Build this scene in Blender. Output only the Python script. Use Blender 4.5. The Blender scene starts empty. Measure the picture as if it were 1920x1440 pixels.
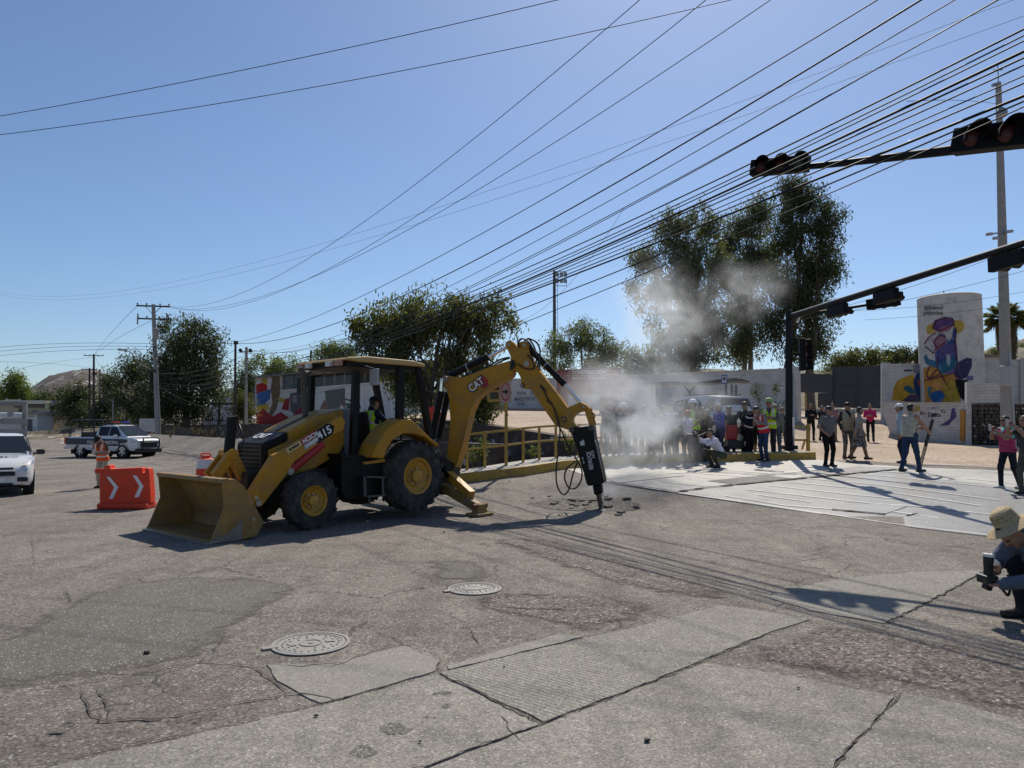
import bpy, math, random
import numpy as np
from mathutils import Vector, Matrix

SC = bpy.context.scene
COL = SC.collection
random.seed(7)
RNG = np.random.default_rng(7)

# ------------------------------------------------------------------ camera, sky, sun, exposure
FPX, CX, CY, CAMH = 1333.0, 960.0, 720.0, 1.70
PITCH = math.atan(80.0 / FPX)
cam_d = bpy.data.cameras.new('camera')
cam = bpy.data.objects.new('camera', cam_d)
COL.objects.link(cam)
cam.location = (0, 0, CAMH)
cam.rotation_euler = (math.pi / 2 + PITCH, 0, 0)
cam_d.sensor_width = 36.0
cam_d.lens = FPX / 1920.0 * 36.0
cam_d.clip_start = 0.05
cam_d.clip_end = 6000.0
SC.camera = cam

SUN_AZ, SUN_EL = math.radians(16.0), math.radians(49.5)     # azimuth clockwise from +Y
world = bpy.data.worlds.new('World')
SC.world = world
world.use_nodes = True
wn = world.node_tree
wn.nodes.clear()
w_out = wn.nodes.new('ShaderNodeOutputWorld')
w_bg = wn.nodes.new('ShaderNodeBackground')
w_sky = wn.nodes.new('ShaderNodeTexSky')
w_sky.sky_type = 'NISHITA'
w_sky.sun_disc = False
w_sky.sun_elevation = SUN_EL
w_sky.sun_rotation = SUN_AZ
w_sky.altitude = 200.0
w_sky.air_density = 1.0
w_sky.dust_density = 0.65
w_sky.ozone_density = 6.0
w_bg.inputs['Strength'].default_value = 0.105
wn.links.new(w_sky.outputs[0], w_bg.inputs[0])
wn.links.new(w_bg.outputs[0], w_out.inputs[0])

sun_d = bpy.data.lights.new('sun', 'SUN')
sun = bpy.data.objects.new('sun', sun_d)
COL.objects.link(sun)
sun_d.energy = 4.8
sun_d.angle = math.radians(0.53)
sun_d.color = (1.0, 0.925, 0.80)
sdir = Vector((math.sin(SUN_AZ) * math.cos(SUN_EL), math.cos(SUN_AZ) * math.cos(SUN_EL), math.sin(SUN_EL)))
sun.rotation_euler = sdir.to_track_quat('Z', 'Y').to_euler()
sun.location = sdir * 60

SC.view_settings.view_transform = 'Standard'
SC.view_settings.look = 'None'
SC.view_settings.exposure = 0.0
SC.view_settings.gamma = 1.0
SC.view_settings.use_curve_mapping = False
SC.cycles.max_bounces = 5
SC.cycles.diffuse_bounces = 3
SC.cycles.glossy_bounces = 3
SC.cycles.transmission_bounces = 4
SC.cycles.transparent_max_bounces = 12
SC.cycles.volume_bounces = 2
SC.cycles.volume_step_rate = 1.0
SC.cycles.volume_max_steps = 96
SC.cycles.use_denoising = True
SC.cycles.caustics_reflective = False
SC.cycles.caustics_refractive = False

# ------------------------------------------------------------------ photograph pixel -> place
cp, sp = math.cos(PITCH), math.sin(PITCH)


def ray(px, py):
    r, u = (px - CX) / FPX, (CY - py) / FPX
    return Vector((r, cp - u * sp, sp + u * cp))


def at(px, py, Y):
    d = ray(px, py)
    t = Y / d.y
    return Vector((d.x * t, Y, CAMH + d.z * t))


def pix(p):
    z = p[2] - CAMH
    d = p[1] * cp + z * sp
    u = -p[1] * sp + z * cp
    return CX + FPX * p[0] / d, CY - FPX * u / d


NRM = (0.815, 0.58)          # across the road, towards the canal
NB = (-0.52, 0.85)           # beyond the bridge kerb


def off_n(x, y):
    return NRM[0] * x + NRM[1] * y


def off_b(x, y):
    return NB[0] * x + NB[1] * y - 15.7


def sstep(a, b, t):
    t = min(1.0, max(0.0, (t - a) / (b - a)))
    return t * t * (3 - 2 * t)


YS_C = ([-100, 12.5, 21, 26, 31, 40, 50, 60, 90, 400], [0, 0, .68, 1.05, 1.6, 2.3, 2.9, 3.2, 3.4, 3.4])
YS_R = ([-100, 12.5, 21, 27, 31, 34, 42, 60, 400], [0, 0, .68, .95, 1.1, 1.72, 2.75, 3.2, 3.4])


def hgt(x, y):
    """height of the open ground (without the canal)"""
    o = off_n(x, y)
    c = float(np.interp(y, *YS_C))
    r = float(np.interp(y, *YS_R))
    k = sstep(6, 10, x)
    z = c * (1 - k) + r * k
    kl = sstep(-4, -12, x)
    z = z * (1 - kl) + min(z, 1.78) * kl
    w = sstep(6.0, 12.0, o)
    return z * w


def in_canal(x, y):
    o = off_n(x, y)
    return 9.6 < o < 17.4 and off_b(x, y) > 0.4


def gz(px, py, tmax=900.0, extra=0.0):
    """where the pixel's ray meets the ground"""
    d = ray(px, py)
    lo, t = 0.0, 1.0
    while t < tmax:
        if CAMH + d.z * t < hgt(d.x * t, d.y * t) + extra:
            break
        lo = t
        t *= 1.01
    hi = t
    for _ in range(30):
        m = (lo + hi) / 2
        if CAMH + d.z * m < hgt(d.x * m, d.y * m) + extra:
            hi = m
        else:
            lo = m
    return Vector((d.x * hi, d.y * hi, CAMH + d.z * hi))


# ------------------------------------------------------------------ materials
MATS = {}


def mat(name, col, rough=0.6, metal=0.0, var=0.12, vscale=6.0, bump=0.0, bscale=40.0, spec=0.5, dirt=None, coat=0.0):
    """plain procedural material: base colour broken up by two noises, fine bump"""
    if name in MATS:
        return MATS[name]
    m = bpy.data.materials.new(name)
    m.use_nodes = True
    nt = m.node_tree
    b = nt.nodes['Principled BSDF']
    b.inputs['Roughness'].default_value = rough
    b.inputs['Metallic'].default_value = metal
    b.inputs['Specular IOR Level'].default_value = spec
    b.inputs['Coat Weight'].default_value = coat
    tc = nt.nodes.new('ShaderNodeTexCoord')
    n1 = nt.nodes.new('ShaderNodeTexNoise')
    n1.inputs['Scale'].default_value = vscale
    n1.inputs['Detail'].default_value = 6
    n1.inputs['Roughness'].default_value = 0.65
    nt.links.new(tc.outputs['Object'], n1.inputs['Vector'])
    rp = nt.nodes.new('ShaderNodeValToRGB')
    c = np.array(col[:3])
    lo, hi = c * (1 - var), np.minimum(c * (1 + var), 1.0)
    rp.color_ramp.elements[0].position = 0.3
    rp.color_ramp.elements[1].position = 0.7
    rp.color_ramp.elements[0].color = (*lo, 1)
    rp.color_ramp.elements[1].color = (*hi, 1)
    nt.links.new(n1.outputs[0], rp.inputs[0])
    out = rp.outputs[0]
    if dirt is not None:
        n2 = nt.nodes.new('ShaderNodeTexNoise')
        n2.inputs['Scale'].default_value = dirt[2] if len(dirt) > 2 else 3.0
        n2.inputs['Detail'].default_value = 8
        n2.inputs['Roughness'].default_value = 0.75
        nt.links.new(tc.outputs['Object'], n2.inputs['Vector'])
        r2 = nt.nodes.new('ShaderNodeValToRGB')
        r2.color_ramp.elements[0].position = 0.62 - dirt[1] * 0.3
        r2.color_ramp.elements[1].position = 0.72
        nt.links.new(n2.outputs[0], r2.inputs[0])
        mx = nt.nodes.new('ShaderNodeMix')
        mx.data_type = 'RGBA'
        nt.links.new(r2.outputs[0], mx.inputs[0])
        nt.links.new(out, mx.inputs[6])
        mx.inputs[7].default_value = (*dirt[0], 1)
        out = mx.outputs[2]
    nt.links.new(out, b.inputs['Base Color'])
    if bump > 0:
        n3 = nt.nodes.new('ShaderNodeTexNoise')
        n3.inputs['Scale'].default_value = bscale
        n3.inputs['Detail'].default_value = 5
        nt.links.new(tc.outputs['Object'], n3.inputs['Vector'])
        bp = nt.nodes.new('ShaderNodeBump')
        bp.inputs['Strength'].default_value = bump
        bp.inputs['Distance'].default_value = 0.02
        nt.links.new(n3.outputs[0], bp.inputs['Height'])
        nt.links.new(bp.outputs[0], b.inputs['Normal'])
    MATS[name] = m
    return m


def glass(name, col=(0.02, 0.03, 0.035), rough=0.06, alpha=1.0):
    if name in MATS:
        return MATS[name]
    m = bpy.data.materials.new(name)
    m.use_nodes = True
    nt = m.node_tree
    b = nt.nodes['Principled BSDF']
    b.inputs['Base Color'].default_value = (*col, 1)
    b.inputs['Roughness'].default_value = rough
    b.inputs['Specular IOR Level'].default_value = 0.2
    if alpha < 1:
        tr = nt.nodes.new('ShaderNodeBsdfTransparent')
        tr.inputs[0].default_value = (0.92, 0.95, 0.94, 1)
        gl = nt.nodes.new('ShaderNodeBsdfGlossy')
        gl.inputs['Roughness'].default_value = rough
        mx = nt.nodes.new('ShaderNodeMixShader')
        mx.inputs[0].default_value = 0.05
        nt.links.new(tr.outputs[0], mx.inputs[1])
        nt.links.new(gl.outputs[0], mx.inputs[2])
        nt.links.new(mx.outputs[0], nt.nodes['Material Output'].inputs[0])
    MATS[name] = m
    return m


# ------------------------------------------------------------------ mesh building
class MB:
    def __init__(s):
        s.v, s.f, s.m = [], [], []
        s.k = 0

    def mat(s, k):
        s.k = k
        return s

    def add(s, vs, fs, k=None):
        o = len(s.v)
        s.v.extend([tuple(p) for p in vs])
        for f in fs:
            s.f.append([i + o for i in f])
            s.m.append(s.k if k is None else k)
        return s

    def box(s, c, d, R=None, k=None, taper=1.0):
        hx, hy, hz = d[0] / 2, d[1] / 2, d[2] / 2
        vs = []
        for z in (-1, 1):
            q = taper if z > 0 else 1.0
            for x, y in ((-1, -1), (1, -1), (1, 1), (-1, 1)):
                p = Vector((x * hx * q, y * hy * q, z * hz))
                if R is not None:
                    p = R @ p
                vs.append(p + Vector(c))
        return s.add(vs, [(3, 2, 1, 0), (4, 5, 6, 7), (0, 1, 5, 4), (1, 2, 6, 5), (2, 3, 7, 6), (3, 0, 4, 7)], k)

    def bar(s, a, b, w, h=None, up=(0, 0, 1), k=None):
        """rectangular bar from a to b, w across, h along up"""
        h = w if h is None else h
        a, b = Vector(a), Vector(b)
        d = (b - a)
        L = d.length
        d.normalize()
        u = Vector(up)
        if abs(d.dot(u)) > 0.98:
            u = Vector((1, 0, 0))
        sx = d.cross(u).normalized()
        uu = sx.cross(d).normalized()
        vs = []
        for p in (a, b):
            for x, y in ((-1, -1), (1, -1), (1, 1), (-1, 1)):
                vs.append(p + sx * (x * w / 2) + uu * (y * h / 2))
        return s.add(vs, [(0, 1, 2, 3), (7, 6, 5, 4), (0, 4, 5, 1), (1, 5, 6, 2), (2, 6, 7, 3), (3, 7, 4, 0)], k)

    def cyl(s, a, b, r0, r1=None, n=12, k=None, caps=True):
        r1 = r0 if r1 is None else r1
        return s.tube([a, b], [r0, r1], n, k, caps)

    def tube(s, pts, rad, n=8, k=None, caps=True):
        pts = [Vector(p) for p in pts]
        if not hasattr(rad, '__len__'):
            rad = [rad] * len(pts)
        vs, fs = [], []
        pu = None
        for i, p in enumerate(pts):
            d = pts[min(i + 1, len(pts) - 1)] - pts[max(i - 1, 0)]
            if d.length < 1e-9:
                d = Vector((0, 0, 1))
            d.normalize()
            if pu is None:
                u = Vector((0, 0, 1)) if abs(d.z) < 0.9 else Vector((1, 0, 0))
            else:
                u = pu
            sx = d.cross(u).normalized()
            u = sx.cross(d).normalized()
            pu = u
            for j in range(n):
                an = 2 * math.pi * j / n
                vs.append(p + (sx * math.cos(an) + u * math.sin(an)) * rad[i])
        for i in range(len(pts) - 1):
            for j in range(n):
                q = (j + 1) % n
                fs.append((i * n + j, i * n + q, (i + 1) * n + q, (i + 1) * n + j))
        if caps:
            fs.append(tuple(range(n - 1, -1, -1)))
            fs.append(tuple(range((len(pts) - 1) * n, len(pts) * n)))
        return s.add(vs, fs, k)

    def lathe(s, prof, o, ax=(0, 0, 1), n=24, k=None, ks=None):
        """prof: (radius, height along ax) pairs"""
        ax = Vector(ax).normalized()
        u = Vector((0, 0, 1)) if abs(ax.z) < 0.9 else Vector((1, 0, 0))
        sx = ax.cross(u).normalized()
        sy = ax.cross(sx).normalized()
        o = Vector(o)
        vs = []
        for r, h in prof:
            for j in range(n):
                an = 2 * math.pi * j / n
                vs.append(o + ax * h + (sx * math.cos(an) + sy * math.sin(an)) * r)
        for i in range(len(prof) - 1):
            fs = []
            for j in range(n):
                q = (j + 1) % n
                fs.append((i * n + j, (i + 1) * n + j, (i + 1) * n + q, i * n + q))
            if i == 0:
                s.add(vs, [], None)
                base = len(s.v) - len(vs)
            for f in fs:
                s.f.append([a + base for a in f])
                s.m.append(ks[i] if ks else (s.k if k is None else k))
        return s

    def prism(s, poly, fr, l0, l1, k=None, kside=None):
        """extrude a plane polygon (a, z) from lateral l0 to l1 in frame fr(a, lateral, z)"""
        n = len(poly)
        vs = [fr(a, l0, z) for a, z in poly] + [fr(a, l1, z) for a, z in poly]
        s.add(vs, [tuple(range(n - 1, -1, -1)), tuple(range(n, 2 * n))], k)
        o = len(s.v) - 2 * n
        for i in range(n):
            q = (i + 1) % n
            s.f.append([o + i, o + q, o + n + q, o + n + i])
            s.m.append((s.k if k is None else k) if kside is None else kside)
        return s

    def quad(s, a, b, c, d, k=None):
        return s.add([a, b, c, d], [(0, 1, 2, 3)], k)

    def build(s, name, mats, parent=None, smooth=False, bevel=0.0, origin=None, local=False, auto=None):
        me = bpy.data.meshes.new(name)
        V = np.array(s.v, dtype=float)
        pl = Vector((0, 0, 0))
        if local:
            org = Vector((0, 0, 0))
        else:
            if origin is None:
                org = Vector(((V[:, 0].min() + V[:, 0].max()) / 2, (V[:, 1].min() + V[:, 1].max()) / 2, V[:, 2].min()))
            else:
                org = Vector(origin)
            V = V - np.array(org)
            if parent is not None:
                pl = parent.get('_o', None)
                pl = Vector(pl) if pl is not None else Vector(parent.location)
        me.from_pydata(V.tolist(), [], s.f)
        if not isinstance(mats, (list, tuple)):
            mats = [mats]
        for m in mats:
            me.materials.append(m)
        if len(mats) > 1:
            me.polygons.foreach_set('material_index', s.m)
        if smooth:
            me.polygons.foreach_set('use_smooth', [True] * len(me.polygons))
            if auto:
                me.set_sharp_from_angle(angle=math.radians(auto))
        me.validate()
        me.update()
        ob = bpy.data.objects.new(name, me)
        COL.objects.link(ob)
        if not local:
            ob['_o'] = tuple(org)
        if parent is not None:
            ob.parent = parent
        ob.location = org - pl
        if bevel > 0:
            bm = ob.modifiers.new('bevel', 'BEVEL')
            bm.width = bevel
            bm.segments = 2
            bm.limit_method = 'ANGLE'
            bm.angle_limit = math.radians(35)
        return ob


def tag(o, label=None, cat=None, group=None, kind=None):
    if label:
        o['label'] = label
    if cat:
        o['category'] = cat
    if group:
        o['group'] = group
    if kind:
        o['kind'] = kind
    return o


def thing(name, label, cat, loc=(0, 0, 0), group=None, rz=0.0):
    o = bpy.data.objects.new(name, None)
    o.empty_display_size = 0.2
    COL.objects.link(o)
    o.location = loc
    o.rotation_euler = (0, 0, rz)
    o['_o'] = tuple(loc)
    return tag(o, label, cat, group)


def clean_props():
    for o in bpy.data.objects:
        if '_o' in o:
            del o['_o']


def text_mesh(txt, size, bold=0.0, width=None, spacing=1.0):
    """flat text as (verts Nx2, faces); centred on the origin"""
    cu = bpy.data.curves.new('t', 'FONT')
    cu.body = txt
    cu.size = size
    cu.align_x = 'CENTER'
    cu.align_y = 'CENTER'
    cu.offset = bold
    cu.space_character = spacing
    cu.resolution_u = 3
    ob = bpy.data.objects.new('t', cu)
    COL.objects.link(ob)
    dg = bpy.context.evaluated_depsgraph_get()
    me = bpy.data.meshes.new_from_object(ob.evaluated_get(dg))
    V = np.array([v.co[:2] for v in me.vertices])
    F = [list(p.vertices) for p in me.polygons]
    bpy.data.objects.remove(ob)
    bpy.data.curves.remove(cu)
    bpy.data.meshes.remove(me)
    if len(V):
        V -= (V.max(0) + V.min(0)) / 2
        if width:
            V[:, 0] *= width / (V[:, 0].max() - V[:, 0].min())
    return V, F


def put_text(txt, mb, o, ux, uy, size, k=0, bold=0.0, width=None, lift=0.003):
    V, F = text_mesh(txt, size, bold, width)
    o, ux, uy = Vector(o), Vector(ux).normalized(), Vector(uy).normalized()
    n = ux.cross(uy)
    mb.add([o + ux * a + uy * b + n * lift for a, b in V], F, k)


def Rz(a):
    return Matrix.Rotation(a, 3, 'Z')


def frame_fn(o, e1, e2):
    o, e1, e2 = Vector(o), Vector(e1), Vector(e2)
    return lambda a, l, z: o + e1 * a + e2 * l + Vector((0, 0, z))


def resample(poly, step, jit=0.0, closed=True):
    out = []
    n = len(poly)
    for i in range(n if closed else n - 1):
        a, b = Vector(poly[i]), Vector(poly[(i + 1) % n])
        m = max(1, int((b - a).length / step))
        for j in range(m):
            p = a.lerp(b, j / m)
            if jit and not (j == 0):
                p = p + Vector((random.uniform(-jit, jit), random.uniform(-jit, jit), 0))
            out.append(p)
    if not closed:
        out.append(Vector(poly[-1]))
    return out
# ------------------------------------------------------------------ ground materials
def nd(nt, t, **kw):
    n = nt.nodes.new(t)
    for k, v in kw.items():
        if k in n.inputs:
            n.inputs[k].default_value = v
        else:
            setattr(n, k, v)
    return n


def mixc(nt, fac, a, b, mode='MIX'):
    m = nt.nodes.new('ShaderNodeMix')
    m.data_type = 'RGBA'
    m.blend_type = mode
    for sock, val in ((0, fac), (6, a), (7, b)):
        if hasattr(val, 'is_output') or isinstance(val, bpy.types.NodeSocket):
            nt.links.new(val, m.inputs[sock])
        elif sock == 0:
            m.inputs[0].default_value = val
        else:
            m.inputs[sock].default_value = (*val, 1)
    return m.outputs[2]


def ramp(nt, src, p0, p1, c0=(0, 0, 0), c1=(1, 1, 1)):
    r = nt.nodes.new('ShaderNodeValToRGB')
    r.color_ramp.elements[0].position = p0
    r.color_ramp.elements[1].position = p1
    r.color_ramp.elements[0].color = (*c0, 1)
    r.color_ramp.elements[1].color = (*c1, 1)
    nt.links.new(src, r.inputs[0])
    return r.outputs[0]


def stone_mat(name, c0, c1, agg=70.0, aggk=0.55, red=None, cracks=0.0, bump=0.5, groove=None, stain=0.3, rough=0.85, spec=0.25,
              fade=False, streak=0.0):
    """weathered mineral surface: big tone drift, aggregate speckle, stains, optional cracks / grooves"""
    m = bpy.data.materials.new(name)
    m.use_nodes = True
    nt = m.node_tree
    b = nt.nodes['Principled BSDF']
    b.inputs['Roughness'].default_value = rough
    b.inputs['Specular IOR Level'].default_value = spec
    tc = nd(nt, 'ShaderNodeTexCoord').outputs['Object']

    def noise(sc, det=6, ro=0.6, vec=tc):
        n = nd(nt, 'ShaderNodeTexNoise', Scale=sc, Detail=det, Roughness=ro)
        nt.links.new(vec, n.inputs['Vector'])
        return n.outputs[0]
    col = mixc(nt, ramp(nt, noise(0.35, 5), 0.35, 0.65), c0, c1)
    if red is not None:
        col = mixc(nt, ramp(nt, noise(0.8, 7, 0.7), 0.5, 0.72), col, red)
    # aggregate
    vo = nd(nt, 'ShaderNodeTexVoronoi', Scale=agg)
    nt.links.new(tc, vo.inputs['Vector'])
    sep = nd(nt, 'ShaderNodeSeparateColor')
    nt.links.new(vo.outputs['Color'], sep.inputs[0])
    g = ramp(nt, sep.outputs[0], 0.0, 1.0, (1 - aggk,) * 3, (1 + aggk * 0.55,) * 3)
    col = mixc(nt, 1.0, col, g, 'MULTIPLY')
    g2 = ramp(nt, noise(agg * 2.3, 3, 0.8), 0.3, 0.75, (0.7,) * 3, (1.25,) * 3)
    col = mixc(nt, 1.0, col, g2, 'MULTIPLY')
    # few pale chips
    ch = ramp(nt, sep.outputs[1], 0.955, 0.97)
    col = mixc(nt, ch, col, (0.42, 0.40, 0.38))
    # stains
    st = ramp(nt, noise(1.7, 9, 0.72), 0.48, 0.75, (1.03, 1.03, 1.03), (1 - stain,) * 3)
    col = mixc(nt, 1.0, col, st, 'MULTIPLY')
    st2 = ramp(nt, noise(9.0, 5, 0.7), 0.3, 0.72, (1 - stain * .5,) * 3, (1 + stain * .3,) * 3)
    col = mixc(nt, 1.0, col, st2, 'MULTIPLY')
    if streak:
        mps = nd(nt, 'ShaderNodeMapping')
        mps.inputs['Rotation'].default_value = (0, 0, streak)
        mps.inputs['Scale'].default_value = (1.3, 0.09, 1.0)
        nt.links.new(tc, mps.inputs[0])
        sk = ramp(nt, noise(1.0, 7, 0.65, mps.outputs[0]), 0.42, 0.68, (1.06, 1.06, 1.06), (0.76, 0.755, 0.75))
        col = mixc(nt, 1.0, col, sk, 'MULTIPLY')
    hsrc = sep.outputs[2]
    bh = nd(nt, 'ShaderNodeMath', operation='MULTIPLY')
    bh.inputs[1].default_value = 0.5
    nt.links.new(hsrc, bh.inputs[0])
    ad = nd(nt, 'ShaderNodeMath', operation='ADD')
    nt.links.new(bh.outputs[0], ad.inputs[0])
    nt.links.new(noise(agg * 0.6, 6, 0.8), ad.inputs[1])
    height = ad.outputs[0]
    if groove is not None:
        wv = nd(nt, 'ShaderNodeTexWave', Scale=groove[0], Distortion=2.2, Detail=4.0)
        wv.bands_direction = 'X'
        mp = nd(nt, 'ShaderNodeMapping')
        mp.inputs['Rotation'].default_value = (0, 0, groove[1])
        nt.links.new(tc, mp.inputs[0])
        nt.links.new(mp.outputs[0], wv.inputs['Vector'])
        wr = ramp(nt, wv.outputs['Fac'], 0.02, 0.45, (0.8,) * 3, (1.0,) * 3)
        col = mixc(nt, 1.0, col, wr, 'MULTIPLY')
        a2 = nd(nt, 'ShaderNodeMath', operation='MULTIPLY_ADD')
        a2.inputs[1].default_value = 0.9
        nt.links.new(wv.outputs['Fac'], a2.inputs[0])
        nt.links.new(height, a2.inputs[2])
        height = a2.outputs[0]
    if cracks > 0:
        dn = nd(nt, 'ShaderNodeTexNoise', Scale=2.5, Detail=6.0)
        nt.links.new(tc, dn.inputs['Vector'])
        mv = nd(nt, 'ShaderNodeMix')
        mv.data_type = 'RGBA'
        mv.blend_type = 'ADD'
        mv.inputs[0].default_value = 0.35
        nt.links.new(tc, mv.inputs[6])
        nt.links.new(dn.outputs['Color'], mv.inputs[7])
        vc = nd(nt, 'ShaderNodeTexVoronoi', Scale=1.15)
        vc.feature = 'DISTANCE_TO_EDGE'
        nt.links.new(mv.outputs[2], vc.inputs['Vector'])
        k1 = ramp(nt, vc.outputs['Distance'], 0.005, 0.02, (1, 1, 1), (0, 0, 0))
        k2 = ramp(nt, noise(0.45, 4), 0.50, 0.57)
        mk = nd(nt, 'ShaderNodeMath', operation='MULTIPLY')
        nt.links.new(k1, mk.inputs[0])
        nt.links.new(k2, mk.inputs[1])
        mk2 = nd(nt, 'ShaderNodeMath', operation='MULTIPLY')
        mk2.inputs[1].default_value = cracks
        nt.links.new(mk.outputs[0], mk2.inputs[0])
        col = mixc(nt, mk2.outputs[0], col, (0.03, 0.027, 0.025))
    nt.links.new(col, b.inputs['Base Color'])
    bp = nd(nt, 'ShaderNodeBump', Strength=bump, Distance=0.012)
    nt.links.new(height, bp.inputs['Height'])
    nt.links.new(bp.outputs[0], b.inputs['Normal'])
    if fade:
        fa = nd(nt, 'ShaderNodeAttribute', attribute_name='fade')
        sm_ = nd(nt, 'ShaderNodeMath', operation='MULTIPLY_ADD')
        nt.links.new(noise(3.0, 8, 0.75), sm_.inputs[0])
        sm_.inputs[1].default_value = 1.6
        ad2 = nd(nt, 'ShaderNodeMath', operation='ADD')
        ad2.inputs[1].default_value = -0.8
        nt.links.new(fa.outputs['Fac'], ad2.inputs[0])
        nt.links.new(ad2.outputs[0], sm_.inputs[2])
        k = ramp(nt, sm_.outputs[0], 0.25, 0.55)
        tr = nd(nt, 'ShaderNodeBsdfTransparent')
        mx = nd(nt, 'ShaderNodeMixShader')
        nt.links.new(k, mx.inputs[0])
        nt.links.new(tr.outputs[0], mx.inputs[1])
        nt.links.new(b.outputs[0], mx.inputs[2])
        nt.links.new(mx.outputs[0], nt.nodes['Material Output'].inputs[0])
    MATS[name] = m
    return m


M_ASPH = stone_mat('asphalt_worn', (0.215, 0.190, 0.163), (0.285, 0.255, 0.218), agg=70, aggk=0.55, red=(0.21, 0.17, 0.15), cracks=0.7, bump=0.85, stain=0.42, streak=-0.6)
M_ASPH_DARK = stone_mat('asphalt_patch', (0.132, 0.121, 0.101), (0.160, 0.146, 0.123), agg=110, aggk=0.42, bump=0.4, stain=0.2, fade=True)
M_ASPH_ROUGH = stone_mat('asphalt_stripped', (0.178, 0.148, 0.130), (0.235, 0.200, 0.172), agg=52, aggk=0.8, red=(0.17, 0.132, 0.118), bump=1.0, cracks=0.5, fade=True)
M_CONC = stone_mat('concrete_street', (0.255, 0.238, 0.205), (0.305, 0.285, 0.248), agg=95, aggk=0.42, bump=0.4, stain=0.34, streak=-0.6)
M_CONC_G = stone_mat('concrete_grooved', (0.26, 0.243, 0.21), (0.305, 0.285, 0.248), agg=95, aggk=0.42, bump=0.4, groove=(7.5, 2.24), stain=0.25)
M_CONC_S = stone_mat('concrete_smooth', (0.25, 0.234, 0.203), (0.285, 0.267, 0.232), agg=130, aggk=0.3, bump=0.2, stain=0.15)
M_SLAB = stone_mat('street_slab_pale', (0.42, 0.405, 0.37), (0.50, 0.48, 0.44), agg=90, aggk=0.25, bump=0.2, stain=0.3, rough=0.6)
M_SLAB_B = stone_mat('street_slab_grey', (0.20, 0.198, 0.19), (0.265, 0.26, 0.25), agg=60, aggk=0.22, bump=0.15, stain=0.4, rough=0.42, spec=0.5)
M_SLAB_D = stone_mat('street_slab_dark', (0.115, 0.115, 0.112), (0.14, 0.14, 0.137), agg=90, aggk=0.3, bump=0.2, stain=0.2, rough=0.7)
M_WLINE = stone_mat('street_joint_white', (0.62, 0.62, 0.6), (0.74, 0.74, 0.72), agg=60, aggk=0.25, bump=0.2, stain=0.35, rough=0.6)
M_DIRT = stone_mat('dry_dirt', (0.38, 0.285, 0.205), (0.50, 0.385, 0.285), agg=14, aggk=0.28, bump=0.6, stain=0.3)
M_FAR = stone_mat('far_land', (0.12, 0.105, 0.075), (0.20, 0.165, 0.12), agg=1.5, aggk=0.5, bump=0.1)
M_CANAL = stone_mat('canal_bed', (0.13, 0.10, 0.078), (0.20, 0.16, 0.12), agg=6, aggk=0.4, bump=0.5)
M_RUBBLE = stone_mat('rubble_wall_stone', (0.105, 0.075, 0.06), (0.16, 0.118, 0.092), agg=4.2, aggk=0.4, bump=0.9, stain=0.4)
M_CRACK = mat('crack_dark', (0.05, 0.043, 0.037), 0.95, var=0.3, vscale=30)
M_KERBTOP = stone_mat('kerb_concrete', (0.40, 0.385, 0.35), (0.5, 0.48, 0.44), agg=50, aggk=0.25, bump=0.3, stain=0.4)
M_YEL = mat('yellow_road_paint', (0.44, 0.275, 0.04), 0.6, var=0.2, vscale=9, dirt=((0.17, 0.13, 0.075), 0.6, 4.0), bump=0.15)
M_CONC_POLE = mat('pole_concrete', (0.30, 0.285, 0.26), 0.85, var=0.15, vscale=5, bump=0.2)


def drape(name, poly, m, lift, step=0.6, jit=0.0, jstep=0.15, skirt=0.03, parent=None, hf=None, fade=0.0):
    """polygon in plan laid on the ground, cut on a grid so it follows the slope"""
    import bmesh
    hf = hf or hgt
    pts = resample([(p[0], p[1], 0) for p in poly], jstep if jit else 1e9, jit)
    bm = bmesh.new()
    bm.faces.new([bm.verts.new((p[0], p[1], 0)) for p in pts])
    xs = [p[0] for p in pts]
    ys = [p[1] for p in pts]
    for ax, lo, hi in ((0, min(xs), max(xs)), (1, min(ys), max(ys))):
        c = math.ceil(lo / step) * step
        cuts = 0
        while c < hi and cuts < 400:
            co = (c, 0, 0) if ax == 0 else (0, c, 0)
            no = (1, 0, 0) if ax == 0 else (0, 1, 0)
            bmesh.ops.bisect_plane(bm, geom=bm.verts[:] + bm.edges[:] + bm.faces[:], plane_co=co, plane_no=no)
            c += step
            cuts += 1
    bmesh.ops.triangulate(bm, faces=bm.faces[:])
    for v in bm.verts:
        v.co.z = hf(v.co.x, v.co.y) + lift
    if skirt:
        be = [e for e in bm.edges if e.is_boundary]
        r = bmesh.ops.extrude_edge_only(bm, edges=be)
        for v in r['geom']:
            if isinstance(v, bmesh.types.BMVert):
                v.co.z -= skirt
    bmesh.ops.recalc_face_normals(bm, faces=bm.faces[:])
    me = bpy.data.meshes.new(name)
    bm.to_mesh(me)
    bm.free()
    if fade:
        A = np.array([(p[0], p[1]) for p in pts])
        B = np.roll(A, -1, 0)
        Q = np.array([v.co[:2] for v in me.vertices])
        ab = B - A
        t = np.clip(((Q[:, None] - A) * ab).sum(2) / np.maximum((ab * ab).sum(1), 1e-9), 0, 1)
        dd = np.linalg.norm(Q[:, None] - A - t[..., None] * ab, axis=2).min(1)
        at_ = me.attributes.new('fade', 'FLOAT', 'POINT')
        at_.data.foreach_set('value', np.clip(dd / fade, 0, 1).astype(np.float32))
    up = sum(p.normal.z * p.area for p in me.polygons)
    if up < 0:
        me.flip_normals()
    me.materials.append(m)
    ob = bpy.data.objects.new(name, me)
    COL.objects.link(ob)
    ob['_o'] = (0, 0, 0)
    if parent is not None:
        ob.parent = parent
    return ob


def gp(pts):
    return [gz(a, b)[:2] for a, b in pts]


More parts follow.
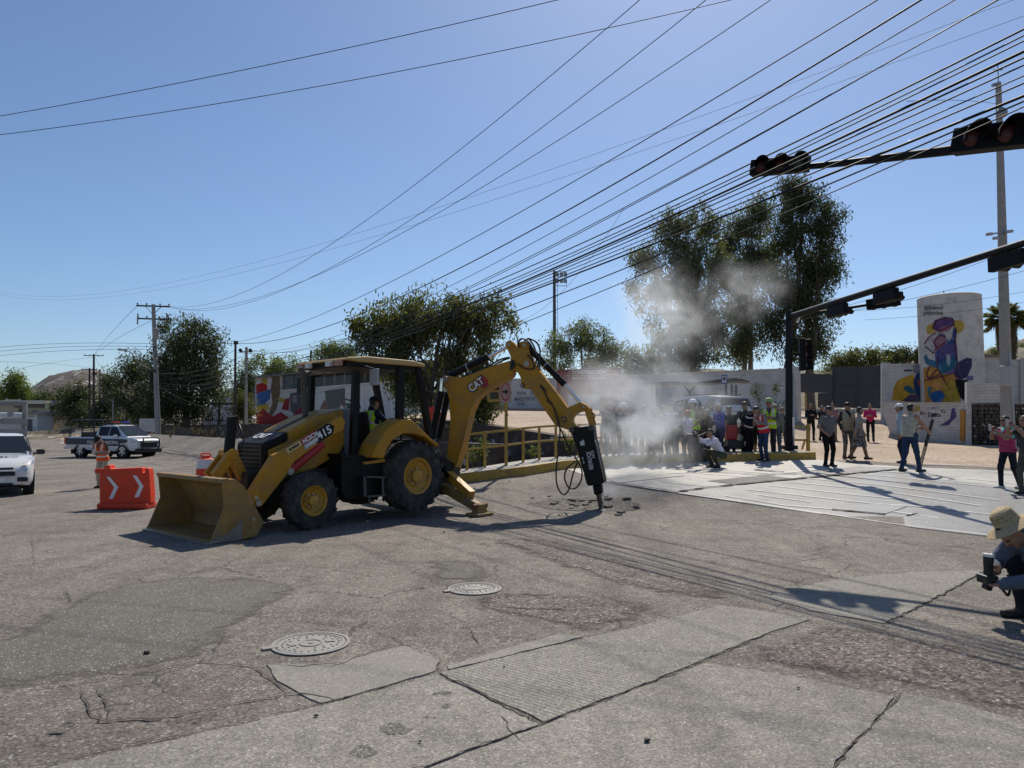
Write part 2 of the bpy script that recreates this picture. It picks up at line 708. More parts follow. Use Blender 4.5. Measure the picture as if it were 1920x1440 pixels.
def ribbon(name, px, w, m, lift=0.006, jit=0.02, step=0.08, parent=None, plan=False, taper=True):
    """thin strip along a pixel polyline on the ground (cracks, joints)"""
    base = [Vector((*(p if plan else gz(*p)[:2]), 0)) for p in px]
    pts = resample(base, step, jit, closed=False)
    mb = MB()
    L = len(pts)
    vs = []
    for i, p in enumerate(pts):
        d = pts[min(i + 1, L - 1)] - pts[max(0, i - 1)]
        n = Vector((-d.y, d.x, 0)).normalized()
        ww = w * random.uniform(0.45, 1.5) if jit else w
        if jit:
            ww *= 0.4 + 1.5 * abs(d.x) / max(d.length, 1e-6)
        if taper:
            ww *= min(1.0, 0.15 + 4 * min(i, L - 1 - i) / max(L, 1))
        for sg in (-1, 1):
            q = p + n * ww * 0.5 * sg
            vs.append((q.x, q.y, hgt(q.x, q.y) + lift))
    mb.add(vs, [(2 * i, 2 * i + 1, 2 * i + 3, 2 * i + 2) for i in range(L - 1)])
    ob = mb.build(name, m, parent, origin=(0, 0, 0))
    return ob


# ------------------------------------------------------------------ the ground sheet with the canal cut into it
gx = np.unique(np.concatenate([np.linspace(-900, -60, 26), np.linspace(-60, -36, 13), np.arange(-36, 24.01, 0.5), np.linspace(24, 60, 19), np.linspace(60, 900, 26)]))
gy = np.unique(np.concatenate([np.linspace(-60, -4, 8), np.arange(-4, 72.01, 0.5), np.linspace(72, 160, 30), np.linspace(160, 1600, 24)]))
mb = MB()
GXX, GYY = len(gx), len(gy)
vs = []
for y in gy:
    for x in gx:
        z = hgt(x, y)
        if in_canal(x, y) and y < 110:
            z = -1.7
        vs.append((x, y, z - 0.02))
fs, ks = [], []
for j in range(GYY - 1):
    for i in range(GXX - 1):
        x, y = (gx[i] + gx[i + 1]) / 2, (gy[j] + gy[j + 1]) / 2
        far = y > 120 or abs(x) > 60
        k = 2 if in_canal(x, y) and y < 110 else (1 if far else 0)
        fs.append((j * GXX + i, j * GXX + i + 1, (j + 1) * GXX + i + 1, (j + 1) * GXX + i))
        ks.append(k)
mb.v, mb.f, mb.m = vs, fs, ks
ground = mb.build('ground', [M_DIRT, M_FAR, M_CANAL], origin=(0, 0, 0), smooth=True, auto=40)
tag(ground, kind='structure')

KERB = gp([(790, 917), (850, 907), (905, 901), (985, 891), (1060, 879), (1150, 873), (1250, 868), (1300, 867), (1400, 865), (1530, 862)])
N_LINE = [(-3.6, 21.4), (-14.7, 37.0), (-24.0, 50.1), (-60, 100.6), (-140, 213)]
road_poly = [(-45, -14), (34, -14), (34, 11.5), (18, 15.0), (15.0, 19.0)] + [KERB[9], KERB[7], KERB[4], KERB[2], (-2.6, 19.2)] + N_LINE + [(-215, 213), (-120, 110), (-60, 40)]
road = drape('road', road_poly, M_ASPH, 0.0, step=2.0, skirt=0)
tag(road, kind='structure')

# concrete street slabs in the foreground, each its own piece
SLABS = [
    ('concrete_slab', M_CONC_G, [(824, 1263), (1093, 1199), (1200, 1175), (1290, 1153), (1350, 1136), (1440, 1148), (1517, 1163), (1430, 1192), (1280, 1255), (1153, 1305), (1018, 1355)]),
    ('concrete_slab', M_CONC, [(818, 1266), (640, 1316), (333, 1388), (73, 1446), (-300, 1540), (-300, 1700), (300, 1700), (788, 1445), (1010, 1361)]),
    ('concrete_slab', M_CONC, [(1020, 1362), (1153, 1311), (1280, 1261), (1325, 1245), (1500, 1273), (1676, 1309), (1660, 1331), (1595, 1400), (1560, 1446), (1400, 1700), (330, 1700), (800, 1445)]),
    ('concrete_slab', M_CONC, [(1694, 1300), (1800, 1322), (1920, 1354), (2200, 1425), (2200, 1700), (1440, 1700), (1566, 1446), (1602, 1401), (1668, 1331)]),
    ('concrete_slab', M_CONC_G, [(1438, 1121), (1500, 1102), (1580, 1085), (1713, 1074), (1846, 1070), (1780, 1108), (1657, 1170), (1590, 1158), (1522, 1146)]),
    ('concrete_slab', M_CONC_S, [(500, 1248), (560, 1247), (640, 1241), (700, 1226), (762, 1212), (800, 1226), (825, 1240), (815, 1260), (640, 1311), (602, 1320), (560, 1300), (520, 1278)]),
    ('concrete_slab', M_CONC_S, [(838, 1250), (890, 1236), (950, 1217), (1050, 1189), (1092, 1196), (960, 1229), (842, 1257)]),
]
for nm, m, poly in SLABS:
    drape(nm, gp(poly), m, 0.0085, step=3.0, jit=0.012, jstep=0.10, skirt=0.02, parent=road)
PATCHES = [
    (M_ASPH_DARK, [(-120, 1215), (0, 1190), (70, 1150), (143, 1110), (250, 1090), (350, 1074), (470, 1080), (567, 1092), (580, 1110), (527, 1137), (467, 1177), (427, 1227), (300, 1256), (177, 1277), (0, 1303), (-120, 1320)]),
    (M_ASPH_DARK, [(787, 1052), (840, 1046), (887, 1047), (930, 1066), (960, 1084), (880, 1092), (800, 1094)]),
    (M_ASPH_ROUGH, [(1330, 1240), (1420, 1200), (1520, 1166), (1640, 1176), (1800, 1205), (2100, 1260), (2100, 1395), (1920, 1350), (1700, 1297), (1500, 1269)]),
    (M_ASPH_ROUGH, [(850, 1118), (980, 1105), (1120, 1115), (1290, 1135), (1230, 1160), (1090, 1193), (1000, 1170), (880, 1150)]),
    (M_ASPH_ROUGH, [(100, 1420), (210, 1398), (330, 1378), (600, 1316), (520, 1300), (380, 1330), (230, 1375)]),
    (M_ASPH_ROUGH, [(893, 1010), (1010, 1005), (1250, 1070), (1420, 1118), (1340, 1134), (1150, 1100), (1010, 1050)]),
]
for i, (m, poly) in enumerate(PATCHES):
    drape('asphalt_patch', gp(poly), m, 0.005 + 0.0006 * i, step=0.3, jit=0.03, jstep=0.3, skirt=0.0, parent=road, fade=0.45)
# cracks and open joints
CRACKS = [
    ([(820, 1262), (900, 1300), (960, 1330), (1017, 1358)], 0.03), ([(73, 1440), (213, 1404), (333, 1384), (640, 1313), (820, 1262)], 0.016),
    ([(840, 1257), (960, 1230), (1093, 1198), (1200, 1172)], 0.010), ([(700, 1468), (797, 1440), (1017, 1358), (1153, 1308), (1280, 1257), (1430, 1193), (1520, 1164)], 0.016),
    ([(1692, 1298), (1667, 1328), (1597, 1400), (1563, 1442), (1540, 1475)], 0.02), ([(1846, 1072), (1780, 1108), (1700, 1150), (1657, 1172)], 0.06),
    ([(0, 1303), (177, 1278), (300, 1258), (427, 1228)], 0.014), ([(150, 1290), (165, 1330), (185, 1355), (300, 1350), (420, 1325)], 0.022),
    ([(180, 1285), (200, 1325), (205, 1350)], 0.02), ([(480, 1170), (560, 1165), (640, 1175), (690, 1178), (740, 1200), (780, 1222), (825, 1240)], 0.014),
    ([(690, 1178), (720, 1160), (760, 1148), (790, 1140)], 0.010), ([(570, 1110), (640, 1112), (710, 1122), (740, 1110), (800, 1103), (840, 1096)], 0.022),
    ([(620, 1252), (690, 1228), (760, 1210)], 0.02), ([(790, 1180), (840, 1178), (880, 1178), (905, 1172), (960, 1160)], 0.014),
    ([(720, 1123), (700, 1135), (600, 1145), (520, 1160)], 0.008), ([(880, 1178), (895, 1205), (900, 1218)], 0.03),
    ([(845, 1146), (850, 1160), (872, 1168)], 0.018), ([(970, 1114), (1010, 1119), (1045, 1116)], 0.04), ([(760, 1100), (800, 1104)], 0.04),
    ([(940, 1140), (1000, 1143), (1080, 1146)], 0.035), ([(720, 1054), (640, 1066), (560, 1060), (400, 1068), (350, 1075)], 0.012),
    ([(0, 1012), (60, 1010), (65, 1060), (0, 1066)], 0.012), ([(70, 1016), (180, 1008), (250, 1006)], 0.016), ([(75, 1034), (120, 1040)], 0.016),
    ([(880, 1012), (960, 1028), (1100, 1076), (1290, 1110)], 0.014), ([(1010, 1066), (1150, 1072), (1300, 1132)], 0.012),
    ([(1380, 1010), (1480, 1022), (1600, 1042)], 0.008), ([(420, 1325), (560, 1302), (600, 1308), (640, 1318)], 0.02),
    ([(500, 1248), (560, 1252), (640, 1243)], 0.014), ([(430, 1245), (470, 1250), (520, 1285), (540, 1300)], 0.02),
    ([(830, 1240), (818, 1250), (822, 1262)], 0.03), ([(940, 1345), (965, 1380), (975, 1392)], 0.03), ([(1205, 948), (1120, 940), (1010, 935), (960, 944)], 0.03),
]
for pts, w in CRACKS:
    ribbon('crack', pts, min(w, .03) * .36, M_CRACK, lift=0.0105, jit=0.016, step=.045, parent=road)
# dark scuffs on the slab
for cx, cy, r in [(830, 1303, .13), (833, 1329, .09), (803, 1346, .10), (735, 1370, .15), (682, 1410, .13), (938, 1264, .07), (966, 1293, .06), (1890, 1355, .06), (110, 1375, .12), (135, 1358, .1)]:
    c = gz(cx, cy)
    poly = [(c.x + r * random.uniform(.5, 1.1) * math.cos(t), c.y + .8 * r * random.uniform(.4, 1.1) * math.sin(t)) for t in np.linspace(0, 6.283, 15)[:-1]]
    drape('oil_stain', poly, stone_mat('oil_stain', (0.15, 0.138, 0.12), (0.21, 0.195, 0.17), agg=95, aggk=.6, stain=.6, fade=True) if 'oil_stain' not in MATS else MATS['oil_stain'], 0.0098, step=.05, skirt=0, parent=road, fade=.07)

# pale concrete crossing street, piece by piece
street = drape('cross_street', gp([(1128, 902), (1200, 914), (1273, 926), (1400, 945), (1640, 981), (1873, 1009), (2100, 1040)]) + [(22, 13.5), (19.5, 16.5)] + gp([(2000, 893), (1900, 884), (1720, 877), (1600, 870)]) + [KERB[9], KERB[8], KERB[6], KERB[5], KERB[4]], M_SLAB, 0.012, step=1.5, skirt=0.05)
tag(street, kind='structure')
SP = [
    (M_SLAB_B, [(1276, 924), (1330, 916), (1500, 900), (1600, 892), (1700, 884), (1760, 900), (1900, 915), (2000, 925), (2100, 945), (2100, 1034), (1873, 1006), (1640, 978), (1400, 942)]),
    (M_SLAB_D, [(1327, 903), (1387, 911), (1492, 899), (1433, 892)]),
    (M_SLAB_B, [(1160, 907), (1240, 898), (1283, 894), (1217, 890), (1137, 899)]),
    (M_SLAB_B, [(1500, 888), (1610, 876), (1720, 880), (1690, 882), (1560, 893), (1505, 897)]),
    (M_SLAB_B, [(1560, 957), (1640, 946), (1700, 952), (1660, 966)]),
]
for i, (m, poly) in enumerate(SP):
    drape('street_slab', gp(poly), m, 0.018 + 0.003 * i, step=1.5, jit=0.012, jstep=0.3, skirt=0.012, parent=street)
WL = [[(1640, 866), (1790, 873)], [(1500, 880), (1640, 893), (1880, 917)], [(1560, 880), (1700, 889), (1792, 896)], [(1500, 898), (1640, 910), (1873, 940)],
      [(1480, 906), (1640, 921), (1840, 951)], [(1440, 912), (1600, 930), (1710, 940)], [(1710, 951), (1873, 969)], [(1400, 920), (1640, 947), (1710, 951)],
      [(1675, 962), (1760, 974)], [(1273, 926), (1400, 944), (1640, 980), (1873, 1008), (2000, 1026)], [(1835, 882), (1915, 893)], [(1810, 898), (1912, 910)],
      [(1700, 872), (1835, 874)], [(1240, 905), (1320, 913)], [(1330, 880), (1450, 890), (1560, 880)], [(1360, 932), (1470, 950), (1560, 957)],
      [(1300, 888), (1420, 897)], [(1150, 893), (1330, 886)], [(1880, 920), (1960, 930)], [(1420, 930), (1520, 944)]]
for pts in WL:
    ribbon('street_joint', pts, 0.05, M_WLINE, lift=0.034, jit=0.0, step=0.25, parent=street, taper=False)
for pts, w in [([(1273, 924), (1329, 916), (1500, 899), (1680, 882)], 0.07), ([(1131, 904), (1246, 921), (1273, 925)], 0.05), ([(1560, 958), (1660, 967)], .05),
               ([(1250, 880), (1420, 892), (1500, 890)], .03), ([(1415, 882), (1470, 887)], .06), ([(1700, 970), (1720, 966)], .03)]:
    ribbon('street_joint', pts, w, M_CRACK, lift=0.036, jit=0.01, step=0.15, parent=street, taper=False)

# kerb along the bridge: yellow face, pale top
mbk = MB()
kp = [Vector((p[0], p[1], 0)) for p in KERB]
KL = len(kp)
vs = []
for i, p in enumerate(kp):
    d = (kp[min(i + 1, KL - 1)] - kp[max(i - 1, 0)]).normalized()
    n = Vector((-d.y, d.x, 0))
    hk = 0.24
    w = 1.15
    z0 = hgt(p.x, p.y)
    for q, z in ((p, z0 - 0.3), (p, z0 + hk - .02), (p + n * .03, z0 + hk), (p + n * w, z0 + hk + .02), (p + n * w, z0 - 1.2)):
        vs.append((q.x, q.y, z))
fs = []
for i in range(KL - 1):
    for j in range(4):
        mbk.add([], [])
        fs.append((i * 5 + j, (i + 1) * 5 + j, (i + 1) * 5 + j + 1, i * 5 + j + 1))
mbk.v = vs
mbk.f = fs + [(0, 1, 2, 3, 4), tuple((KL - 1) * 5 + q for q in (4, 3, 2, 1, 0))]
mbk.m = [(0 if j % 4 < 2 else 1) for j in range(len(fs))] + [0, 0]
kerb = mbk.build('bridge_kerb', [M_YEL, M_KERBTOP], origin=(0, 0, 0))
tag(kerb, kind='structure')


def kerb_pt(px, inset):
    """point on the kerb top in the photo column px, inset metres behind its face"""
    pts = []
    for i in range(KL - 1):
        d = (kp[i + 1] - kp[i]).normalized()
        n = Vector((-d.y, d.x, 0))
        a, b = kp[i] + n * inset, kp[i + 1] + n * inset
        r = (px - CX) / FPX * cp
        den = (b.x - a.x) - r * (b.y - a.y)
        t = (r * a.y - a.x) / den if abs(den) > 1e-9 else -1
        if -0.02 <= t <= 1.02:
            q = a.lerp(b, t)
            return Vector((q.x, q.y, hgt(q.x, q.y) + 0.25))
    return None


# canal walls
def wall_line(name, pts, thick, m, cap=None, parent=None, label=None):
    """pts: (x, y, z_bottom, z_top)"""
    mbw = MB()
    n = len(pts)
    vs = []
    for i, p in enumerate(pts):
        a, b = Vector(pts[max(i - 1, 0)][:2]), Vector(pts[min(i + 1, n - 1)][:2])
        d = (b - a).normalized()
        nn = Vector((-d.y, d.x)) * thick / 2
        for sg, z in ((-1, p[2]), (-1, p[3]), (1, p[3]), (1, p[2])):
            vs.append((p[0] + nn.x * sg, p[1] + nn.y * sg, z))
    fs = []
    for i in range(n - 1):
        for j in range(4):
            q = (j + 1) % 4
            fs.append((i * 4 + j, (i + 1) * 4 + j, (i + 1) * 4 + q, i * 4 + q))
    fs += [(3, 2, 1, 0), tuple((n - 1) * 4 + q for q in range(4))]
    mbw.add(vs, fs)
    w = mbw.build(name, m, parent)
    if cap is not None:
        mc = MB()
        vs = []
        for i, p in enumerate(pts):
            a, b = Vector(pts[max(i - 1, 0)][:2]), Vector(pts[min(i + 1, n - 1)][:2])
            d = (b - a).normalized()
            nn = Vector((-d.y, d.x)) * (thick / 2 + .03)
            for sg, z in ((-1, p[3] - .0), (-1, p[3] + .09), (1, p[3] + .09), (1, p[3] - .0)):
                vs.append((p[0] + nn.x * sg, p[1] + nn.y * sg, z + .004))
        mc.add(vs, fs)
        mc.build('wall_cap', cap, w)
    return w


def canal_line(o, ys):
    return [((o - NRM[1] * y) / NRM[0], y) for y in ys]


w = wall_line('canal_wall', [(x, y, -1.9, .30 + .04 * math.sin(y)) for x, y in canal_line(9.7, [21.9, 26, 30, 37, 44, 50, 58, 70, 100])], 0.5, M_RUBBLE, M_KERBTOP)
tag(w, 'low rubble stone canal wall with pale capping beside the road', 'wall')
w = wall_line('canal_wall', [(x, y, -1.9, hgt(x + .3, y + .3) + .12) for x, y in canal_line(17.5, [23.6, 25, 27, 31, 36, 42, 50, 58, 70, 100])], 0.6, M_RUBBLE)
tag(w, 'brown rubble stone wall along the far bank of the canal', 'wall')
w = wall_line('canal_wall', [(x, y, -1.9, z) for (x, y), z in zip(canal_line(14.2, [25, 30, 36, 42, 47, 52, 60]), [1.0, 1.0, 1.15, 1.1, .85, .45, .2])], 0.5, M_RUBBLE, M_RUBBLE)
tag(w, 'inner rubble canal wall whose top slopes down to the left', 'wall')
w = wall_line('canal_wall', [(-2.4, 18.9, -1.9, .45), (1.5, 20.9, -1.9, .6), (3.6, 21.9, -1.9, .6)], 0.4, M_RUBBLE)
tag(w, 'rubble abutment wall under the yellow bridge railing', 'wall')
# ------------------------------------------------------------------ backhoe loader
M_CATY = mat('machine_yellow', (0.46, 0.225, 0.018), 0.5, var=0.08, vscale=5, dirt=((0.25, 0.165, 0.08), 0.55, 2.2), spec=0.22)
M_CATY_W = mat('bucket_worn_yellow', (0.33, 0.185, 0.045), 0.6, var=0.28, vscale=6, dirt=((0.17, 0.14, 0.11), 0.75, 1.8), bump=0.15, spec=0.2)
M_BLK = mat('machine_black', (0.008, 0.008, 0.0085), 0.55, var=0.3, spec=0.22)
M_BLK_R = mat('rubber_black', (0.03, 0.028, 0.026), 0.9, var=0.3, vscale=8, dirt=((0.10, 0.088, 0.072), 0.55, 4.0), bump=0.3)
M_STEEL = mat('worn_steel', (0.32, 0.29, 0.25), 0.45, metal=0.7, var=0.2)
M_CHROME = mat('cylinder_chrome', (0.75, 0.75, 0.76), 0.12, metal=1.0, var=0.03)
M_HOSE = mat('hose_black', (0.014, 0.014, 0.014), 0.5, var=0.2)
M_REDP = mat('red_paint_dark', (0.34, 0.018, 0.02), 0.5, var=0.1)
M_REFL = mat('reflective_tape', (.62, .62, .60), .4, var=.1)
M_WHITE = mat('white_lettering', (0.78, 0.77, 0.74), 0.5, var=0.05)
M_GREYP = mat('grey_print', (0.33, 0.33, 0.34), 0.5, var=0.1)
M_RIM = mat('rim_yellow', (0.52, 0.27, 0.03), 0.5, var=0.12, dirt=((0.13, 0.09, 0.05), 0.35, 5.0))

TH = math.radians(228.4)
BO = Vector((-2.546, 14.145, 0.0))
E1 = Vector((math.cos(TH), math.sin(TH), 0))
E2 = Vector((-E1.y, E1.x, 0))
bf = frame_fn(BO, E1, E2)


def unplane(px, py, o, e1, e2, lat):
    """pixel -> (along, height) on the vertical plane at lateral distance lat"""
    d = ray(px, py)
    c = Vector((0, 0, CAMH))
    t = (lat - (c - o).dot(e2)) / d.dot(e2)
    p = c + d * t
    return (p - o).dot(e1), p.z


def MP(pts, lat):
    return [unplane(a, b, BO, E1, E2, lat) for a, b in pts]


bh = thing('backhoe_loader', 'yellow backhoe loader breaking the road with a black hydraulic hammer', 'backhoe', (BO.x, BO.y, 0))


def bpart(mbx, name, m, parent=bh, **kw):
    return mbx.build(name, m, parent, **kw)


def offset_inner(pts, t):
    """open polyline -> closed strip of thickness t on its left side"""
    inn = []
    for i, p in enumerate(pts):
        a, b = Vector(pts[max(0, i - 1)]), Vector(pts[min(len(pts) - 1, i + 1)])
        d = (b - a).normalized()
        inn.append((p[0] - d.y * t, p[1] + d.x * t))
    return list(pts) + inn[::-1]


# front loader bucket
BW = 1.135
side = MP([(416.5, 900), (440, 898), (460, 915), (495, 979), (483, 1004), (452, 1014), (393, 1025), (397, 1012), (421, 951)], BW)
side = [(a, max(z, .012)) for a, z in side]
shell = side[0:7]
cx_ = sum(p[0] for p in side) / len(side)
cz_ = sum(p[1] for p in side) / len(side)
sh = offset_inner(shell, 0.035)
if (Vector(sh[-3]) - Vector((cx_, cz_))).length > (Vector(shell[2]) - Vector((cx_, cz_))).length:
    sh = offset_inner(shell, -0.035)
bucket = bpart(MB().prism(sh, bf, -BW + .03, BW - .03), 'loader_bucket', M_CATY_W, bevel=.008)
for s0 in (1, -1):
    bpart(MB().prism(side, bf, s0 * (BW - .03), s0 * BW), 'bucket_side_plate', M_CATY_W, bucket, bevel=.006)
    lip = [side[3], side[4], side[5], (side[5][0] - .06, side[5][1] + .1), (side[4][0] - .02, side[4][1] + .14)]
    bpart(MB().prism([side[5], side[6], side[7], ((side[7][0] + side[5][0]) / 2, side[7][1] + .05), (side[5][0] - .02, side[5][1] + .3)], bf, s0 * (BW + .001), s0 * (BW + .012)), 'wear_plate', mat('bucket_wear', (.20, .17, .14), .6, var=.25, vscale=4, bump=.2), bucket)
    for pz in ((0.5, .62), (.45, .3)):
        bpart(MB().cyl(bf(side[8][0] - pz[0], s0 * (BW + .002), pz[1]), bf(side[8][0] - pz[0], s0 * (BW + .02), pz[1]), .03, n=8), 'bolt', M_STEEL, bucket)
a6, z6 = side[6]
ed = [(a6 + .05, .006), (a6 - .12, .012), (a6 - .12, .04), (a6 + .05, .022)]
bpart(MB().prism(ed, bf, -BW - .015, BW + .015), 'cutting_edge', M_STEEL, bucket)
rb = MB()
a0, z0 = side[0]
rb.prism([(a0 + .015, z0 - .05), (a0 + .015, z0 + .012), (a0 - .10, z0 + .02), (a0 - .10, z0 - .04)], bf, -BW - .005, BW + .005)
bpart(rb, 'bucket_top_rail', M_CATY_W, bucket, bevel=.006)
# loader arms, lift cylinders
arm = MP([(640, 780), (648, 790), (644, 806), (625, 816), (596, 833), (552, 866), (536, 892), (510, 925), (491, 950), (478, 951), (466, 928), (476, 910), (512, 854), (592, 809)], .72)
for s0 in (1, -1):
    ar = bpart(MB().prism(arm, bf, s0 * .60, s0 * .72), 'loader_arm', M_CATY, bevel=.012)
    c0, c1 = MP([(604, 832), (541, 884)], .66)
    bpart(MB().cyl(bf(c0[0], s0 * .66, c0[1]), bf(c1[0], s0 * .66, c1[1]), .075, n=14), 'lift_cylinder', M_REDP, smooth=True, auto=40)
    bpart(MB().cyl(bf(c1[0], s0 * .60, c1[1]), bf(c1[0], s0 * .74, c1[1]), .06, n=14).cyl(bf(c1[0], s0 * .66, c1[1]), bf(c1[0] + .22, s0 * .66, c1[1] - .18), .035, n=10), 'cylinder_rod', M_STEEL)
    pa, pz = MP([(484, 943)], .72)[0]
    bpart(MB().cyl(bf(pa, s0 * .58, pz), bf(pa, s0 * .75, pz), .05, n=14), 'bucket_pin', M_STEEL, ar)
# arm lettering on the near arm
p0, p1 = MP([(548, 842), (628, 793)], .722)
lv = Vector((p1[0] - p0[0], p1[1] - p0[1]))


def armtext(txt, px, py, size, m, width, parent, plate=None, pm=None, lift=.006):
    a, z = MP([(px, py)], .722)[0]
    ux = (bf(p1[0], 0, p1[1]) - bf(p0[0], 0, p0[1])).normalized()
    uy = E2.cross(ux)
    o = bf(a, .722, z)
    if plate:
        b = MB()
        q = [o + ux * x + uy * y + E2 * .003 for x, y in plate]
        b.add(q, [tuple(range(len(q)))])
        bpart(b, 'decal', pm, parent)
    b = MB()
    put_text(txt, b, o, ux, uy, size, 0, .004, width, lift)
    return bpart(b, 'lettering', m, parent)


ARM_NEAR = [o for o in bh.children if o.name.startswith('loader_arm')][0]
armtext('415', 607.5, 811, .19, M_WHITE, .30, ARM_NEAR, [(-.2, -.11), (.14, -.11), (.24, 0), (.14, .11), (-.2, .11)], M_BLK)
armtext('NC5C36', 582, 819.5, .105, M_WHITE, .33, ARM_NEAR, [(-.19, -.07), (.17, -.07), (.17, .065), (-.19, .065)], M_REDP)
armtext('UH06598', 584, 829.5, .075, M_WHITE, .27, ARM_NEAR, [(-.16, -.055), (.15, -.055), (.15, .05), (-.16, .05)], M_GREYP)
armtext('BACKHOE', 551, 838.5, .045, M_BLK, .2, ARM_NEAR, [(-.15, -.045), (.15, -.045), (.15, .045), (-.15, .045)], mat('decal_cream', (.55, .42, .2), .5))

# bucket tilt linkage in the middle
ap, lf, rt = MP([(434, 852), (403, 893), (465, 915)], .1)
lk = MB()
for q in (lf, rt):
    lk.bar(bf(ap[0], .1, ap[1]), bf(q[0], .1, q[1]), .14, .15)
    lk.bar(bf(ap[0], -.16, ap[1]), bf(q[0], -.16, q[1]), .06, .15)
lk.cyl(bf(ap[0], -.2, ap[1]), bf(ap[0], .19, ap[1]), .09, n=16)
bpart(lk, 'tilt_linkage', M_CATY, bevel=.01)
t0, t1 = MP([(429, 849), (436, 784)], .03)
bpart(MB().cyl(bf(t0[0], .03, t0[1]), bf(t1[0], .03, t1[1]), .085, n=16).cyl(bf(t1[0], .03, t1[1]), bf(t1[0] + .005, .03, t1[1] + .03), .095, n=16), 'tilt_cylinder', M_BLK, smooth=True, auto=40)
bpart(MB().tube([bf(t0[0] - .12, .1, t0[1]), bf(t0[0] - .2, .12, t0[1] + .15), bf(t1[0] - .16, .1, t1[1] - .3), bf(t1[0] - .1, .05, t1[1] - .1)], .016, 8), 'hydraulic_hose', M_HOSE, smooth=True)

# hood, nose, grille
HW = .43
hood = MP([(539, 809), (596, 779), (645, 766), (648, 832), (640, 850), (590, 880), (504, 905), (503, 843), (541, 826)], HW)
bpart(MB().prism(hood, bf, -HW, HW), 'engine_hood', M_CATY, bevel=.05)
nose = MP([(494, 831), (538, 809.5), (540, 826), (502, 843), (503, 906), (496, 904)], HW + .006)
nb = bpart(MB().prism(nose, bf, -HW - .006, HW + .006), 'hood_nose', M_BLK, bevel=.02)
ga, gzz = nose[0]
gb, gzb = nose[5]
gr = MB()
for i in range(9):
    t = .08 + .84 * i / 8
    c = bf(ga + (gb - ga) * t + .012, 0, gzz + (gzb - gzz) * t)
    gr.bar(c - E2 * .36, c + E2 * .36, .012, .02)
for l in (-.37, .37):
    gr.bar(bf(ga + .014, l, gzz - .04), bf(gb + .014, l, gzb), .03, .03, up=E1)
bpart(gr, 'grille', mat('grille_grey', (.03, .03, .033), .5), nb)
tx = MB()
na, nz_ = nose[0]
nb_, nzb_ = nose[1]
mid = bf((na + nb_) / 2, .02, (nz_ + nzb_) / 2)
uyv = (bf(nb_, 0, nzb_) - bf(na, 0, nz_)).normalized()
put_text('CAT', tx, mid, E2, uyv, .24, 0, .008, .42, .03)
bpart(tx, 'lettering', M_WHITE, nb)
st = MB()
h0, h1, h2 = hood[0], hood[1], hood[2]
for l, w_ in ((.03, .05),):
    st.add([bf(h0[0], l - w_, h0[1] + .012), bf(h0[0], l + w_, h0[1] + .012), bf(h1[0], l + w_ + .06, h1[1] + .012), bf(h1[0], l + w_ - .06, h1[1] + .012)], [(0, 1, 2, 3)])
bpart(st, 'hood_stripe', M_BLK)
e0, e1_, e2_ = MP([(573, 776), (569, 702), (565, 690)], -.05)
bpart(MB().tube([bf(e0[0], -.05, e0[1] - .1), bf(e1_[0], -.05, e1_[1]), bf(e2_[0] + .02, -.05, e2_[1] + .01)], [.055, .055, .05], 12), 'exhaust_stack', mat('exhaust_dark', (.07, .065, .06), .45, metal=.5), smooth=True, auto=50)

# chassis
ch = MB()
ch.prism([(3.05, .42), (3.05, .95), (2.2, 1.0), (1.0, .95), (-1.1, 1.0), (-1.1, .45), (1.2, .42)], bf, -.36, .36)
bpart(ch, 'chassis', mat('chassis_dark', (.025, .022, .018), .7, dirt=((.08, .065, .05), .3, 3)), bevel=.02)
fp = MB()
fp.prism(MP([(503, 902), (590, 878), (560, 905), (530, 930), (500, 940), (488, 925)], .34), bf, -.34, .34)
bpart(fp, 'front_frame', M_CATY, bevel=.02)
tk = MP([(641, 852), (722, 858), (724, 925), (705, 937), (650, 938), (640, 925)], .80)
bpart(MB().prism(tk, bf, .38, .80), 'fuel_tank', M_BLK, bevel=.03)
bpart(MB().prism(tk, bf, -.80, -.38), 'battery_box', M_BLK, bevel=.03)
spx = MP([(686, 894), (720, 895), (721, 929), (687, 931)], .95)
sm = MB()
for q in range(4):
    a, b = spx[q], spx[(q + 1) % 4]
    sm.bar(bf(a[0], .92, a[1]), bf(b[0], .92, b[1]), .12, .03)
sm.bar(bf(spx[3][0] - .1, .9, spx[3][1]), bf(spx[3][0] - .12, .9, spx[3][1] - .2), .06, .03)
bpart(sm, 'boarding_step', mat('step_grey', (.10, .095, .085), .6), bevel=.004)
fl = MP([(640, 851), (722, 857), (722, 864), (640, 858)], .85)
bpart(MB().prism(fl, bf, -.85, .85), 'cab_floor', M_BLK)
bpart(MB().prism(MP([(684, 866), (722, 860), (722, 866), (684, 871)], .87), bf, .80, .87), 'floor_edge', M_CATY)

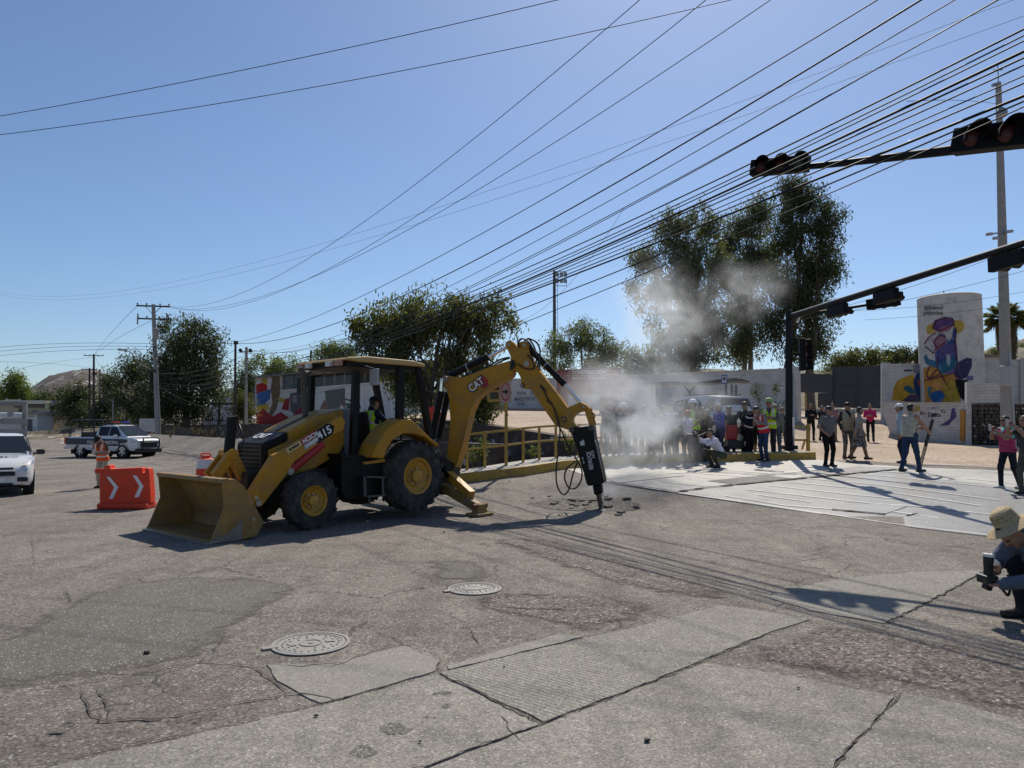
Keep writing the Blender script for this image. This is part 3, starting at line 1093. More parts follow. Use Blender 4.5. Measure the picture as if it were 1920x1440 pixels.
# wheels
def wheel(c, R, W, rr, name, lugs, side):
    ax = E2 * side
    w = MB()
    c = Vector(c)                      # outer face centre
    prof = [(rr * .96, -W * .96), (rr * 1.05, -W), (R * .86, -W), (R * .965, -W * .88), (R * .985, -W * .5), (R * .965, -W * .12), (R * .86, 0), (rr * 1.06, .0), (rr * .98, -.03)]
    w.lathe(prof, c, ax, 40)
    ty = bpart(w, 'tyre', M_BLK_R, smooth=True, auto=50)
    ty.name = name
    lg = MB()
    u = Vector((0, 0, 1))
    fwd = u.cross(ax).normalized()
    for i in range(lugs):
        for sd in (0, 1):
            an = 2 * math.pi * (i + .5 * sd) / lugs
            dr = u * math.cos(an) + fwd * math.sin(an)
            tg = -u * math.sin(an) + fwd * math.cos(an)
            an2 = an + .30
            dr2 = u * math.cos(an2) + fwd * math.sin(an2)
            tg2 = -u * math.sin(an2) + fwd * math.cos(an2)
            x0, x1 = (0.015, -W * .55) if sd == 0 else (-W - .0, -W * .45)
            vs = []
            for (d_, t_, x, r0, r1) in ((dr, tg, x0, R * .87, R * .975), (dr2, tg2, x1, R * .95, R * 1.0)):
                for r_ in (r0, r1):
                    for s_ in (-1, 1):
                        vs.append(c + d_ * r_ + ax * x + t_ * s_ * R * .055)
            lg.add(vs, [(0, 1, 3, 2), (4, 6, 7, 5), (0, 4, 5, 1), (2, 3, 7, 6), (0, 2, 6, 4), (1, 5, 7, 3)])
    tag(bpart(lg, 'tread_lugs', M_BLK_R, ty), kind='stuff')
    rm = MB()
    rm.lathe([(rr * 1.04, .0), (rr * 1.0, .012), (rr * .9, -.01), (rr * .86, -.06), (rr * .62, -.10), (rr * .55, -.075), (rr * .36, -.075), (rr * .34, .0), (rr * .22, .012), (0.0, .012)], c - ax * .01, ax, 32)
    rim = bpart(rm, 'rim', M_RIM, ty, smooth=True, auto=40)
    for i in range(8):
        an = i * math.pi / 4
        p = c + (u * math.cos(an) + fwd * math.sin(an)) * rr * .46 - ax * .08
        bpart(MB().cyl(p, p + ax * .03, .018, n=6), 'wheel_nut', M_STEEL, ty)
    return ty


for s0 in (1, -1):
    wheel(bf(0, s0 * 1.05, .775), .665, .48, .335, 'rear_wheel', 20, s0)
    wheel(bf(2.2, s0 * 1.0, .478), .48, .31, .245, 'front_wheel', 16, s0)
bpart(MB().cyl(bf(2.2, -.8, .47), bf(2.2, .8, .47), .10, n=12), 'front_axle', M_CATY)
bpart(MB().cyl(bf(0, -.7, .775), bf(0, .7, .775), .14, n=12), 'rear_axle', M_BLK)
# rear fenders
fd = MP([(698, 858), (708, 832), (730, 801), (755, 786), (772, 786), (786, 799), (811, 824), (825, 833), (820, 838), (800, 821), (777, 813), (757, 813), (737, 825), (724, 846), (721, 860)], 1.08)
for s0 in (1, -1):
    bpart(MB().prism(fd, bf, s0 * .60, s0 * 1.08), 'rear_fender', M_CATY, bevel=.03)

# cab: roof, posts, interior
RL = .78
rf = MP([(647, 676.5), (799, 681)], RL)
za = (rf[0][1] + rf[1][1]) / 2
roof_p = [(rf[0][0] + .0, za - .02), (rf[0][0] - .06, za + .03), (rf[0][0] - .5, za + .075), (rf[1][0] + .3, za + .07), (rf[1][0], za + .02), (rf[1][0] + .02, za - .035), (rf[0][0] - .3, za - .04)]
bpart(MB().prism(roof_p, bf, -RL, RL), 'cab_roof', mat('roof_cream', (.50, .32, .11), .5, dirt=((.3, .24, .14), .2, 3)), bevel=.03)
bpart(MB().prism([(rf[0][0] - .08, za - .13), (rf[0][0] - .08, za - .042), (rf[1][0] + .08, za - .042), (rf[1][0] + .08, za - .11)], bf, -RL + .06, RL - .06), 'roof_frame', M_BLK, bevel=.01)
PL = .70
po = [MP([(667, 697), (661, 858)], PL), MP([(750, 688), (749, 786)], PL), MP([(783, 690), (806, 820)], PL)]
for s0 in (1, -1):
    for q, w_ in zip(po, (.11, .13, .115)):
        bpart(MB().bar(bf(q[0][0], s0 * PL, q[0][1]), bf(q[1][0], s0 * PL, q[1][1]), w_, w_, up=E1), 'cab_post', M_BLK, bevel=.008)
# windscreen: glass with slim frame
g0, g1 = po[0]
gs = MB()
gs.add([bf(g0[0] + .01, -PL + .05, g0[1] - .05), bf(g0[0] + .01, PL - .05, g0[1] - .05), bf(g0[0] + .03, PL - .05, 1.55), bf(g0[0] + .03, -PL + .05, 1.55)], [(0, 1, 2, 3)])
bpart(gs, 'windscreen', glass('cab_glass', alpha=.5, rough=.02))
ds = MP([(640, 770), (668, 765), (672, 800), (664, 858), (648, 858)], .40)
bpart(MB().prism(ds, bf, -.42, .40), 'dashboard', mat('dash_grey', (.13, .15, .17), .6), bevel=.02)
sw0 = MP([(657, 757)], .05)[0]
sw = MB()
n_ = (E1 * -.5 + Vector((0, 0, 1))).normalized()
cw = bf(sw0[0], .05, sw0[1])
ux_, uy_ = E2, n_.cross(E2)
sw.tube([cw + (ux_ * math.cos(t) + uy_ * math.sin(t)) * .19 for t in np.linspace(0, 2 * math.pi, 25)], .016, 8, caps=False)
sw.bar(cw - ux_ * .18, cw + ux_ * .18, .02).bar(cw, cw - n_ * .35 + E1 * .05, .05)
bpart(sw, 'steering_wheel', M_BLK)
seat0 = MP([(700, 806)], 0)[0]
sx0 = seat0[0]
se = MB()
se.box(bf(sx0, 0, 1.28), (.1, .1, .35), Rz(TH))
se.box(bf(sx0, 0, 1.44), (.5, .5, .12), Rz(TH))
bpart(se, 'seat', M_BLK, bevel=.03)
sb = MB()
sb.bar(bf(sx0 + .26, 0, 1.46), bf(sx0 + .36, 0, 1.98), .46, .11, up=E1)
bpart(sb, 'seat_back', M_BLK, bevel=.03)
lv_ = MB()
for l in (-.22, .22):
    lv_.cyl(bf(sx0 - .55, l, 1.1), bf(sx0 - .5, l, 1.66), .02, n=8).cyl(bf(sx0 - .5, l, 1.66), bf(sx0 - .5, l, 1.74), .035, n=8)
lv_.box(bf(sx0 - .62, 0, 1.25), (.25, .6, .4), Rz(TH))
bpart(lv_, 'control_levers', M_BLK)
m0, m1 = MP([(702, 707), (693, 693)], .95)
mi = MB()
mi.box(bf(m0[0], .95, m0[1]), (.05, .24, .3), Rz(TH))
bpart(mi, 'side_mirror', M_GREYP, bevel=.02)
bpart(MB().tube([bf(m0[0], .95, m0[1] + .12), bf(m0[0], .93, m1[1] + .02), bf(po[0][0][0], .75, za - .08)], .015, 8), 'mirror_arm', M_BLK)
mi = MB()
mi.box(bf(m0[0] + .3, -.98, m0[1] - .1), (.05, .2, .32), Rz(TH))
mi.cyl(bf(m0[0] + .3, -.95, m0[1] + .05), bf(po[0][0][0], -.72, za - .15), .015, n=8)
bpart(mi, 'side_mirror', M_BLK, bevel=.01)
for l in (-.6, .6):
    lt = MB()
    lt.box(bf(rf[0][0] + .02, l, za - .075), (.08, .18, .09), Rz(TH))
    bpart(lt, 'work_light', mat('lamp_amber', (.35, .14, .07), .3), bevel=.01)
    lt = MB()
    lt.box(bf(rf[0][0] + .03, l * .55, za - .075), (.08, .14, .09), Rz(TH))
    bpart(lt, 'work_light', mat('lamp_clear', (.6, .58, .52), .15), bevel=.01)

# rear frame and stabilizers
bpart(MB().prism([(-.85, .42), (-.85, 1.15), (-1.2, 1.0), (-1.28, .35)], bf, -.68, .68), 'rear_frame', M_BLK, bevel=.02)
for s0 in (1, -1):
    g_ = 0.0
    B0, F0 = bf(-1.0, s0 * .55, .52), bf(-.86, s0 * 1.80, .17)
    sb_ = bpart(MB().bar(B0, F0, .15, .17), 'stabilizer_arm', M_CATY_W, bevel=.012)
    bpart(MB().bar(bf(-1.02, s0 * .80, .74), bf(-.92, s0 * 1.55, .38), .15, .16), 'stabilizer_cylinder_guard', M_CATY, bevel=.012)
    bpart(MB().bar(bf(-1.0, s0 * .5, .95), bf(-.97, s0 * .9, .70), .10, .10), 'stabilizer_cylinder', M_BLK)
    ft = MB()
    ft.box(bf(-.86, s0 * 1.82, .05), (.42, .34, .05), Rz(TH))
    ft.prism([(-.86 - .15, .06), (-.86 + .15, .06), (-.86 + .08, .24), (-.86 - .08, .24)], bf, s0 * 1.74, s0 * 1.90)
    bpart(ft, 'stabilizer_foot', M_CATY_W, bevel=.01)
    bpart(MB().cyl(bf(-1.04, s0 * 1.82, .2), bf(-.68, s0 * 1.82, .2), .05, n=12), 'stabilizer_pin', mat('rust_brown', (.16, .07, .03), .8))

# boom, stick, hammer: all in the vertical plane of the swung boom
PB = BO - E1 * 1.3
B1 = Vector((.963, -.276, 0)).normalized()
B2 = Vector((B1.y, -B1.x, 0))            # towards the camera
bo = frame_fn(PB, B1, B2)


def BP(pts, lat=0.0):
    return [unplane(a, b, PB, B1, B2, lat) for a, b in pts]


def z3(pts):
    return [(800 + a * .26389, 600 + b * .26389) for a, b in pts]


def zF(pts):
    return [(860 + a * .13889, 620 + b * .13889) for a, b in pts]


def zH(pts):
    return [(1060 + a * .13889, 760 + b * .13889) for a, b in pts]


boom_px = z3([(128, 1062), (205, 1045), (222, 1000), (270, 820), (308, 650), (350, 560), (430, 492), (560, 420), (612, 385), (612, 335), (590, 288), (430, 338), (330, 380), (250, 407), (150, 398), (118, 410), (118, 440), (158, 560), (166, 700), (150, 900)])
BT = .145
boom = bpart(MB().prism(BP(boom_px, BT), bo, -BT, BT), 'boom', M_CATY, bevel=.015)
# welded flange along the inner curve
fpx = BP(z3([(205, 1045), (222, 1000), (270, 820), (308, 650), (350, 560), (430, 492), (560, 420), (600, 392)]), BT)
mbx = MB()
for i in range(len(fpx) - 1):
    mbx.bar(bo(fpx[i][0], 0, fpx[i][1]), bo(fpx[i + 1][0], 0, fpx[i + 1][1]), 2 * BT + .05, .03, up=B1)
bpart(mbx, 'boom_flange', M_CATY, boom)
pn = BP(z3([(133, 420)]), BT)[0]
bpart(MB().cyl(bo(pn[0], -BT - .05, pn[1]), bo(pn[0], BT + .03, pn[1]), .065, n=18), 'boom_pin', M_STEEL, boom)
# swing post at the foot of the boom
pf = BP(z3([(150, 1000)]), 0)[0]
sg_ = MB()
sg_.box(bo(pf[0] - .05, 0, .62), (.5, .46, .66), Rz(math.atan2(B1.y, B1.x)))
bpart(sg_, 'swing_post', M_BLK, bevel=.03)
# boom cylinder along the top, boom lift cylinder behind the boom
c = BP(z3([(165, 395), (440, 262), (580, 190)]), 0)
bpart(MB().cyl(bo(c[0][0], 0, c[0][1]), bo(c[1][0], 0, c[1][1]), .075, n=16), 'stick_cylinder', M_BLK, smooth=True, auto=40)
bpart(MB().cyl(bo(c[1][0], 0, c[1][1]), bo(c[2][0], 0, c[2][1]), .036, n=12), 'cylinder_rod', M_CHROME, smooth=True, auto=40)
bd = BP(z3([(290, 335)]), 0)[0]
dcy = (bo(c[1][0], 0, c[1][1]) - bo(c[0][0], 0, c[0][1])).normalized()
cc = bo(bd[0], 0, bd[1])
bpart(MB().cyl(cc - dcy * .012, cc + dcy * .012, .081, n=16), 'cylinder_band', M_GREYP)
c = BP(z3([(62, 840), (128, 510), (133, 420)]), .0)
for lt_ in (-.2, .2):
    bpart(MB().cyl(bo(c[0][0], lt_, c[0][1]), bo(c[1][0], lt_, c[1][1]), .07, n=14), 'boom_cylinder', M_BLK, smooth=True, auto=40)
    bpart(MB().cyl(bo(c[1][0], lt_, c[1][1]), bo(c[2][0], lt_, c[2][1]), .035, n=10), 'cylinder_rod', M_CHROME)
# stick
stick_px = zF([(632, 190), (655, 142), (720, 142), (765, 190), (790, 215), (815, 155), (870, 140), (935, 185), (950, 280), (1010, 430), (1100, 560), (1290, 800), (1465, 1038), (1560, 1000), (1640, 958), (1720, 1000), (1762, 1050), (1690, 1080), (1610, 1105), (1552, 1150), (1530, 1200), (1540, 1235), (1595, 1290), (1500, 1345), (1310, 1290), (1130, 1030), (965, 785), (885, 782), (838, 745), (842, 650), (800, 570), (720, 520), (690, 440), (700, 350), (660, 260)])
SW = .12
stick = bpart(MB().prism(BP(stick_px, SW), bo, -SW, SW), 'stick', M_CATY, bevel=.012)
for q, r in (((685, 190), .085), ((895, 200), .085), ((925, 450), .14), ((1425, 1190), .05), ((865, 740), .05), ((1690, 1030), .06)):
    a, z = BP(zF([q]), SW)[0]
    bpart(MB().lathe([(r, -.01), (r, .015), (r * .85, .025), (r * .45, .025), (r * .42, .05), (0, .05)], bo(a, SW, z), B2, 20), 'pin_boss', M_CATY if r > .055 else mat('rust_brown', (.16, .07, .03), .8), stick, smooth=True, auto=35)
    bpart(MB().cyl(bo(a, SW + .03, z), bo(a, SW + .056, z), r * .4, n=14), 'pin', M_STEEL, stick)
# bucket cylinder on the stick
c = BP(zF([(900, 200), (1440, 742), (1690, 1030)]), 0)
bpart(MB().cyl(bo(c[0][0], 0, c[0][1] + .03), bo(c[1][0] - .015, 0, c[1][1] + .02), .066, n=16), 'hammer_cylinder', M_BLK, smooth=True, auto=40)
bpart(MB().cyl(bo(c[1][0] - .015, 0, c[1][1] + .02), bo(c[2][0], 0, c[2][1]), .033, n=12), 'cylinder_rod', M_CHROME, smooth=True, auto=40)
bd = BP(zF([(1175, 465)]), 0)[0]
dcy = (bo(c[1][0], 0, c[1][1]) - bo(c[0][0], 0, c[0][1])).normalized()
cc = bo(bd[0], 0, bd[1])
bpart(MB().cyl(cc - dcy * .012, cc + dcy * .012, .073, n=16), 'cylinder_band', M_GREYP)
lk = BP(zF([(1695, 1075), (1765, 1040), (1832, 1270), (1765, 1290)]), .14)
bpart(MB().prism(lk, bo, .10, .14).prism(lk, bo, -.14, -.10), 'hammer_link', M_CATY, bevel=.008)
# hydraulic hammer
hm = thing('hydraulic_hammer', None, None, bo(2.9, 0, 0))
hm.parent = bh
hm.location = Vector(bo(2.9, 0, 0)) - BO
hb_px = zH([(58, 345), (90, 300), (230, 290), (372, 268), (392, 440), (520, 1000), (522, 1035), (470, 1075), (305, 1090), (285, 1060), (210, 800), (132, 512), (104, 470), (110, 440)])
HT = .19
body = bpart(MB().prism(BP(hb_px, HT), bo, -HT, HT), 'hammer_housing', M_BLK, hm, bevel=.025)
nz2 = BP(zH([(362, 1084), (482, 1068), (496, 1195), (386, 1216)]), .12)
bpart(MB().prism(nz2, bo, -.11, .11), 'hammer_nozzle', M_BLK, hm, bevel=.03)
c = BP(zH([(446, 1190), (477, 1395)]), 0)
bpart(MB().tube([bo(c[0][0], 0, c[0][1]), bo(c[1][0] - .004, 0, c[1][1] + .1), bo(c[1][0], 0, c[1][1] - .04)], [.052, .05, .03], 14), 'chisel', mat('chisel_steel', (.10, .08, .065), .5, metal=.5), hm, smooth=True, auto=40)
for q in ((88, 335), (340, 310)):
    a, z = BP(zH([q]), HT)[0]
    bpart(MB().lathe([(.055, -.01), (.055, .025), (.03, .03), (0, .03)], bo(a, HT, z), B2, 16), 'bracket_pin', mat('pin_dark', (.045, .045, .045), .5), hm)
c = BP(zH([(395, 470), (460, 740), (518, 1010)]), HT)
bpart(MB().tube([bo(a + .0, HT - .02, z) for a, z in c], .013, 8), 'tie_rod', M_STEEL, hm, smooth=True)
# lettering runs up the housing
q0, q1 = BP(zH([(352, 862), (306, 622)]), HT)
ux = (bo(q1[0], 0, q1[1]) - bo(q0[0], 0, q0[1])).normalized()
uy = B2.cross(ux)
mbx = MB()
a, z = BP(zH([(330, 742)]), HT)[0]
put_text('BEDROCK', mbx, bo(a, HT, z), ux, uy, .11, 0, .003, .36, .004)
a, z = BP(zH([(373, 660)]), HT)[0]
put_text('H75', mbx, bo(a, HT, z), ux, uy, .085, 0, .002, .14, .004)
bpart(mbx, 'lettering', mat('hammer_print', (.55, .55, .54), .5), hm)
mbx = MB()
for pts in ([(195, 495), (250, 460), (262, 538), (206, 545)], [(222, 705), (236, 698), (246, 728), (232, 732)], [(236, 755), (250, 748), (260, 782), (246, 788)]):
    mbx.add([bo(a, HT + .003, z) for a, z in BP(zH(pts), HT)], [(0, 1, 2, 3)])
bpart(mbx, 'decal', mat('hammer_print', (.5, .5, .49), .5), hm)
# shackle
a, z = BP(zF([(1805, 1150)]), .05)[0]
bpart(MB().tube([bo(a + .05 * math.cos(t), .03, z + .05 * math.sin(t)) for t in np.linspace(0, 6.28, 17)], .012, 6, caps=False), 'lifting_eye', M_BLK, hm)


def spline(pts, n=6):
    P = [Vector(p) for p in pts]
    out = []
    for i in range(len(P) - 1):
        p0_, p1_, p2_, p3_ = P[max(i - 1, 0)], P[i], P[i + 1], P[min(i + 2, len(P) - 1)]
        for j in range(n):
            t = j / n
            out.append(.5 * ((2 * p1_) + (p2_ - p0_) * t + (2 * p0_ - 5 * p1_ + 4 * p2_ - p3_) * t * t + (3 * p1_ - p0_ - 3 * p2_ + p3_) * t ** 3))
    out.append(P[-1])
    return out


hoses = [
    (zF([(820, 230), (800, 170), (860, 108), (950, 160), (1020, 280), (1090, 400), (1085, 540)]), .16, .018),
    (zF([(900, 130), (960, 108), (1060, 170), (1100, 290), (1075, 420), (1060, 520)]), .05, .018),
    (zF([(870, 160), (940, 110), (1010, 200), (1050, 330), (1040, 470), (1020, 520)]), -.08, .018),
    (zF([(930, 320), (1000, 420), (1020, 500), (950, 520), (870, 500), (800, 440)]), .16, .014),
    (zF([(690, 360), (560, 390), (420, 470), (250, 560), (100, 600), (30, 640)]), .1, .018),
    (zF([(690, 370), (580, 410), (440, 490), (300, 560), (160, 610), (60, 640)]), -.02, .018),
    (z3([(908, 640), (945, 760), (940, 900), (920, 1060), (928, 1180), (970, 1240), (1010, 1205), (1038, 1100), (1075, 1002)]), .2, .016),
    (z3([(950, 770), (1000, 880), (1070, 1000), (1102, 1070), (1098, 1135), (1062, 1192), (1010, 1190), (980, 1120), (1000, 1050), (1060, 1005)]), .21, .016),
    (zF([(1100, 740), (1150, 800), (1190, 900), (1260, 1000), (1300, 1080), (1350, 1280)]), .15, .014),
    (zF([(700, 420), (740, 480), (700, 520), (730, 400), (760, 480)]), .17, .02),
    (z3([(75, 930), (95, 960), (120, 1010), (130, 1040)]), .3, .02), (z3([(60, 940), (85, 990), (110, 1030)]), .34, .02),
]
for pts, lat, r in hoses:
    bpart(MB().tube([bo(a, lat, z) for a, z in BP(spline([(x, y, 0) for x, y in pts])if False else [(v.x, v.y) for v in spline([(x, y, 0) for x, y in pts])], lat)], r, 8), 'hydraulic_hose', M_HOSE, smooth=True)
# wear marks and hose clamps on the stick
for pts in (zF([(1105, 740), (1160, 790), (1175, 820), (1120, 770)]), zF([(1190, 930), (1240, 925), (1260, 990), (1200, 980)]), zF([(1395, 1160), (1450, 1170), (1445, 1240), (1400, 1220)])):
    a, z = BP(pts[:1], SW)[0]
    a2, z2 = BP(pts[2:3], SW)[0]
    bpart(MB().bar(bo(a, SW + .012, z), bo(a2, SW + .012, z2), .05, .024, up=B2), 'hose_clamp', mat('rust_brown', (.16, .07, .03), .8), stick)
# maker's lettering on the boom
q0, q1 = BP(z3([(300, 495), (410, 415)]), BT)
ux = (bo(q1[0], 0, q1[1]) - bo(q0[0], 0, q0[1])).normalized()
uy = B2.cross(ux)
a, z = BP(z3([(398, 440)]), BT)[0]
o = bo(a, BT, z)
mbx = MB()
mbx.add([o + ux * (x * .115) + uy * (y * .145) + B2 * .003 for x, y in ((-.45, -1), (.55, -1), (1.1, 0), (.55, 1), (-.45, 1), (-1, 0))], [tuple(range(6))])
bpart(mbx, 'decal', M_REDP, boom)
a, z = BP(z3([(352, 458)]), BT)[0]
o = bo(a, BT, z)
mbx = MB()
put_text('CAT', mbx, o, ux, uy, .245, 0, .022, .40, .006)
bpart(mbx, 'lettering', M_BLK, boom)
mbx = MB()
put_text('CAT', mbx, o, ux, uy, .225, 0, .006, .355, .010)
bpart(mbx, 'lettering', M_WHITE, boom)
# ------------------------------------------------------------------ vehicles
M_CARW = mat('car_paint_white', (.70, .70, .70), .25, var=.03, coat=.6)
M_CARS = mat('car_paint_silver', (.42, .43, .44), .3, metal=.3, var=.04, coat=.5)
M_NAVY = mat('police_navy', (.010, .014, .036), .45, var=.05, coat=.1)
M_GLASS = glass('car_glass', (.012, .016, .02), .05)
M_TYRE = mat('tyre_black', (.018, .018, .018), .85, var=.25)
M_ALLOY = mat('alloy_rim', (.45, .45, .46), .3, metal=.8, var=.06)
M_TRIM = mat('black_trim', (.014, .014, .015), .5, var=.15)
M_LAMPR = mat('tail_lamp_red', (.42, .01, .012), .2, var=.05)
M_LAMPC = mat('head_lamp_clear', (.55, .57, .58), .08, var=.08, metal=.4)
M_UND = mat('underbody', (.01, .01, .01), .9)


def loft(mbx, fr, st, k=None, cap=True):
    """st: (a, [(l, z), ...]) half sections, mirrored"""
    rings = []
    for a, half in st:
        full = [(l, z) for l, z in half] + [(-l, z) for l, z in reversed(half) if l > 1e-6]
        rings.append([fr(a, l, z) for l, z in full])
    n = len(rings[0])
    vs = [p for r in rings for p in r]
    fs = []
    for i in range(len(rings) - 1):
        for j in range(n):
            q = (j + 1) % n
            fs.append((i * n + j, i * n + q, (i + 1) * n + q, (i + 1) * n + j))
    if cap:
        fs += [tuple(range(n - 1, -1, -1)), tuple(range((len(rings) - 1) * n, len(rings) * n))]
    mbx.add(vs, fs, k)
    return mbx


def body_sec(zb, zt, w, r=.07, tuck=.03):
    return [(0.0, zb), (w - tuck - .03, zb), (w - .005, zb + .12), (w, (zb + zt) / 2), (w - .01, zt - r), (w - r * .9, zt), (0.0, zt + .012)]


def car_wheel(c, ax, R, W, parent, spokes=6):
    ax = Vector(ax).normalized()
    w = MB().lathe([(R * .66, -W), (R * .93, -W), (R, -W * .85), (R, -W * .15), (R * .93, 0), (R * .68, 0), (R * .66, -.02)], c, ax, 28)
    t = w.build('wheel', M_TYRE, parent, smooth=True, auto=40)
    rm = MB().lathe([(R * .69, -.005), (R * .64, .0), (R * .6, -.05), (R * .2, -.06), (R * .18, -.02), (0, -.015)], c, ax, 28)
    rm.build('rim', mat('rim_dark', (.06, .06, .062), .5), t, smooth=True, auto=35)
    u = Vector((0, 0, 1))
    fw = u.cross(ax).normalized()
    sp_ = MB()
    for i in range(spokes):
        an = 2 * math.pi * i / spokes
        d = u * math.cos(an) + fw * math.sin(an)
        sp_.bar(Vector(c) + d * R * .1 - ax * .02, Vector(c) + d * R * .64 - ax * .012, R * .17, .02, up=ax)
    sp_.cyl(Vector(c) - ax * .03, Vector(c) - ax * .005, R * .17, n=12)
    sp_.build('spokes', M_ALLOY, t)
    return t


def panel(fr, parent, name, m, pts, tl=.0):
    """thin plate from frame points (a, l, z)"""
    v = [fr(*p) for p in pts]
    MB().add(v, [tuple(range(len(v)))]).build(name, m, parent)


def make_car(fr, root, L0, L1, wb, W, R, zs, cab, paint, wheel_w=.2, lamps=True):
    """zs: [(a, zbot, ztop, halfwidth)], cab: [(a, zroof, half_at_roof)] greenhouse over the belt zb0"""
    bm_ = MB()
    loft(bm_, fr, [(a, body_sec(zb, zt, w)) for a, zb, zt, w in zs])
    body = bm_.build('car_body', paint, root, smooth=True, auto=32)
    gh = MB()
    loft(gh, fr, [(a, [(0.0, zb), (wb_, zb), (wr + (wb_ - wr) * .15, zt - .10), (wr - .03, zt - .02), (wr * .7, zt), (0.0, zt + .01)]) for a, zb, zt, wb_, wr in cab])
    gh.build('greenhouse', paint, root, smooth=True, auto=28)
    for a in (0, wb):
        for s0 in (1, -1):
            MB().lathe([(R * 1.13, -.22), (R * 1.16, .0), (R * 1.10, .006), (R * 1.0, -.2)], fr(a, s0 * (W - .012), R), (fr(0, s0, 0) - fr(0, 0, 0)), 28).build('wheel_arch', M_UND, body)
            car_wheel(fr(a, s0 * (W - .005), R), fr(0, s0, 0) - fr(0, 0, 0), R, wheel_w, root)
    MB().prism([(L0 + .3, .2), (L1 - .3, .2), (L1 - .3, .45), (L0 + .3, .45)], fr, -W + .18, W - .18).build('underbody', M_UND, root)
    return body


# police pickup
e1 = Vector((.935, -.355, 0)).normalized()
e2 = Vector((-e1.y, e1.x, 0))
hub = at(151, 843, 39.4)
o = Vector((hub.x, hub.y, 0)) + e2 * .86
pf_ = frame_fn(o, e1, e2)
pk = thing('pickup_truck', 'navy and white police pickup parked across the road', 'pickup', (o.x, o.y, 0))
zs = [(-1.22, .55, 1.10, .80), (-1.15, .48, 1.13, .88), (0, .45, 1.13, .92), (1.1, .40, 1.13, .92), (2.0, .38, 1.10, .92), (2.75, .38, 1.10, .92), (3.1, .42, 1.13, .91), (3.6, .42, 1.11, .90), (3.92, .40, 1.06, .86), (4.05, .45, .96, .76)]
cab = [(1.02, 1.08, 1.45, .84, .70), (1.12, 1.08, 1.72, .86, .68), (1.6, 1.08, 1.80, .87, .67), (2.2, 1.08, 1.80, .87, .66), (2.42, 1.08, 1.75, .87, .65), (3.36, 1.08, 1.13, .84, .78)]
make_car(pf_, pk, -1.2, 4.05, 3.15, .92, .385, zs, cab, M_CARW, .24)
for s0 in (-1, 1):
    l_ = s0 * .926
    for a0_, a1_, z0_, z1_ in ((-1.06, 1.0, .72, 1.06), (1.02, 1.98, .66, 1.05), (2.0, 2.98, .66, 1.04)):
        MB().prism([(a0_, z0_), (a1_, z0_), (a1_, z1_), (a0_, z1_)], pf_, s0 * .90, s0 * .936).build('side_stripe', M_NAVY, pk)
    MB().prism([(3.0, .78), (3.5, .86), (3.5, 1.02), (3.0, 1.04)], pf_, s0 * .86, s0 * .915).build('side_stripe', M_NAVY, pk)
    gl = [[(1.22, .62), (1.30, .12), (2.02, .12), (2.02, .62)], [(2.06, .62), (2.06, .12), (2.95, .12), (2.50, .60)]]
    for q in gl:
        panel(pf_, pk, 'side_window', M_GLASS, [(a, s0 * (.872 - (z) * .27), 1.08 + z) for a, z in q])
    MB().box(pf_(2.72, s0 * .98, 1.18), (.12, .2, .16), Rz(math.atan2(e1.y, e1.x))).build('side_mirror', M_CARW, pk, bevel=.03)
    MB().prism([(-1.2, .95), (-1.2, 1.1), (-1.0, 1.1), (-1.05, .75), (-1.2, .75)], pf_, s0 * .86, s0 * .93).build('tail_lamp', M_LAMPR, pk)
    MB().prism([(3.55, .84), (3.62, 1.0), (3.95, .92), (4.0, .84), (3.8, .80)], pf_, s0 * .70, s0 * .885).build('head_lamp', M_LAMPC, pk, bevel=.02)
panel(pf_, pk, 'windscreen', M_GLASS, [(2.47, -.62, 1.755), (3.28, -.72, 1.225), (3.28, .72, 1.225), (2.47, .62, 1.755)])
MB().prism([(3.1, 1.135), (3.12, 1.155), (3.9, 1.085), (3.88, 1.06)], pf_, -.6, .6).build('hood_panel', M_NAVY, pk)
MB().prism([(4.0, .55), (4.08, .6), (4.06, .9), (3.98, .9)], pf_, -.55, .55).build('grille', M_TRIM, pk, bevel=.02)
for s0 in (-1, 1):
    MB().tube(spline([pf_(4.0, s0 * .5, .45), pf_(4.2, s0 * .52, .55), pf_(4.22, s0 * .52, 1.0), pf_(4.1, s0 * .4, 1.12)]), .035, 8).build('bull_bar', M_TRIM, pk, smooth=True)
bb = MB()
for zz in (.6, .85, 1.1):
    bb.cyl(pf_(4.2 - (zz > 1) * .1, -.5, zz), pf_(4.2 - (zz > 1) * .1, .5, zz), .03, n=8)
bb.build('bull_bar', M_TRIM, pk)
MB().box(pf_(4.02, 0, .42), (.25, 1.6, .22), Rz(math.atan2(e1.y, e1.x))).build('front_bumper', M_TRIM, pk, bevel=.03)
MB().box(pf_(-1.32, 0, .52), (.22, 1.6, .12), Rz(math.atan2(e1.y, e1.x))).build('rear_bumper', M_ALLOY, pk, bevel=.02)
tx = MB()
put_text('POLICIA MUNICIPAL', tx, pf_(1.75, -.938, .85), e1, (0, 0, 1), .24, 0, .004, 2.3, .004)
tx.build('lettering', M_WHITE, pk)
lb = MB().box(pf_(1.9, 0, 1.87), (.24, 1.1, .09), Rz(math.atan2(e1.y, e1.x)))
lb.build('light_bar', M_TRIM, pk, bevel=.02)
for s0, m in ((-1, M_LAMPR), (1, mat('beacon_blue', (.02, .05, .4), .2))):
    MB().box(pf_(1.9, s0 * .32, 1.94), (.2, .42, .10), Rz(math.atan2(e1.y, e1.x))).build('beacon', m, pk, bevel=.02)
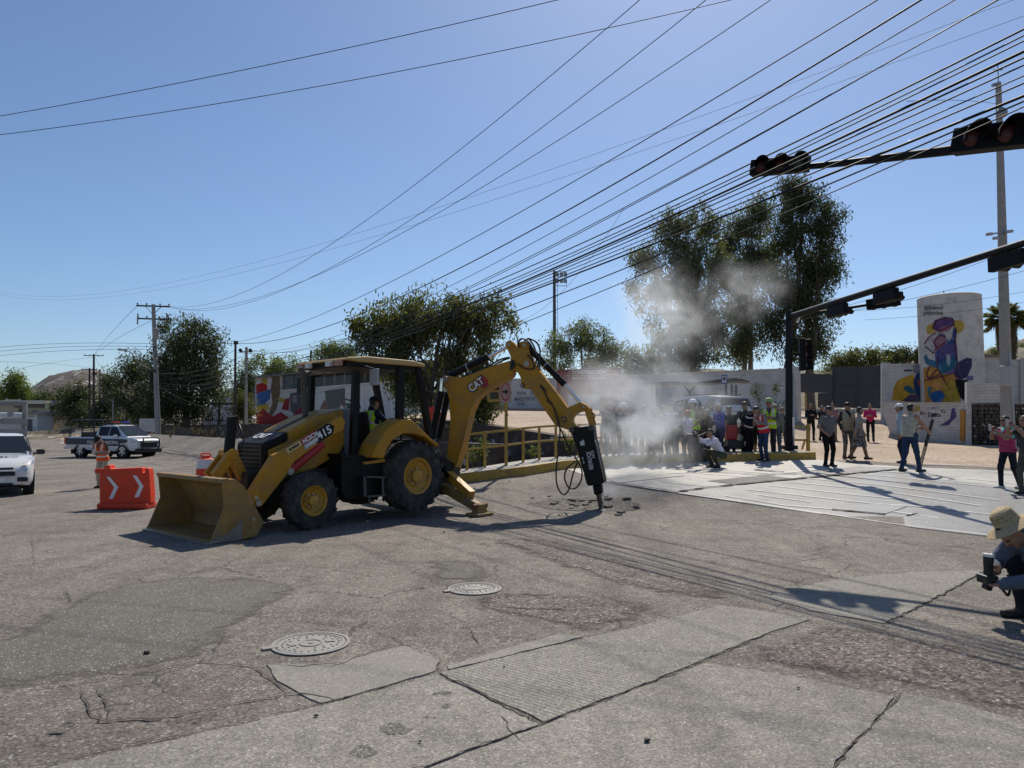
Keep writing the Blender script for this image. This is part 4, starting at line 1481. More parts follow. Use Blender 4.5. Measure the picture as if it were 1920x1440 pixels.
for s0 in (-1, 1):
    MB().tube(spline([pf_(1.25, s0 * .6, 1.80), pf_(1.5, s0 * .62, 1.88), pf_(2.2, s0 * .6, 1.86), pf_(2.5, s0 * .58, 1.75)]), .018, 6).build('roof_rail', M_TRIM, pk)
    for a_, b_ in (((-1.05, 1.1), (-.9, 2.05)), ((.85, 1.1), (.75, 2.05)), ((-.1, 1.1), (-.1, 2.05))):
        MB().bar(pf_(a_[0], s0 * .74, a_[1]), pf_(b_[0], s0 * .70, b_[1]), .05).build('bed_rack_post', M_TRIM, pk)
    MB().bar(pf_(-.95, s0 * .70, 2.07), pf_(.95, s0 * .70, 2.07), .06).build('bed_rack_rail', M_TRIM, pk)
MB().bar(pf_(-.95, 0, 2.11), pf_(1.0, 0, 2.07), 1.5, .03).build('bed_rack_roof', M_TRIM, pk)
MB().box(pf_(.3, 0, 1.25), (1.1, 1.2, .3), Rz(math.atan2(e1.y, e1.x))).build('bed_bench', M_TRIM, pk, bevel=.03)

# white hatchback at the left edge, nose to the camera
e1 = Vector((.585, -.811, 0)).normalized()
e2 = Vector((-e1.y, e1.x, 0))
o = Vector((-12.48, 17.3, 0)) - e1 * 3.0
hf_ = frame_fn(o, e1, e2)
hb = thing('hatchback_car', 'white small hatchback with lettered bonnet at the left edge', 'car', (o.x, o.y, 0))
zs = [(-.55, .45, .95, .66), (-.5, .30, 1.0, .74), (0, .25, 1.0, .79), (1.0, .22, .98, .80), (1.75, .22, .98, .80), (2.35, .22, .96, .79), (2.70, .24, .88, .76), (2.92, .26, .76, .68), (3.02, .30, .64, .56)]
cab = [(-.52, .95, 1.15, .70, .60), (-.35, .95, 1.46, .74, .58), (.3, .95, 1.52, .76, .58), (.9, .95, 1.51, .77, .57), (1.2, .95, 1.44, .77, .57), (2.1, .95, 1.0, .74, .69)]
make_car(hf_, hb, -.5, 3.0, 2.37, .80, .29, zs, cab, M_CARW, .17)
panel(hf_, hb, 'windscreen', M_GLASS, [(1.26, -.56, 1.455), (1.26, .56, 1.455), (2.05, .70, 1.065), (2.05, -.70, 1.065)])
for s0 in (-1, 1):
    panel(hf_, hb, 'side_window', M_GLASS, [(.1, s0 * .66, 1.38), (.05, s0 * .755, 1.0), (1.75, s0 * .752, 1.02), (1.2, s0 * .66, 1.38)])
    MB().box(hf_(1.75, s0 * .93, 1.04), (.14, .2, .14), Rz(math.atan2(e1.y, e1.x))).build('side_mirror', M_TRIM, hb, bevel=.04)
    MB().bar(hf_(1.75, s0 * .76, .99), hf_(1.75, s0 * .9, 1.02), .05).build('mirror_arm', M_TRIM, hb)
    hl = MB()
    hl.add([hf_(2.38, s0 * .775, .93), hf_(2.72, s0 * .745, .80), hf_(2.97, s0 * .60, .58), hf_(3.02, s0 * .40, .60), hf_(2.86, s0 * .52, .79), hf_(2.6, s0 * .66, .9)], [(0, 1, 2, 3, 4, 5) if s0 > 0 else (5, 4, 3, 2, 1, 0)])
    for v_i in range(len(hl.v)):
        p = Vector(hl.v[v_i])
        hl.v[v_i] = tuple(p + e1 * .022 + Vector((0, 0, .018)) + e2 * s0 * .014)
    hl.build('head_lamp', M_LAMPC, hb)
    MB().lathe([(.085, 0), (.08, .02), (.05, .0), (0, -.01)], hf_(2.97, s0 * .55, .67), e1 + Vector((0, 0, .3)), 16).build('lamp_reflector', M_CHROME, hb)
    MB().prism([(2.90, .34), (3.06, .36), (3.04, .46), (2.88, .50)], hf_, s0 * .42, s0 * .64).build('fog_lamp_recess', M_TRIM, hb, bevel=.02)
g_ = MB()
g_.prism([(3.0, .52), (3.09, .50), (3.06, .60), (3.0, .62)], hf_, -.38, .38)
g_.build('grille', M_TRIM, hb, bevel=.02)
MB().prism([(2.98, .655), (3.05, .645), (3.03, .70), (2.97, .71)], hf_, -.34, .34).build('upper_grille', M_TRIM, hb, bevel=.01)
MB().prism([(3.04, .615), (3.085, .61), (3.075, .645), (3.03, .65)], hf_, -.36, .36).build('grille_bar', M_CARW, hb, bevel=.008)
MB().prism([(2.98, .26), (3.07, .28), (3.05, .33), (2.98, .33)], hf_, -.34, .34).build('lower_grille', M_TRIM, hb)
MB().prism([(3.06, .36), (3.075, .36), (3.075, .47), (3.06, .47)], hf_, -.18, .18).build('number_plate', M_WHITE, hb)
tx = MB()
hd = (hf_(2.62, 0, .905) - hf_(2.35, 0, .962)).normalized()
put_text('TELMEX', tx, hf_(2.50, 0, .95), e2, -hd, .17, 0, .004, .95, .012)
tx.build('lettering', mat('hood_print', (.05, .06, .08), .5), hb)
for s0 in (-.25, .3):
    MB().box(hf_(1.05, s0, 1.12), (.14, .42, .5), Rz(math.atan2(e1.y, e1.x))).build('seat_back', mat('seat_grey', (.1, .1, .11), .9), hb, bevel=.05)

# utility truck behind it
M_TRKG = mat('truck_grey', (.30, .30, .29), .5, var=.15, dirt=((.12, .1, .08), .3))
o = Vector((-19.35, 26.6, 0))
uf = frame_fn(o, Vector((-.585, .811, 0)), Vector((-.811, -.585, 0)))
ut = thing('utility_truck', 'grey utility truck with ladder rack behind the white hatchback', 'truck', tuple(o))
MB().prism([(0, .7), (4.2, .7), (4.2, 1.0), (0, 1.0)], uf, -1.05, 1.05).build('truck_bed', M_TRKG, ut)
for zz in (1.15, 1.5, 1.9):
    for s0 in (-1, 1):
        MB().bar(uf(0, s0 * 1.02, zz), uf(4.2, s0 * 1.02, zz), .05, .24).build('side_board', M_TRKG, ut)
    MB().bar(uf(.02, -1.0, zz), uf(.02, 1.0, zz), .05, .22).build('tail_board', M_TRKG, ut)
for a_ in (0.05, 1.4, 2.8, 4.15):
    for s0 in (-1, 1):
        MB().bar(uf(a_, s0 * .98, 1.0), uf(a_, s0 * .98, 2.62), .06).build('rack_post', M_TRKG, ut)
    MB().bar(uf(a_, -1.0, 2.62), uf(a_, 1.0, 2.62), .06).build('rack_bar', M_TRKG, ut)
for s0 in (-.75, -.35):
    MB().bar(uf(-.3, s0, 2.70), uf(4.6, s0, 2.72), .05, .09).build('ladder_rail', M_ALLOY, ut)
for i in range(12):
    MB().bar(uf(-.1 + i * .38, -.75, 2.70), uf(-.1 + i * .38, -.35, 2.70), .035).build('ladder_rung', M_ALLOY, ut)
for i, (zz, r) in enumerate(((2.2, .09), (2.05, .07), (1.75, .1))):
    MB().cyl(uf(-.25, -.5 + .3 * i, zz), uf(3.8, -.5 + .3 * i, zz), r, n=10).build('pipe_load', M_ALLOY if i else M_TRKG, ut)
MB().prism([(4.3, .6), (6.0, .6), (6.0, 1.5), (5.6, 2.3), (4.3, 2.3)], uf, -1.0, 1.0).build('truck_cab', M_CARW, ut, bevel=.08)
for a_ in (.9, 5.2):
    for s0 in (-1, 1):
        car_wheel(uf(a_, s0 * 1.02, .45), uf(0, s0, 0) - uf(0, 0, 0), .45, .28, ut)
for s0 in (-1, 1):
    MB().box(uf(-.03, s0 * .85, .85), (.22, .05, .14), Rz(.62)).build('tail_lamp', M_LAMPR, ut)

# silver SUV behind the crowd
e1 = Vector((-.42, .91, 0)).normalized()
e2 = Vector((-e1.y, e1.x, 0))
c0 = at(1352, 850, 27.2)
o = Vector((c0.x, c0.y, hgt(c0.x, c0.y)))
sf = frame_fn(o, e1, e2)
sv_ = thing('suv_car', 'white and grey sport utility vehicle behind the crouching cameraman', 'car', tuple(o))
zs = [(-.95, .55, 1.05, .78), (-.88, .40, 1.12, .88), (0, .36, 1.12, .93), (1.5, .32, 1.10, .93), (2.7, .32, 1.08, .92), (3.4, .36, 1.02, .88), (3.75, .42, .85, .74)]
cab = [(-.92, 1.05, 1.3, .84, .72), (-.72, 1.08, 1.74, .87, .70), (0, 1.08, 1.82, .88, .69), (1.2, 1.08, 1.82, .88, .68), (1.7, 1.08, 1.72, .88, .68), (2.5, 1.08, 1.14, .86, .8)]
make_car(sf, sv_, -.9, 3.7, 2.8, .93, .37, zs, cab, M_CARS, .24)
panel(sf, sv_, 'rear_window', M_GLASS, [(-.80, .66, 1.68), (-.925, .78, 1.18), (-.925, -.78, 1.18), (-.80, -.66, 1.68)])
for s0 in (-1, 1):
    for q in ([(-.55, .60), (-.6, .12), (.35, .12), (.35, .62)], [(.42, .62), (.42, .12), (1.2, .12), (1.2, .62)], [(1.26, .62), (1.26, .12), (2.2, .12), (1.7, .58)]):
        panel(sf, sv_, 'side_window', M_GLASS, [(a, s0 * (.882 - z * .26), 1.08 + z) for a, z in q])
    MB().tube([sf(-.5, s0 * .6, 1.84), sf(1.4, s0 * .6, 1.86)], .02, 6).build('roof_rail', M_TRIM, sv_)
    MB().prism([(-.97, .95), (-.9, 1.15), (-.8, 1.15), (-.85, .8), (-.97, .8)], sf, s0 * .74, s0 * .91).build('tail_lamp', M_LAMPR, sv_)
MB().box(sf(-.95, 0, .5), (.16, 1.6, .2), Rz(math.atan2(e1.y, e1.x))).build('rear_bumper', M_TRIM, sv_, bevel=.03)
MB().box(sf(-.965, 0, .86), (.02, .5, .14), Rz(math.atan2(e1.y, e1.x))).build('number_plate', M_WHITE, sv_)

# far parked sedan
e1 = Vector((-.45, -.89, 0)).normalized() * -1
e1 = Vector((-.82, .57, 0)).normalized()
e2 = Vector((-e1.y, e1.x, 0))
c0 = at(478, 796, 92)
o = Vector((c0.x, c0.y, hgt(c0.x, c0.y)))
df = frame_fn(o, e1, e2)
sd_ = thing('sedan_car', 'white sedan parked in front of the painted mural wall', 'car', tuple(o))
zs = [(-.95, .5, .95, .70), (-.85, .32, 1.0, .80), (0, .28, .98, .86), (1.4, .26, .95, .87), (2.6, .28, .90, .85), (3.3, .32, .80, .76), (3.5, .4, .65, .6)]
cab = [(-.45, .92, 1.05, .76, .66), (.15, .92, 1.40, .80, .60), (.8, .92, 1.44, .80, .60), (1.3, .92, 1.38, .80, .60), (2.1, .9, .96, .78, .7)]
make_car(df, sd_, -.9, 3.45, 2.6, .87, .32, zs, cab, M_CARW, .2)
panel(df, sd_, 'rear_window', M_GLASS, [(.1, .58, 1.36), (-.4, .66, 1.02), (-.4, -.66, 1.02), (.1, -.58, 1.36)])
for s0 in (-1, 1):
    panel(df, sd_, 'side_window', M_GLASS, [(.1, s0 * .68, 1.30), (-.1, s0 * .79, .98), (1.9, s0 * .79, .98), (1.3, s0 * .68, 1.30)])
    MB().prism([(-.96, .72), (-.9, .92), (-.8, .92), (-.85, .7)], df, s0 * .5, s0 * .82).build('tail_lamp', M_LAMPR, sd_)
MB().box(df(-.95, 0, .7), (.03, .4, .12), Rz(math.atan2(e1.y, e1.x))).build('number_plate', M_WHITE, sd_)

# ------------------------------------------------------------------ road works furniture
M_ORNG = mat('barrier_orange', (.74, .055, .017), .5, var=.12, vscale=4, dirt=((.40, .07, .035), .5, 5.0), spec=.3)
Yb = 14.95
bf2 = frame_fn((0, Yb, 0), Vector((1, 0, 0)), Vector((.04, -1, 0)))
zB = lambda pts: [(lambda p: (p.x, p.z))(at(a * .27778, 560 + b * .27778, Yb - .12)) for a, b in pts]
br = thing('road_barrier', 'orange plastic road barrier with two white chevrons', 'barrier', tuple(at(232, 950, Yb)[:2]) + (0,))
fp_ = zB([(668, 1180), (700, 1172), (700, 1128), (735, 1122), (740, 1150), (955, 1140), (958, 1175), (975, 1175), (975, 1145), (998, 1145), (1003, 1180), (1013, 1330), (1013, 1382), (975, 1390), (955, 1385), (800, 1392), (790, 1405), (690, 1405), (672, 1400), (668, 1350)])
fp_ = [(a, max(z, .004)) for a, z in fp_]
body = MB().prism(fp_, bf2, -.12, .12).build('barrier_body', M_ORNG, br, bevel=.02)
MB().prism(zB([(625, 1152), (740, 1145), (740, 1168), (668, 1180), (625, 1178)]), bf2, -.06, .06).build('connector_lug', M_ORNG, br, bevel=.01)
z_lo = zB([(800, 1360)])[0][1]
MB().prism([(fp_[0][0] + .02, .004), (fp_[12][0] - .02, .004), (fp_[12][0] - .02, .13), (fp_[0][0] + .02, .13)], bf2, -.24, .24).build('barrier_foot', M_ORNG, br, bevel=.04)
for chv in ([(718, 1203), (740, 1203), (797, 1273), (760, 1350), (735, 1350), (770, 1273)], [(895, 1193), (920, 1193), (968, 1265), (935, 1340), (907, 1340), (940, 1265)]):
    MB().prism(zB(chv), bf2, .121, .126).build('chevron', M_WHITE, br)


def drum(label, o, s=1.0, cols=None, group=None, name='traffic_drum'):
    t = thing(name, label, 'traffic drum', tuple(o), group)
    prof = [(.30, 0), (.31, .02), (.31, .07), (.26, .09), (.255, .26), (.245, .28), (.24, .42), (.23, .44), (.225, .60), (.215, .62), (.21, .80), (.2, .86), (.12, .89), (.11, .95), (.0, .95)]
    cols = [0, 0, 0, 0, 0, 1, 1, 0, 0, 1, 1, 0, 0, 0]
    MB().lathe([(r * s, h * s) for r, h in prof], o, n=28, ks=cols).build('drum_body', [M_ORNG, M_REFL], t, smooth=True, auto=30)
    hd_ = MB().tube(spline([Vector(o) + Vector((-.12 * s, 0, .93 * s)), Vector(o) + Vector((-.1 * s, 0, 1.0 * s)), Vector(o) + Vector((.1 * s, 0, 1.0 * s)), Vector(o) + Vector((.12 * s, 0, .93 * s))]), .018 * s, 8)
    hd_.build('drum_handle', M_ORNG, t, smooth=True)
    return t


g = at(386, 851, 18.6)
drum('orange and white striped traffic drum behind the loader bucket', (g.x, g.y, 0), .76 / .76 * 1.0)
g = at(813, 790, 31.0)
t = thing('water_barrel', 'red orange plastic barrel standing near the tree trunk', 'barrel', (g.x, g.y, hgt(g.x, g.y)))
MB().lathe([(.30, 0), (.32, .03), (.32, .30), (.30, .32), (.32, .34), (.32, .62), (.30, .64), (.31, .66), (.29, .9), (.24, .95), (0, .95)], t.location, n=24).build('barrel_body', M_ORNG, t, smooth=True, auto=30)
MB().lathe([(.1, .94), (.1, .99), (0, .99)], t.location, n=14).build('barrel_lid', M_ORNG, t)

# manhole covers
M_IRON = mat('manhole_iron', (.26, .245, .215), .55, metal=.0, var=.15, vscale=9, bump=.2)


def manhole(label, px, py, R, frame_lug, mark):
    c = gz(px, py)
    t = thing('manhole_cover', label, 'manhole cover', (c.x, c.y, 0))
    c = Vector((c.x, c.y, -.009))
    MB().lathe([(R * 1.13, .016), (R * 1.12, .022), (R * 1.02, .022), (R * 1.0, .010), (R * .98, .010)], c, n=48).build('frame_ring', M_IRON, t)
    MB().lathe([(R * .985, .010), (R * .98, .020), (R * .9, .022), (R * .88, .017), (R * .62, .017), (R * .34, .017), (R * .33, .024), (R * .28, .024), (R * .26, .018), (R * .08, .018), (R * .07, .024), (0, .024)], c, n=48).build('cover_plate', M_IRON, t)
    n = 0
    for rr_, k_ in ((.8, 26), (.66, 14), (.50, 12)):
        for i in range(k_):
            an = 2 * math.pi * i / k_ + rr_
            if rr_ < .7 and abs(math.sin(an * 2)) < .35:
                continue
            p = c + Vector((math.cos(an), math.sin(an), 0)) * R * rr_
            MB().cyl(p + Vector((0, 0, .017)), p + Vector((0, 0, .025)), R * .035, R * .026, n=8).build('stud', mat('stud_worn', (.45, .43, .38), .4, metal=.2), t)
    MB().box(c + Vector((-R * 1.05, -R * .45, .019)), (R * .42, R * .25, .012), Rz(.5)).build('lug', M_IRON, t)
    if mark:
        for a_ in (.4, .4 + math.pi):
            d = Vector((math.cos(a_), math.sin(a_), 0))
            pts = [d * R * .42, d * R * .6]
            MB().bar(c + d * R * .42 + Vector((0, 0, .02)), c + d * R * .62 + Vector((0, 0, .02)), R * .2, .008).build('lift_slot', M_IRON, t)
    else:
        MB().prism([(-.12, .017), (.14, .017), (.14, .022), (-.12, .022)], frame_fn(c, Vector((.9, .4, 0)), Vector((-.4, .9, 0))), -.06, .06).build('name_plate', M_IRON, t)


manhole('larger round iron manhole cover nearer the camera', 583, 1208, .268, True, True)
manhole('smaller round iron manhole cover farther up the road', 890, 1105, .25, True, False)

# broken asphalt around the chisel, pebbles
tip = gz(1125, 957)
rub = MB()
rr = random.Random(3)


def chunk(mbx, c, r):
    vs = [Vector(c) + Vector((rr.uniform(.6, 1) * r * math.cos(t + rr.uniform(-.3, .3)), rr.uniform(.6, 1) * r * math.sin(t), zz * r * rr.uniform(.3, .6))) for zz in (0, 1) for t in (0, 1.26, 2.5, 3.77, 5.0)]
    mbx.add(vs, [(4, 3, 2, 1, 0), (5, 6, 7, 8, 9)] + [(i, (i + 1) % 5, 5 + (i + 1) % 5, 5 + i) for i in range(5)])


M_CHUNK = stone_mat('broken_asphalt', (.085, .076, .066), (.16, .143, .125), agg=40, aggk=.6, bump=.8)
for i in range(44):
    q = gz(rr.gauss(1090, 50), rr.gauss(945, 8))
    r = rr.uniform(.02, .10) * (1.2 if abs(q.x - tip.x) < 1.2 else .7)
    b_ = MB()
    chunk(b_, (q.x, q.y, hgt(q.x, q.y) - .005), r)
    o_ = b_.build('asphalt_chunk', M_CHUNK)
    tag(o_, ('larger chunk' if r > .075 else 'small flake' if r < .04 else 'middling chunk') + ' of broken asphalt ' + ('left of the chisel tip' if q.x < tip.x - .25 else 'right of the chisel tip' if q.x > tip.x + .25 else 'right at the chisel tip'), 'rubble', 'broken asphalt around the chisel')
for px, py, r, lb in ((1213, 1394, .022, 'small black stone on the nearest concrete slab'), (833, 1000, .03, 'dark pebble beside the boom shadow'), (945, 1254, .012, 'tiny dark pebble on the grooved concrete slab'),
                      (787, 1396, .012, 'tiny dark pebble on the lower concrete slab'), (1497, 1294, .014, 'tiny black pebble on the right concrete slab'), (593, 1347, .016, 'dark bottle cap near the left slab joint'), (276, 1227, .03, 'dry dark leaf on the asphalt patch')):
    q = gz(px, py)
    b_ = MB()
    chunk(b_, (q.x, q.y, .016 if lb != 'dry dark leaf on the asphalt patch' else .010), r)
    tag(b_.build('pebble', mat('pebble_black', (.015, .014, .013), .7)), lb, 'pebble')
# dug-up strip
drape('dug_asphalt', gp([(985, 946), (1020, 938), (1070, 936), (1110, 932), (1160, 938), (1200, 944), (1190, 956), (1140, 962), (1100, 958), (1060, 957), (1020, 953)]), M_CHUNK, .010, jit=.06, jstep=.12, skirt=0, parent=road)

# yellow bridge railing
rail = thing('bridge_railing', 'yellow two rail pipe railing along the bridge kerb', 'railing', tuple(kerb_pt(950, .75)))
PX = [862, 876, 909, 949, 981, 1011, 1042, 1085, 1127, 1170, 1205, 1240]
tops, mids = [], []
for px in PX:
    q = kerb_pt(px, .75)
    if q is None:
        continue
    MB().bar(q - Vector((0, 0, .3)), q + Vector((0, 0, .86)), .07, .07).build('rail_post', M_YEL, rail)
    tops.append(q + Vector((0, 0, .86)))
    mids.append(q + Vector((0, 0, .46)))
for i in range(len(tops) - 1):
    MB().bar(tops[i], tops[i + 1], .06, .06).build('top_rail', M_YEL, rail)
    MB().bar(mids[i], mids[i + 1], .05, .05).build('middle_rail', M_YEL, rail)

# arrow sign on its post
q = kerb_pt(949, .60)
sg = thing('arrow_sign', 'yellow post with red ringed black arrow sign', 'road sign', tuple(q))
tz = at(949, 712, q.y).z
MB().bar(q - Vector((0, 0, .2)), Vector((q.x, q.y, tz)), .085).build('sign_post', M_YEL, sg)
Ys = q.y - .06
W_ = lambda pts, y: [(lambda p: (p.x, p.z))(at(a, b, y)) for a, b in pts]
sfm = lambda y: frame_fn((0, y, 0), Vector((1, 0, 0)), Vector((0, -1, 0)))
MB().prism(W_([(936.5, 715), (958.5, 715), (958.5, 754.5), (936.5, 754.5)], Ys), sfm(Ys), 0, .012).build('sign_board', mat('sign_pinkish', (.42, .27, .23), .5), sg)
cxy = W_([(947.5, 734.5)], Ys)[0]
rx_, rz_ = .115, .245
ring = MB()
for i in range(28):
    t0_, t1_ = 2 * math.pi * i / 28, 2 * math.pi * (i + 1) / 28
    ring.add([(cxy[0] + rx_ * f_ * math.cos(t_), Ys - .015, cxy[1] + rz_ * f_ * math.sin(t_)) for t_, f_ in ((t0_, 1), (t1_, 1), (t1_, .84), (t0_, .84))], [(0, 1, 2, 3)])
ring.build('sign_ring', M_REDP, sg)
ar_ = [(-.07, -.03), (.01, -.03), (.01, -.09), (.085, 0), (.01, .09), (.01, .03), (-.07, .03)]
MB().add([(cxy[0] + a, Ys - .016, cxy[1] + b) for a, b in ar_], [tuple(range(7))]).build('sign_arrow', M_TRIM, sg)
MB().prism(W_([(914, 733), (936, 731), (936, 753), (914, 754)], Ys + .1), sfm(Ys + .1), 0, .02).build('rear_board', M_YEL, sg)
MB().prism(W_([(919, 736), (935, 735), (935, 748), (919, 749)], Ys + .1), sfm(Ys + .1), .021, .026).build('rear_board_panel', mat('sign_dark_green', (.05, .055, .035), .6), sg)

# yellow guard around the signal pole
gd = gz(1500, 858)
gt = thing('pole_guard', 'yellow ladder shaped guard at the foot of the signal pole', 'guard rail', (gd.x, gd.y, hgt(gd.x, gd.y)))
y0 = gd.y + .25
for px in (1485.5, 1515):
    a_, b_ = at(px, 847, y0), at(px, 795, y0)
    MB().bar(a_ - Vector((0, 0, .1)), b_, .09).build('guard_post', M_YEL, gt)
for py in (800, 825):
    MB().bar(at(1485, py, y0), at(1515, py, y0), .06, .06).build('guard_rail', M_YEL, gt)
MB().bar(at(1504, 842, y0 + .3), at(1509, 826, y0), .05).build('guard_brace', M_YEL, gt)

# red engine cart among the crowd
q = gz(1377, 858)
ct = thing('engine_cart', 'red and black engine cart with small wheels beside the navy uniform', 'machine', tuple(q))
MB().box(q + Vector((0, 0, .42)), (.5, .4, .28)).build('engine_block', M_TRIM, ct, bevel=.03)
MB().box(q + Vector((-.12, -.1, .78)), (.34, .3, .46)).build('fuel_box', M_REDP, ct, bevel=.04)
for s0 in (-.24, .24):
    MB().tube([q + Vector((s0, .1, .3)), q + Vector((s0, .1, 1.0)), q + Vector((s0 + .05, -.3, 1.08))], .022, 8).build('frame_tube', M_TRIM, ct)
    MB().lathe([(.17, -.04), (.19, -.02), (.19, .02), (.17, .04), (.08, .03), (0, .03)], q + Vector((s0 * 1.2, -.05, .19)), (1, 0, 0), 20).build('cart_wheel', M_TYRE, ct)
MB().cyl(q + Vector((-.1, 0, 1.0)), q + Vector((-.16, 0, 1.25)), .02, n=8).build('lever', M_TRIM, ct)
MB().lathe([(.1, 0), (.1, .03), (.04, .05), (0, .05)], q + Vector((.12, -.22, .62)), (0, -1, 0), 18).build('pulley', M_STEEL, ct)
MB().bar(gz(1420, 858) + Vector((0, .1, .1)), at(1410, 815, gz(1420, 858).y + .1), .05).build('prop', M_YEL, ct)
# ------------------------------------------------------------------ people
def surf_nets(fn, lo, hi, h):
    lo, hi = np.array(lo, float), np.array(hi, float)
    n = np.ceil((hi - lo) / h).astype(int) + 1
    ax = [lo[i] + h * np.arange(n[i]) for i in range(3)]
    X, Y, Z = np.meshgrid(*ax, indexing='ij')
    S = fn(np.stack([X.ravel(), Y.ravel(), Z.ravel()], 1)).reshape(n)
    ins = S < 0
    nc = n - 1
    acc = np.zeros((*nc, 3))
    cnt = np.zeros(nc)
    cor = [(0, 0, 0), (1, 0, 0), (0, 1, 0), (1, 1, 0), (0, 0, 1), (1, 0, 1), (0, 1, 1), (1, 1, 1)]
    sl = lambda c: tuple(slice(c[i], c[i] + nc[i]) for i in range(3))
    for i in range(8):
        for j in range(i + 1, 8):
            d = [cor[j][k] - cor[i][k] for k in range(3)]
            if sum(abs(x) for x in d) != 1:
                continue
            a, b = S[sl(cor[i])], S[sl(cor[j])]
            m = (a < 0) != (b < 0)
            t = np.where(m, a / np.where(m, a - b, 1), 0)
            for k in range(3):
                acc[..., k] += np.where(m, cor[i][k] + t * d[k], 0)
            cnt += m
    act = cnt > 0
    idx = -np.ones(nc, int)
    idx[act] = np.arange(act.sum())
    cell = np.stack(np.nonzero(act), 1)
    V = lo + h * (cell + acc[act] / cnt[act][:, None])
    F = []
    for k in range(3):
        i1, i2 = (k + 1) % 3, (k + 2) % 3
        a = [slice(1, nc[q]) if q != k else slice(0, nc[q]) for q in range(3)]
        A = ins[tuple(a)]
        b = list(a)
        b[k] = slice(1, nc[k] + 1)
        Bv = ins[tuple(b)]
        e = np.stack(np.nonzero(A != Bv), 1)
        if not len(e):
            continue
        flip = A[tuple(e.T)]
        base = e.copy()
        for q in range(3):
            if q != k:
                base[:, q] += 1
        def cid(d1, d2):
            p = base.copy()
            p[:, i1] += d1
            p[:, i2] += d2
            return idx[tuple(p.T)]
        q4 = np.stack([cid(-1, -1), cid(0, -1), cid(0, 0), cid(-1, 0)], 1)
        q4[~flip] = q4[~flip][:, ::-1]
        F.append(q4)
    return V, np.concatenate(F)


def seg_d(P, a, b, ra, rb):
    a, b = np.array(a, float), np.array(b, float)
    ab = b - a
    t = np.clip(((P - a) @ ab) / max(ab @ ab, 1e-9), 0, 1)
    return np.linalg.norm(P - a - t[:, None] * ab, axis=1) - (ra + (rb - ra) * t)


def smin(a, b, k):
    h = np.clip(.5 + .5 * (b - a) / k, 0, 1)
    return b + (a - b) * h - k * h * (1 - h)


def ell(P, c, r):
    r = np.array(r, float)
    return (np.linalg.norm((P - np.array(c)) / r, axis=1) - 1) * r.min()


def make_hand(curl):
    """right hand: wrist at origin, fingers along +z (away from the arm), palm faces -x... thumb on +y"""
    segs = []
    rad = .0085
    for i, (y, L) in enumerate(((-.030, .068), (-.010, .078), (.011, .082), (.031, .074))):
        p = np.array([0, y, .088])
        an = 0
        for j, fr in enumerate((.46, .31, .23)):
            an += curl * (0.55 if j == 0 else .85) * (1.1 - .08 * i)
            q = p + np.array([-math.sin(an), 0, math.cos(an)]) * L * fr * 1.15
            segs.append((p, q, rad * (1.08 - .1 * j), rad * (1.0 - .1 * j)))
            p = q
    t0 = np.array([-.012, .032, .03])
    t1 = np.array([-.03 - .01 * curl, .052 - .012 * curl, .062])
    t2 = np.array([-.045 - .012 * curl, .052 - .03 * curl, .092])
    segs += [(t0, t1, .013, .011), (t1, t2, .0105, .0085)]

    def f(P):
        d = None
        for y in (-.028, -.009, .011, .03):
            e = seg_d(P, (0, y * .7, .015), (0, y, .088), .0145, .0125)
            d = e if d is None else smin(d, e, .012)
        d = smin(d, seg_d(P, (0, 0, -.02), (0, 0, .02), .026, .025), .02)
        for a, b, ra, rb in segs:
            d = smin(d, seg_d(P, a, b, ra, rb), .004)
        return d
    return surf_nets(f, (-.13, -.07, -.05), (.045, .085, .21), .0065)


HAND_R, HAND_G = make_hand(.35), make_hand(1.05)


def make_head():
    def f(P):
        d = ell(P, (0, -.012, .03), (.078, .098, .098))
        d = smin(d, ell(P, (0, .025, -.05), (.06, .065, .075)), .04)
        d = smin(d, seg_d(P, (0, .06, -.10), (0, .05, -.085), .026, .035), .03)
        d = smin(d, seg_d(P, (-.035, .07, .03), (.035, .07, .03), .016, .016), .02)
        d = np.maximum(d, -ell(P, (-.032, .096, .008), (.019, .016, .012)))
        d = np.maximum(d, -ell(P, (.032, .096, .008), (.019, .016, .012)))
        d = smin(d, seg_d(P, (0, .088, .02), (0, .108, -.03), .009, .015), .012)
        d = smin(d, seg_d(P, (-.02, .082, -.066), (.02, .082, -.066), .009, .009), .008)
        for s in (-1, 1):
            d = smin(d, seg_d(P, (s * .034, .07, -.02), (s * .045, .06, -.04), .022, .02), .025)
            d = smin(d, ell(P, (s * .08, -.012, -.005), (.012, .022, .034)), .008)
        d = smin(d, seg_d(P, (0, -.02, -.06), (0, -.03, -.15), .055, .056), .03)
        return d
    return surf_nets(f, (-.11, -.13, -.17), (.11, .14, .15), .0085)


HEAD = make_head()
HC = HEAD[0][HEAD[1]].mean(1)


def cloth(c, r=.85):
    nm = 'cloth_%d_%d_%d' % tuple(int(x * 1000) for x in c)
    return mat(nm, c, r, var=.18, vscale=9, bump=.25, bscale=25, spec=.2)


SKIN = mat('skin_brown', (.30, .165, .105), .55, var=.1, vscale=20)
SKIN2 = mat('skin_tan', (.36, .21, .14), .55, var=.1, vscale=20)
HAIRM = mat('hair_black', (.014, .011, .009), .6, var=.3)
HAIRG = mat('hair_grey', (.30, .29, .28), .7, var=.25)
EYEM = mat('eye_dark', (.012, .009, .008), .25, var=.1)
LIPM = mat('lip', (.22, .085, .07), .5, var=.1)
SHOEM = mat('shoe_dark', (.022, .019, .017), .6, var=.3)


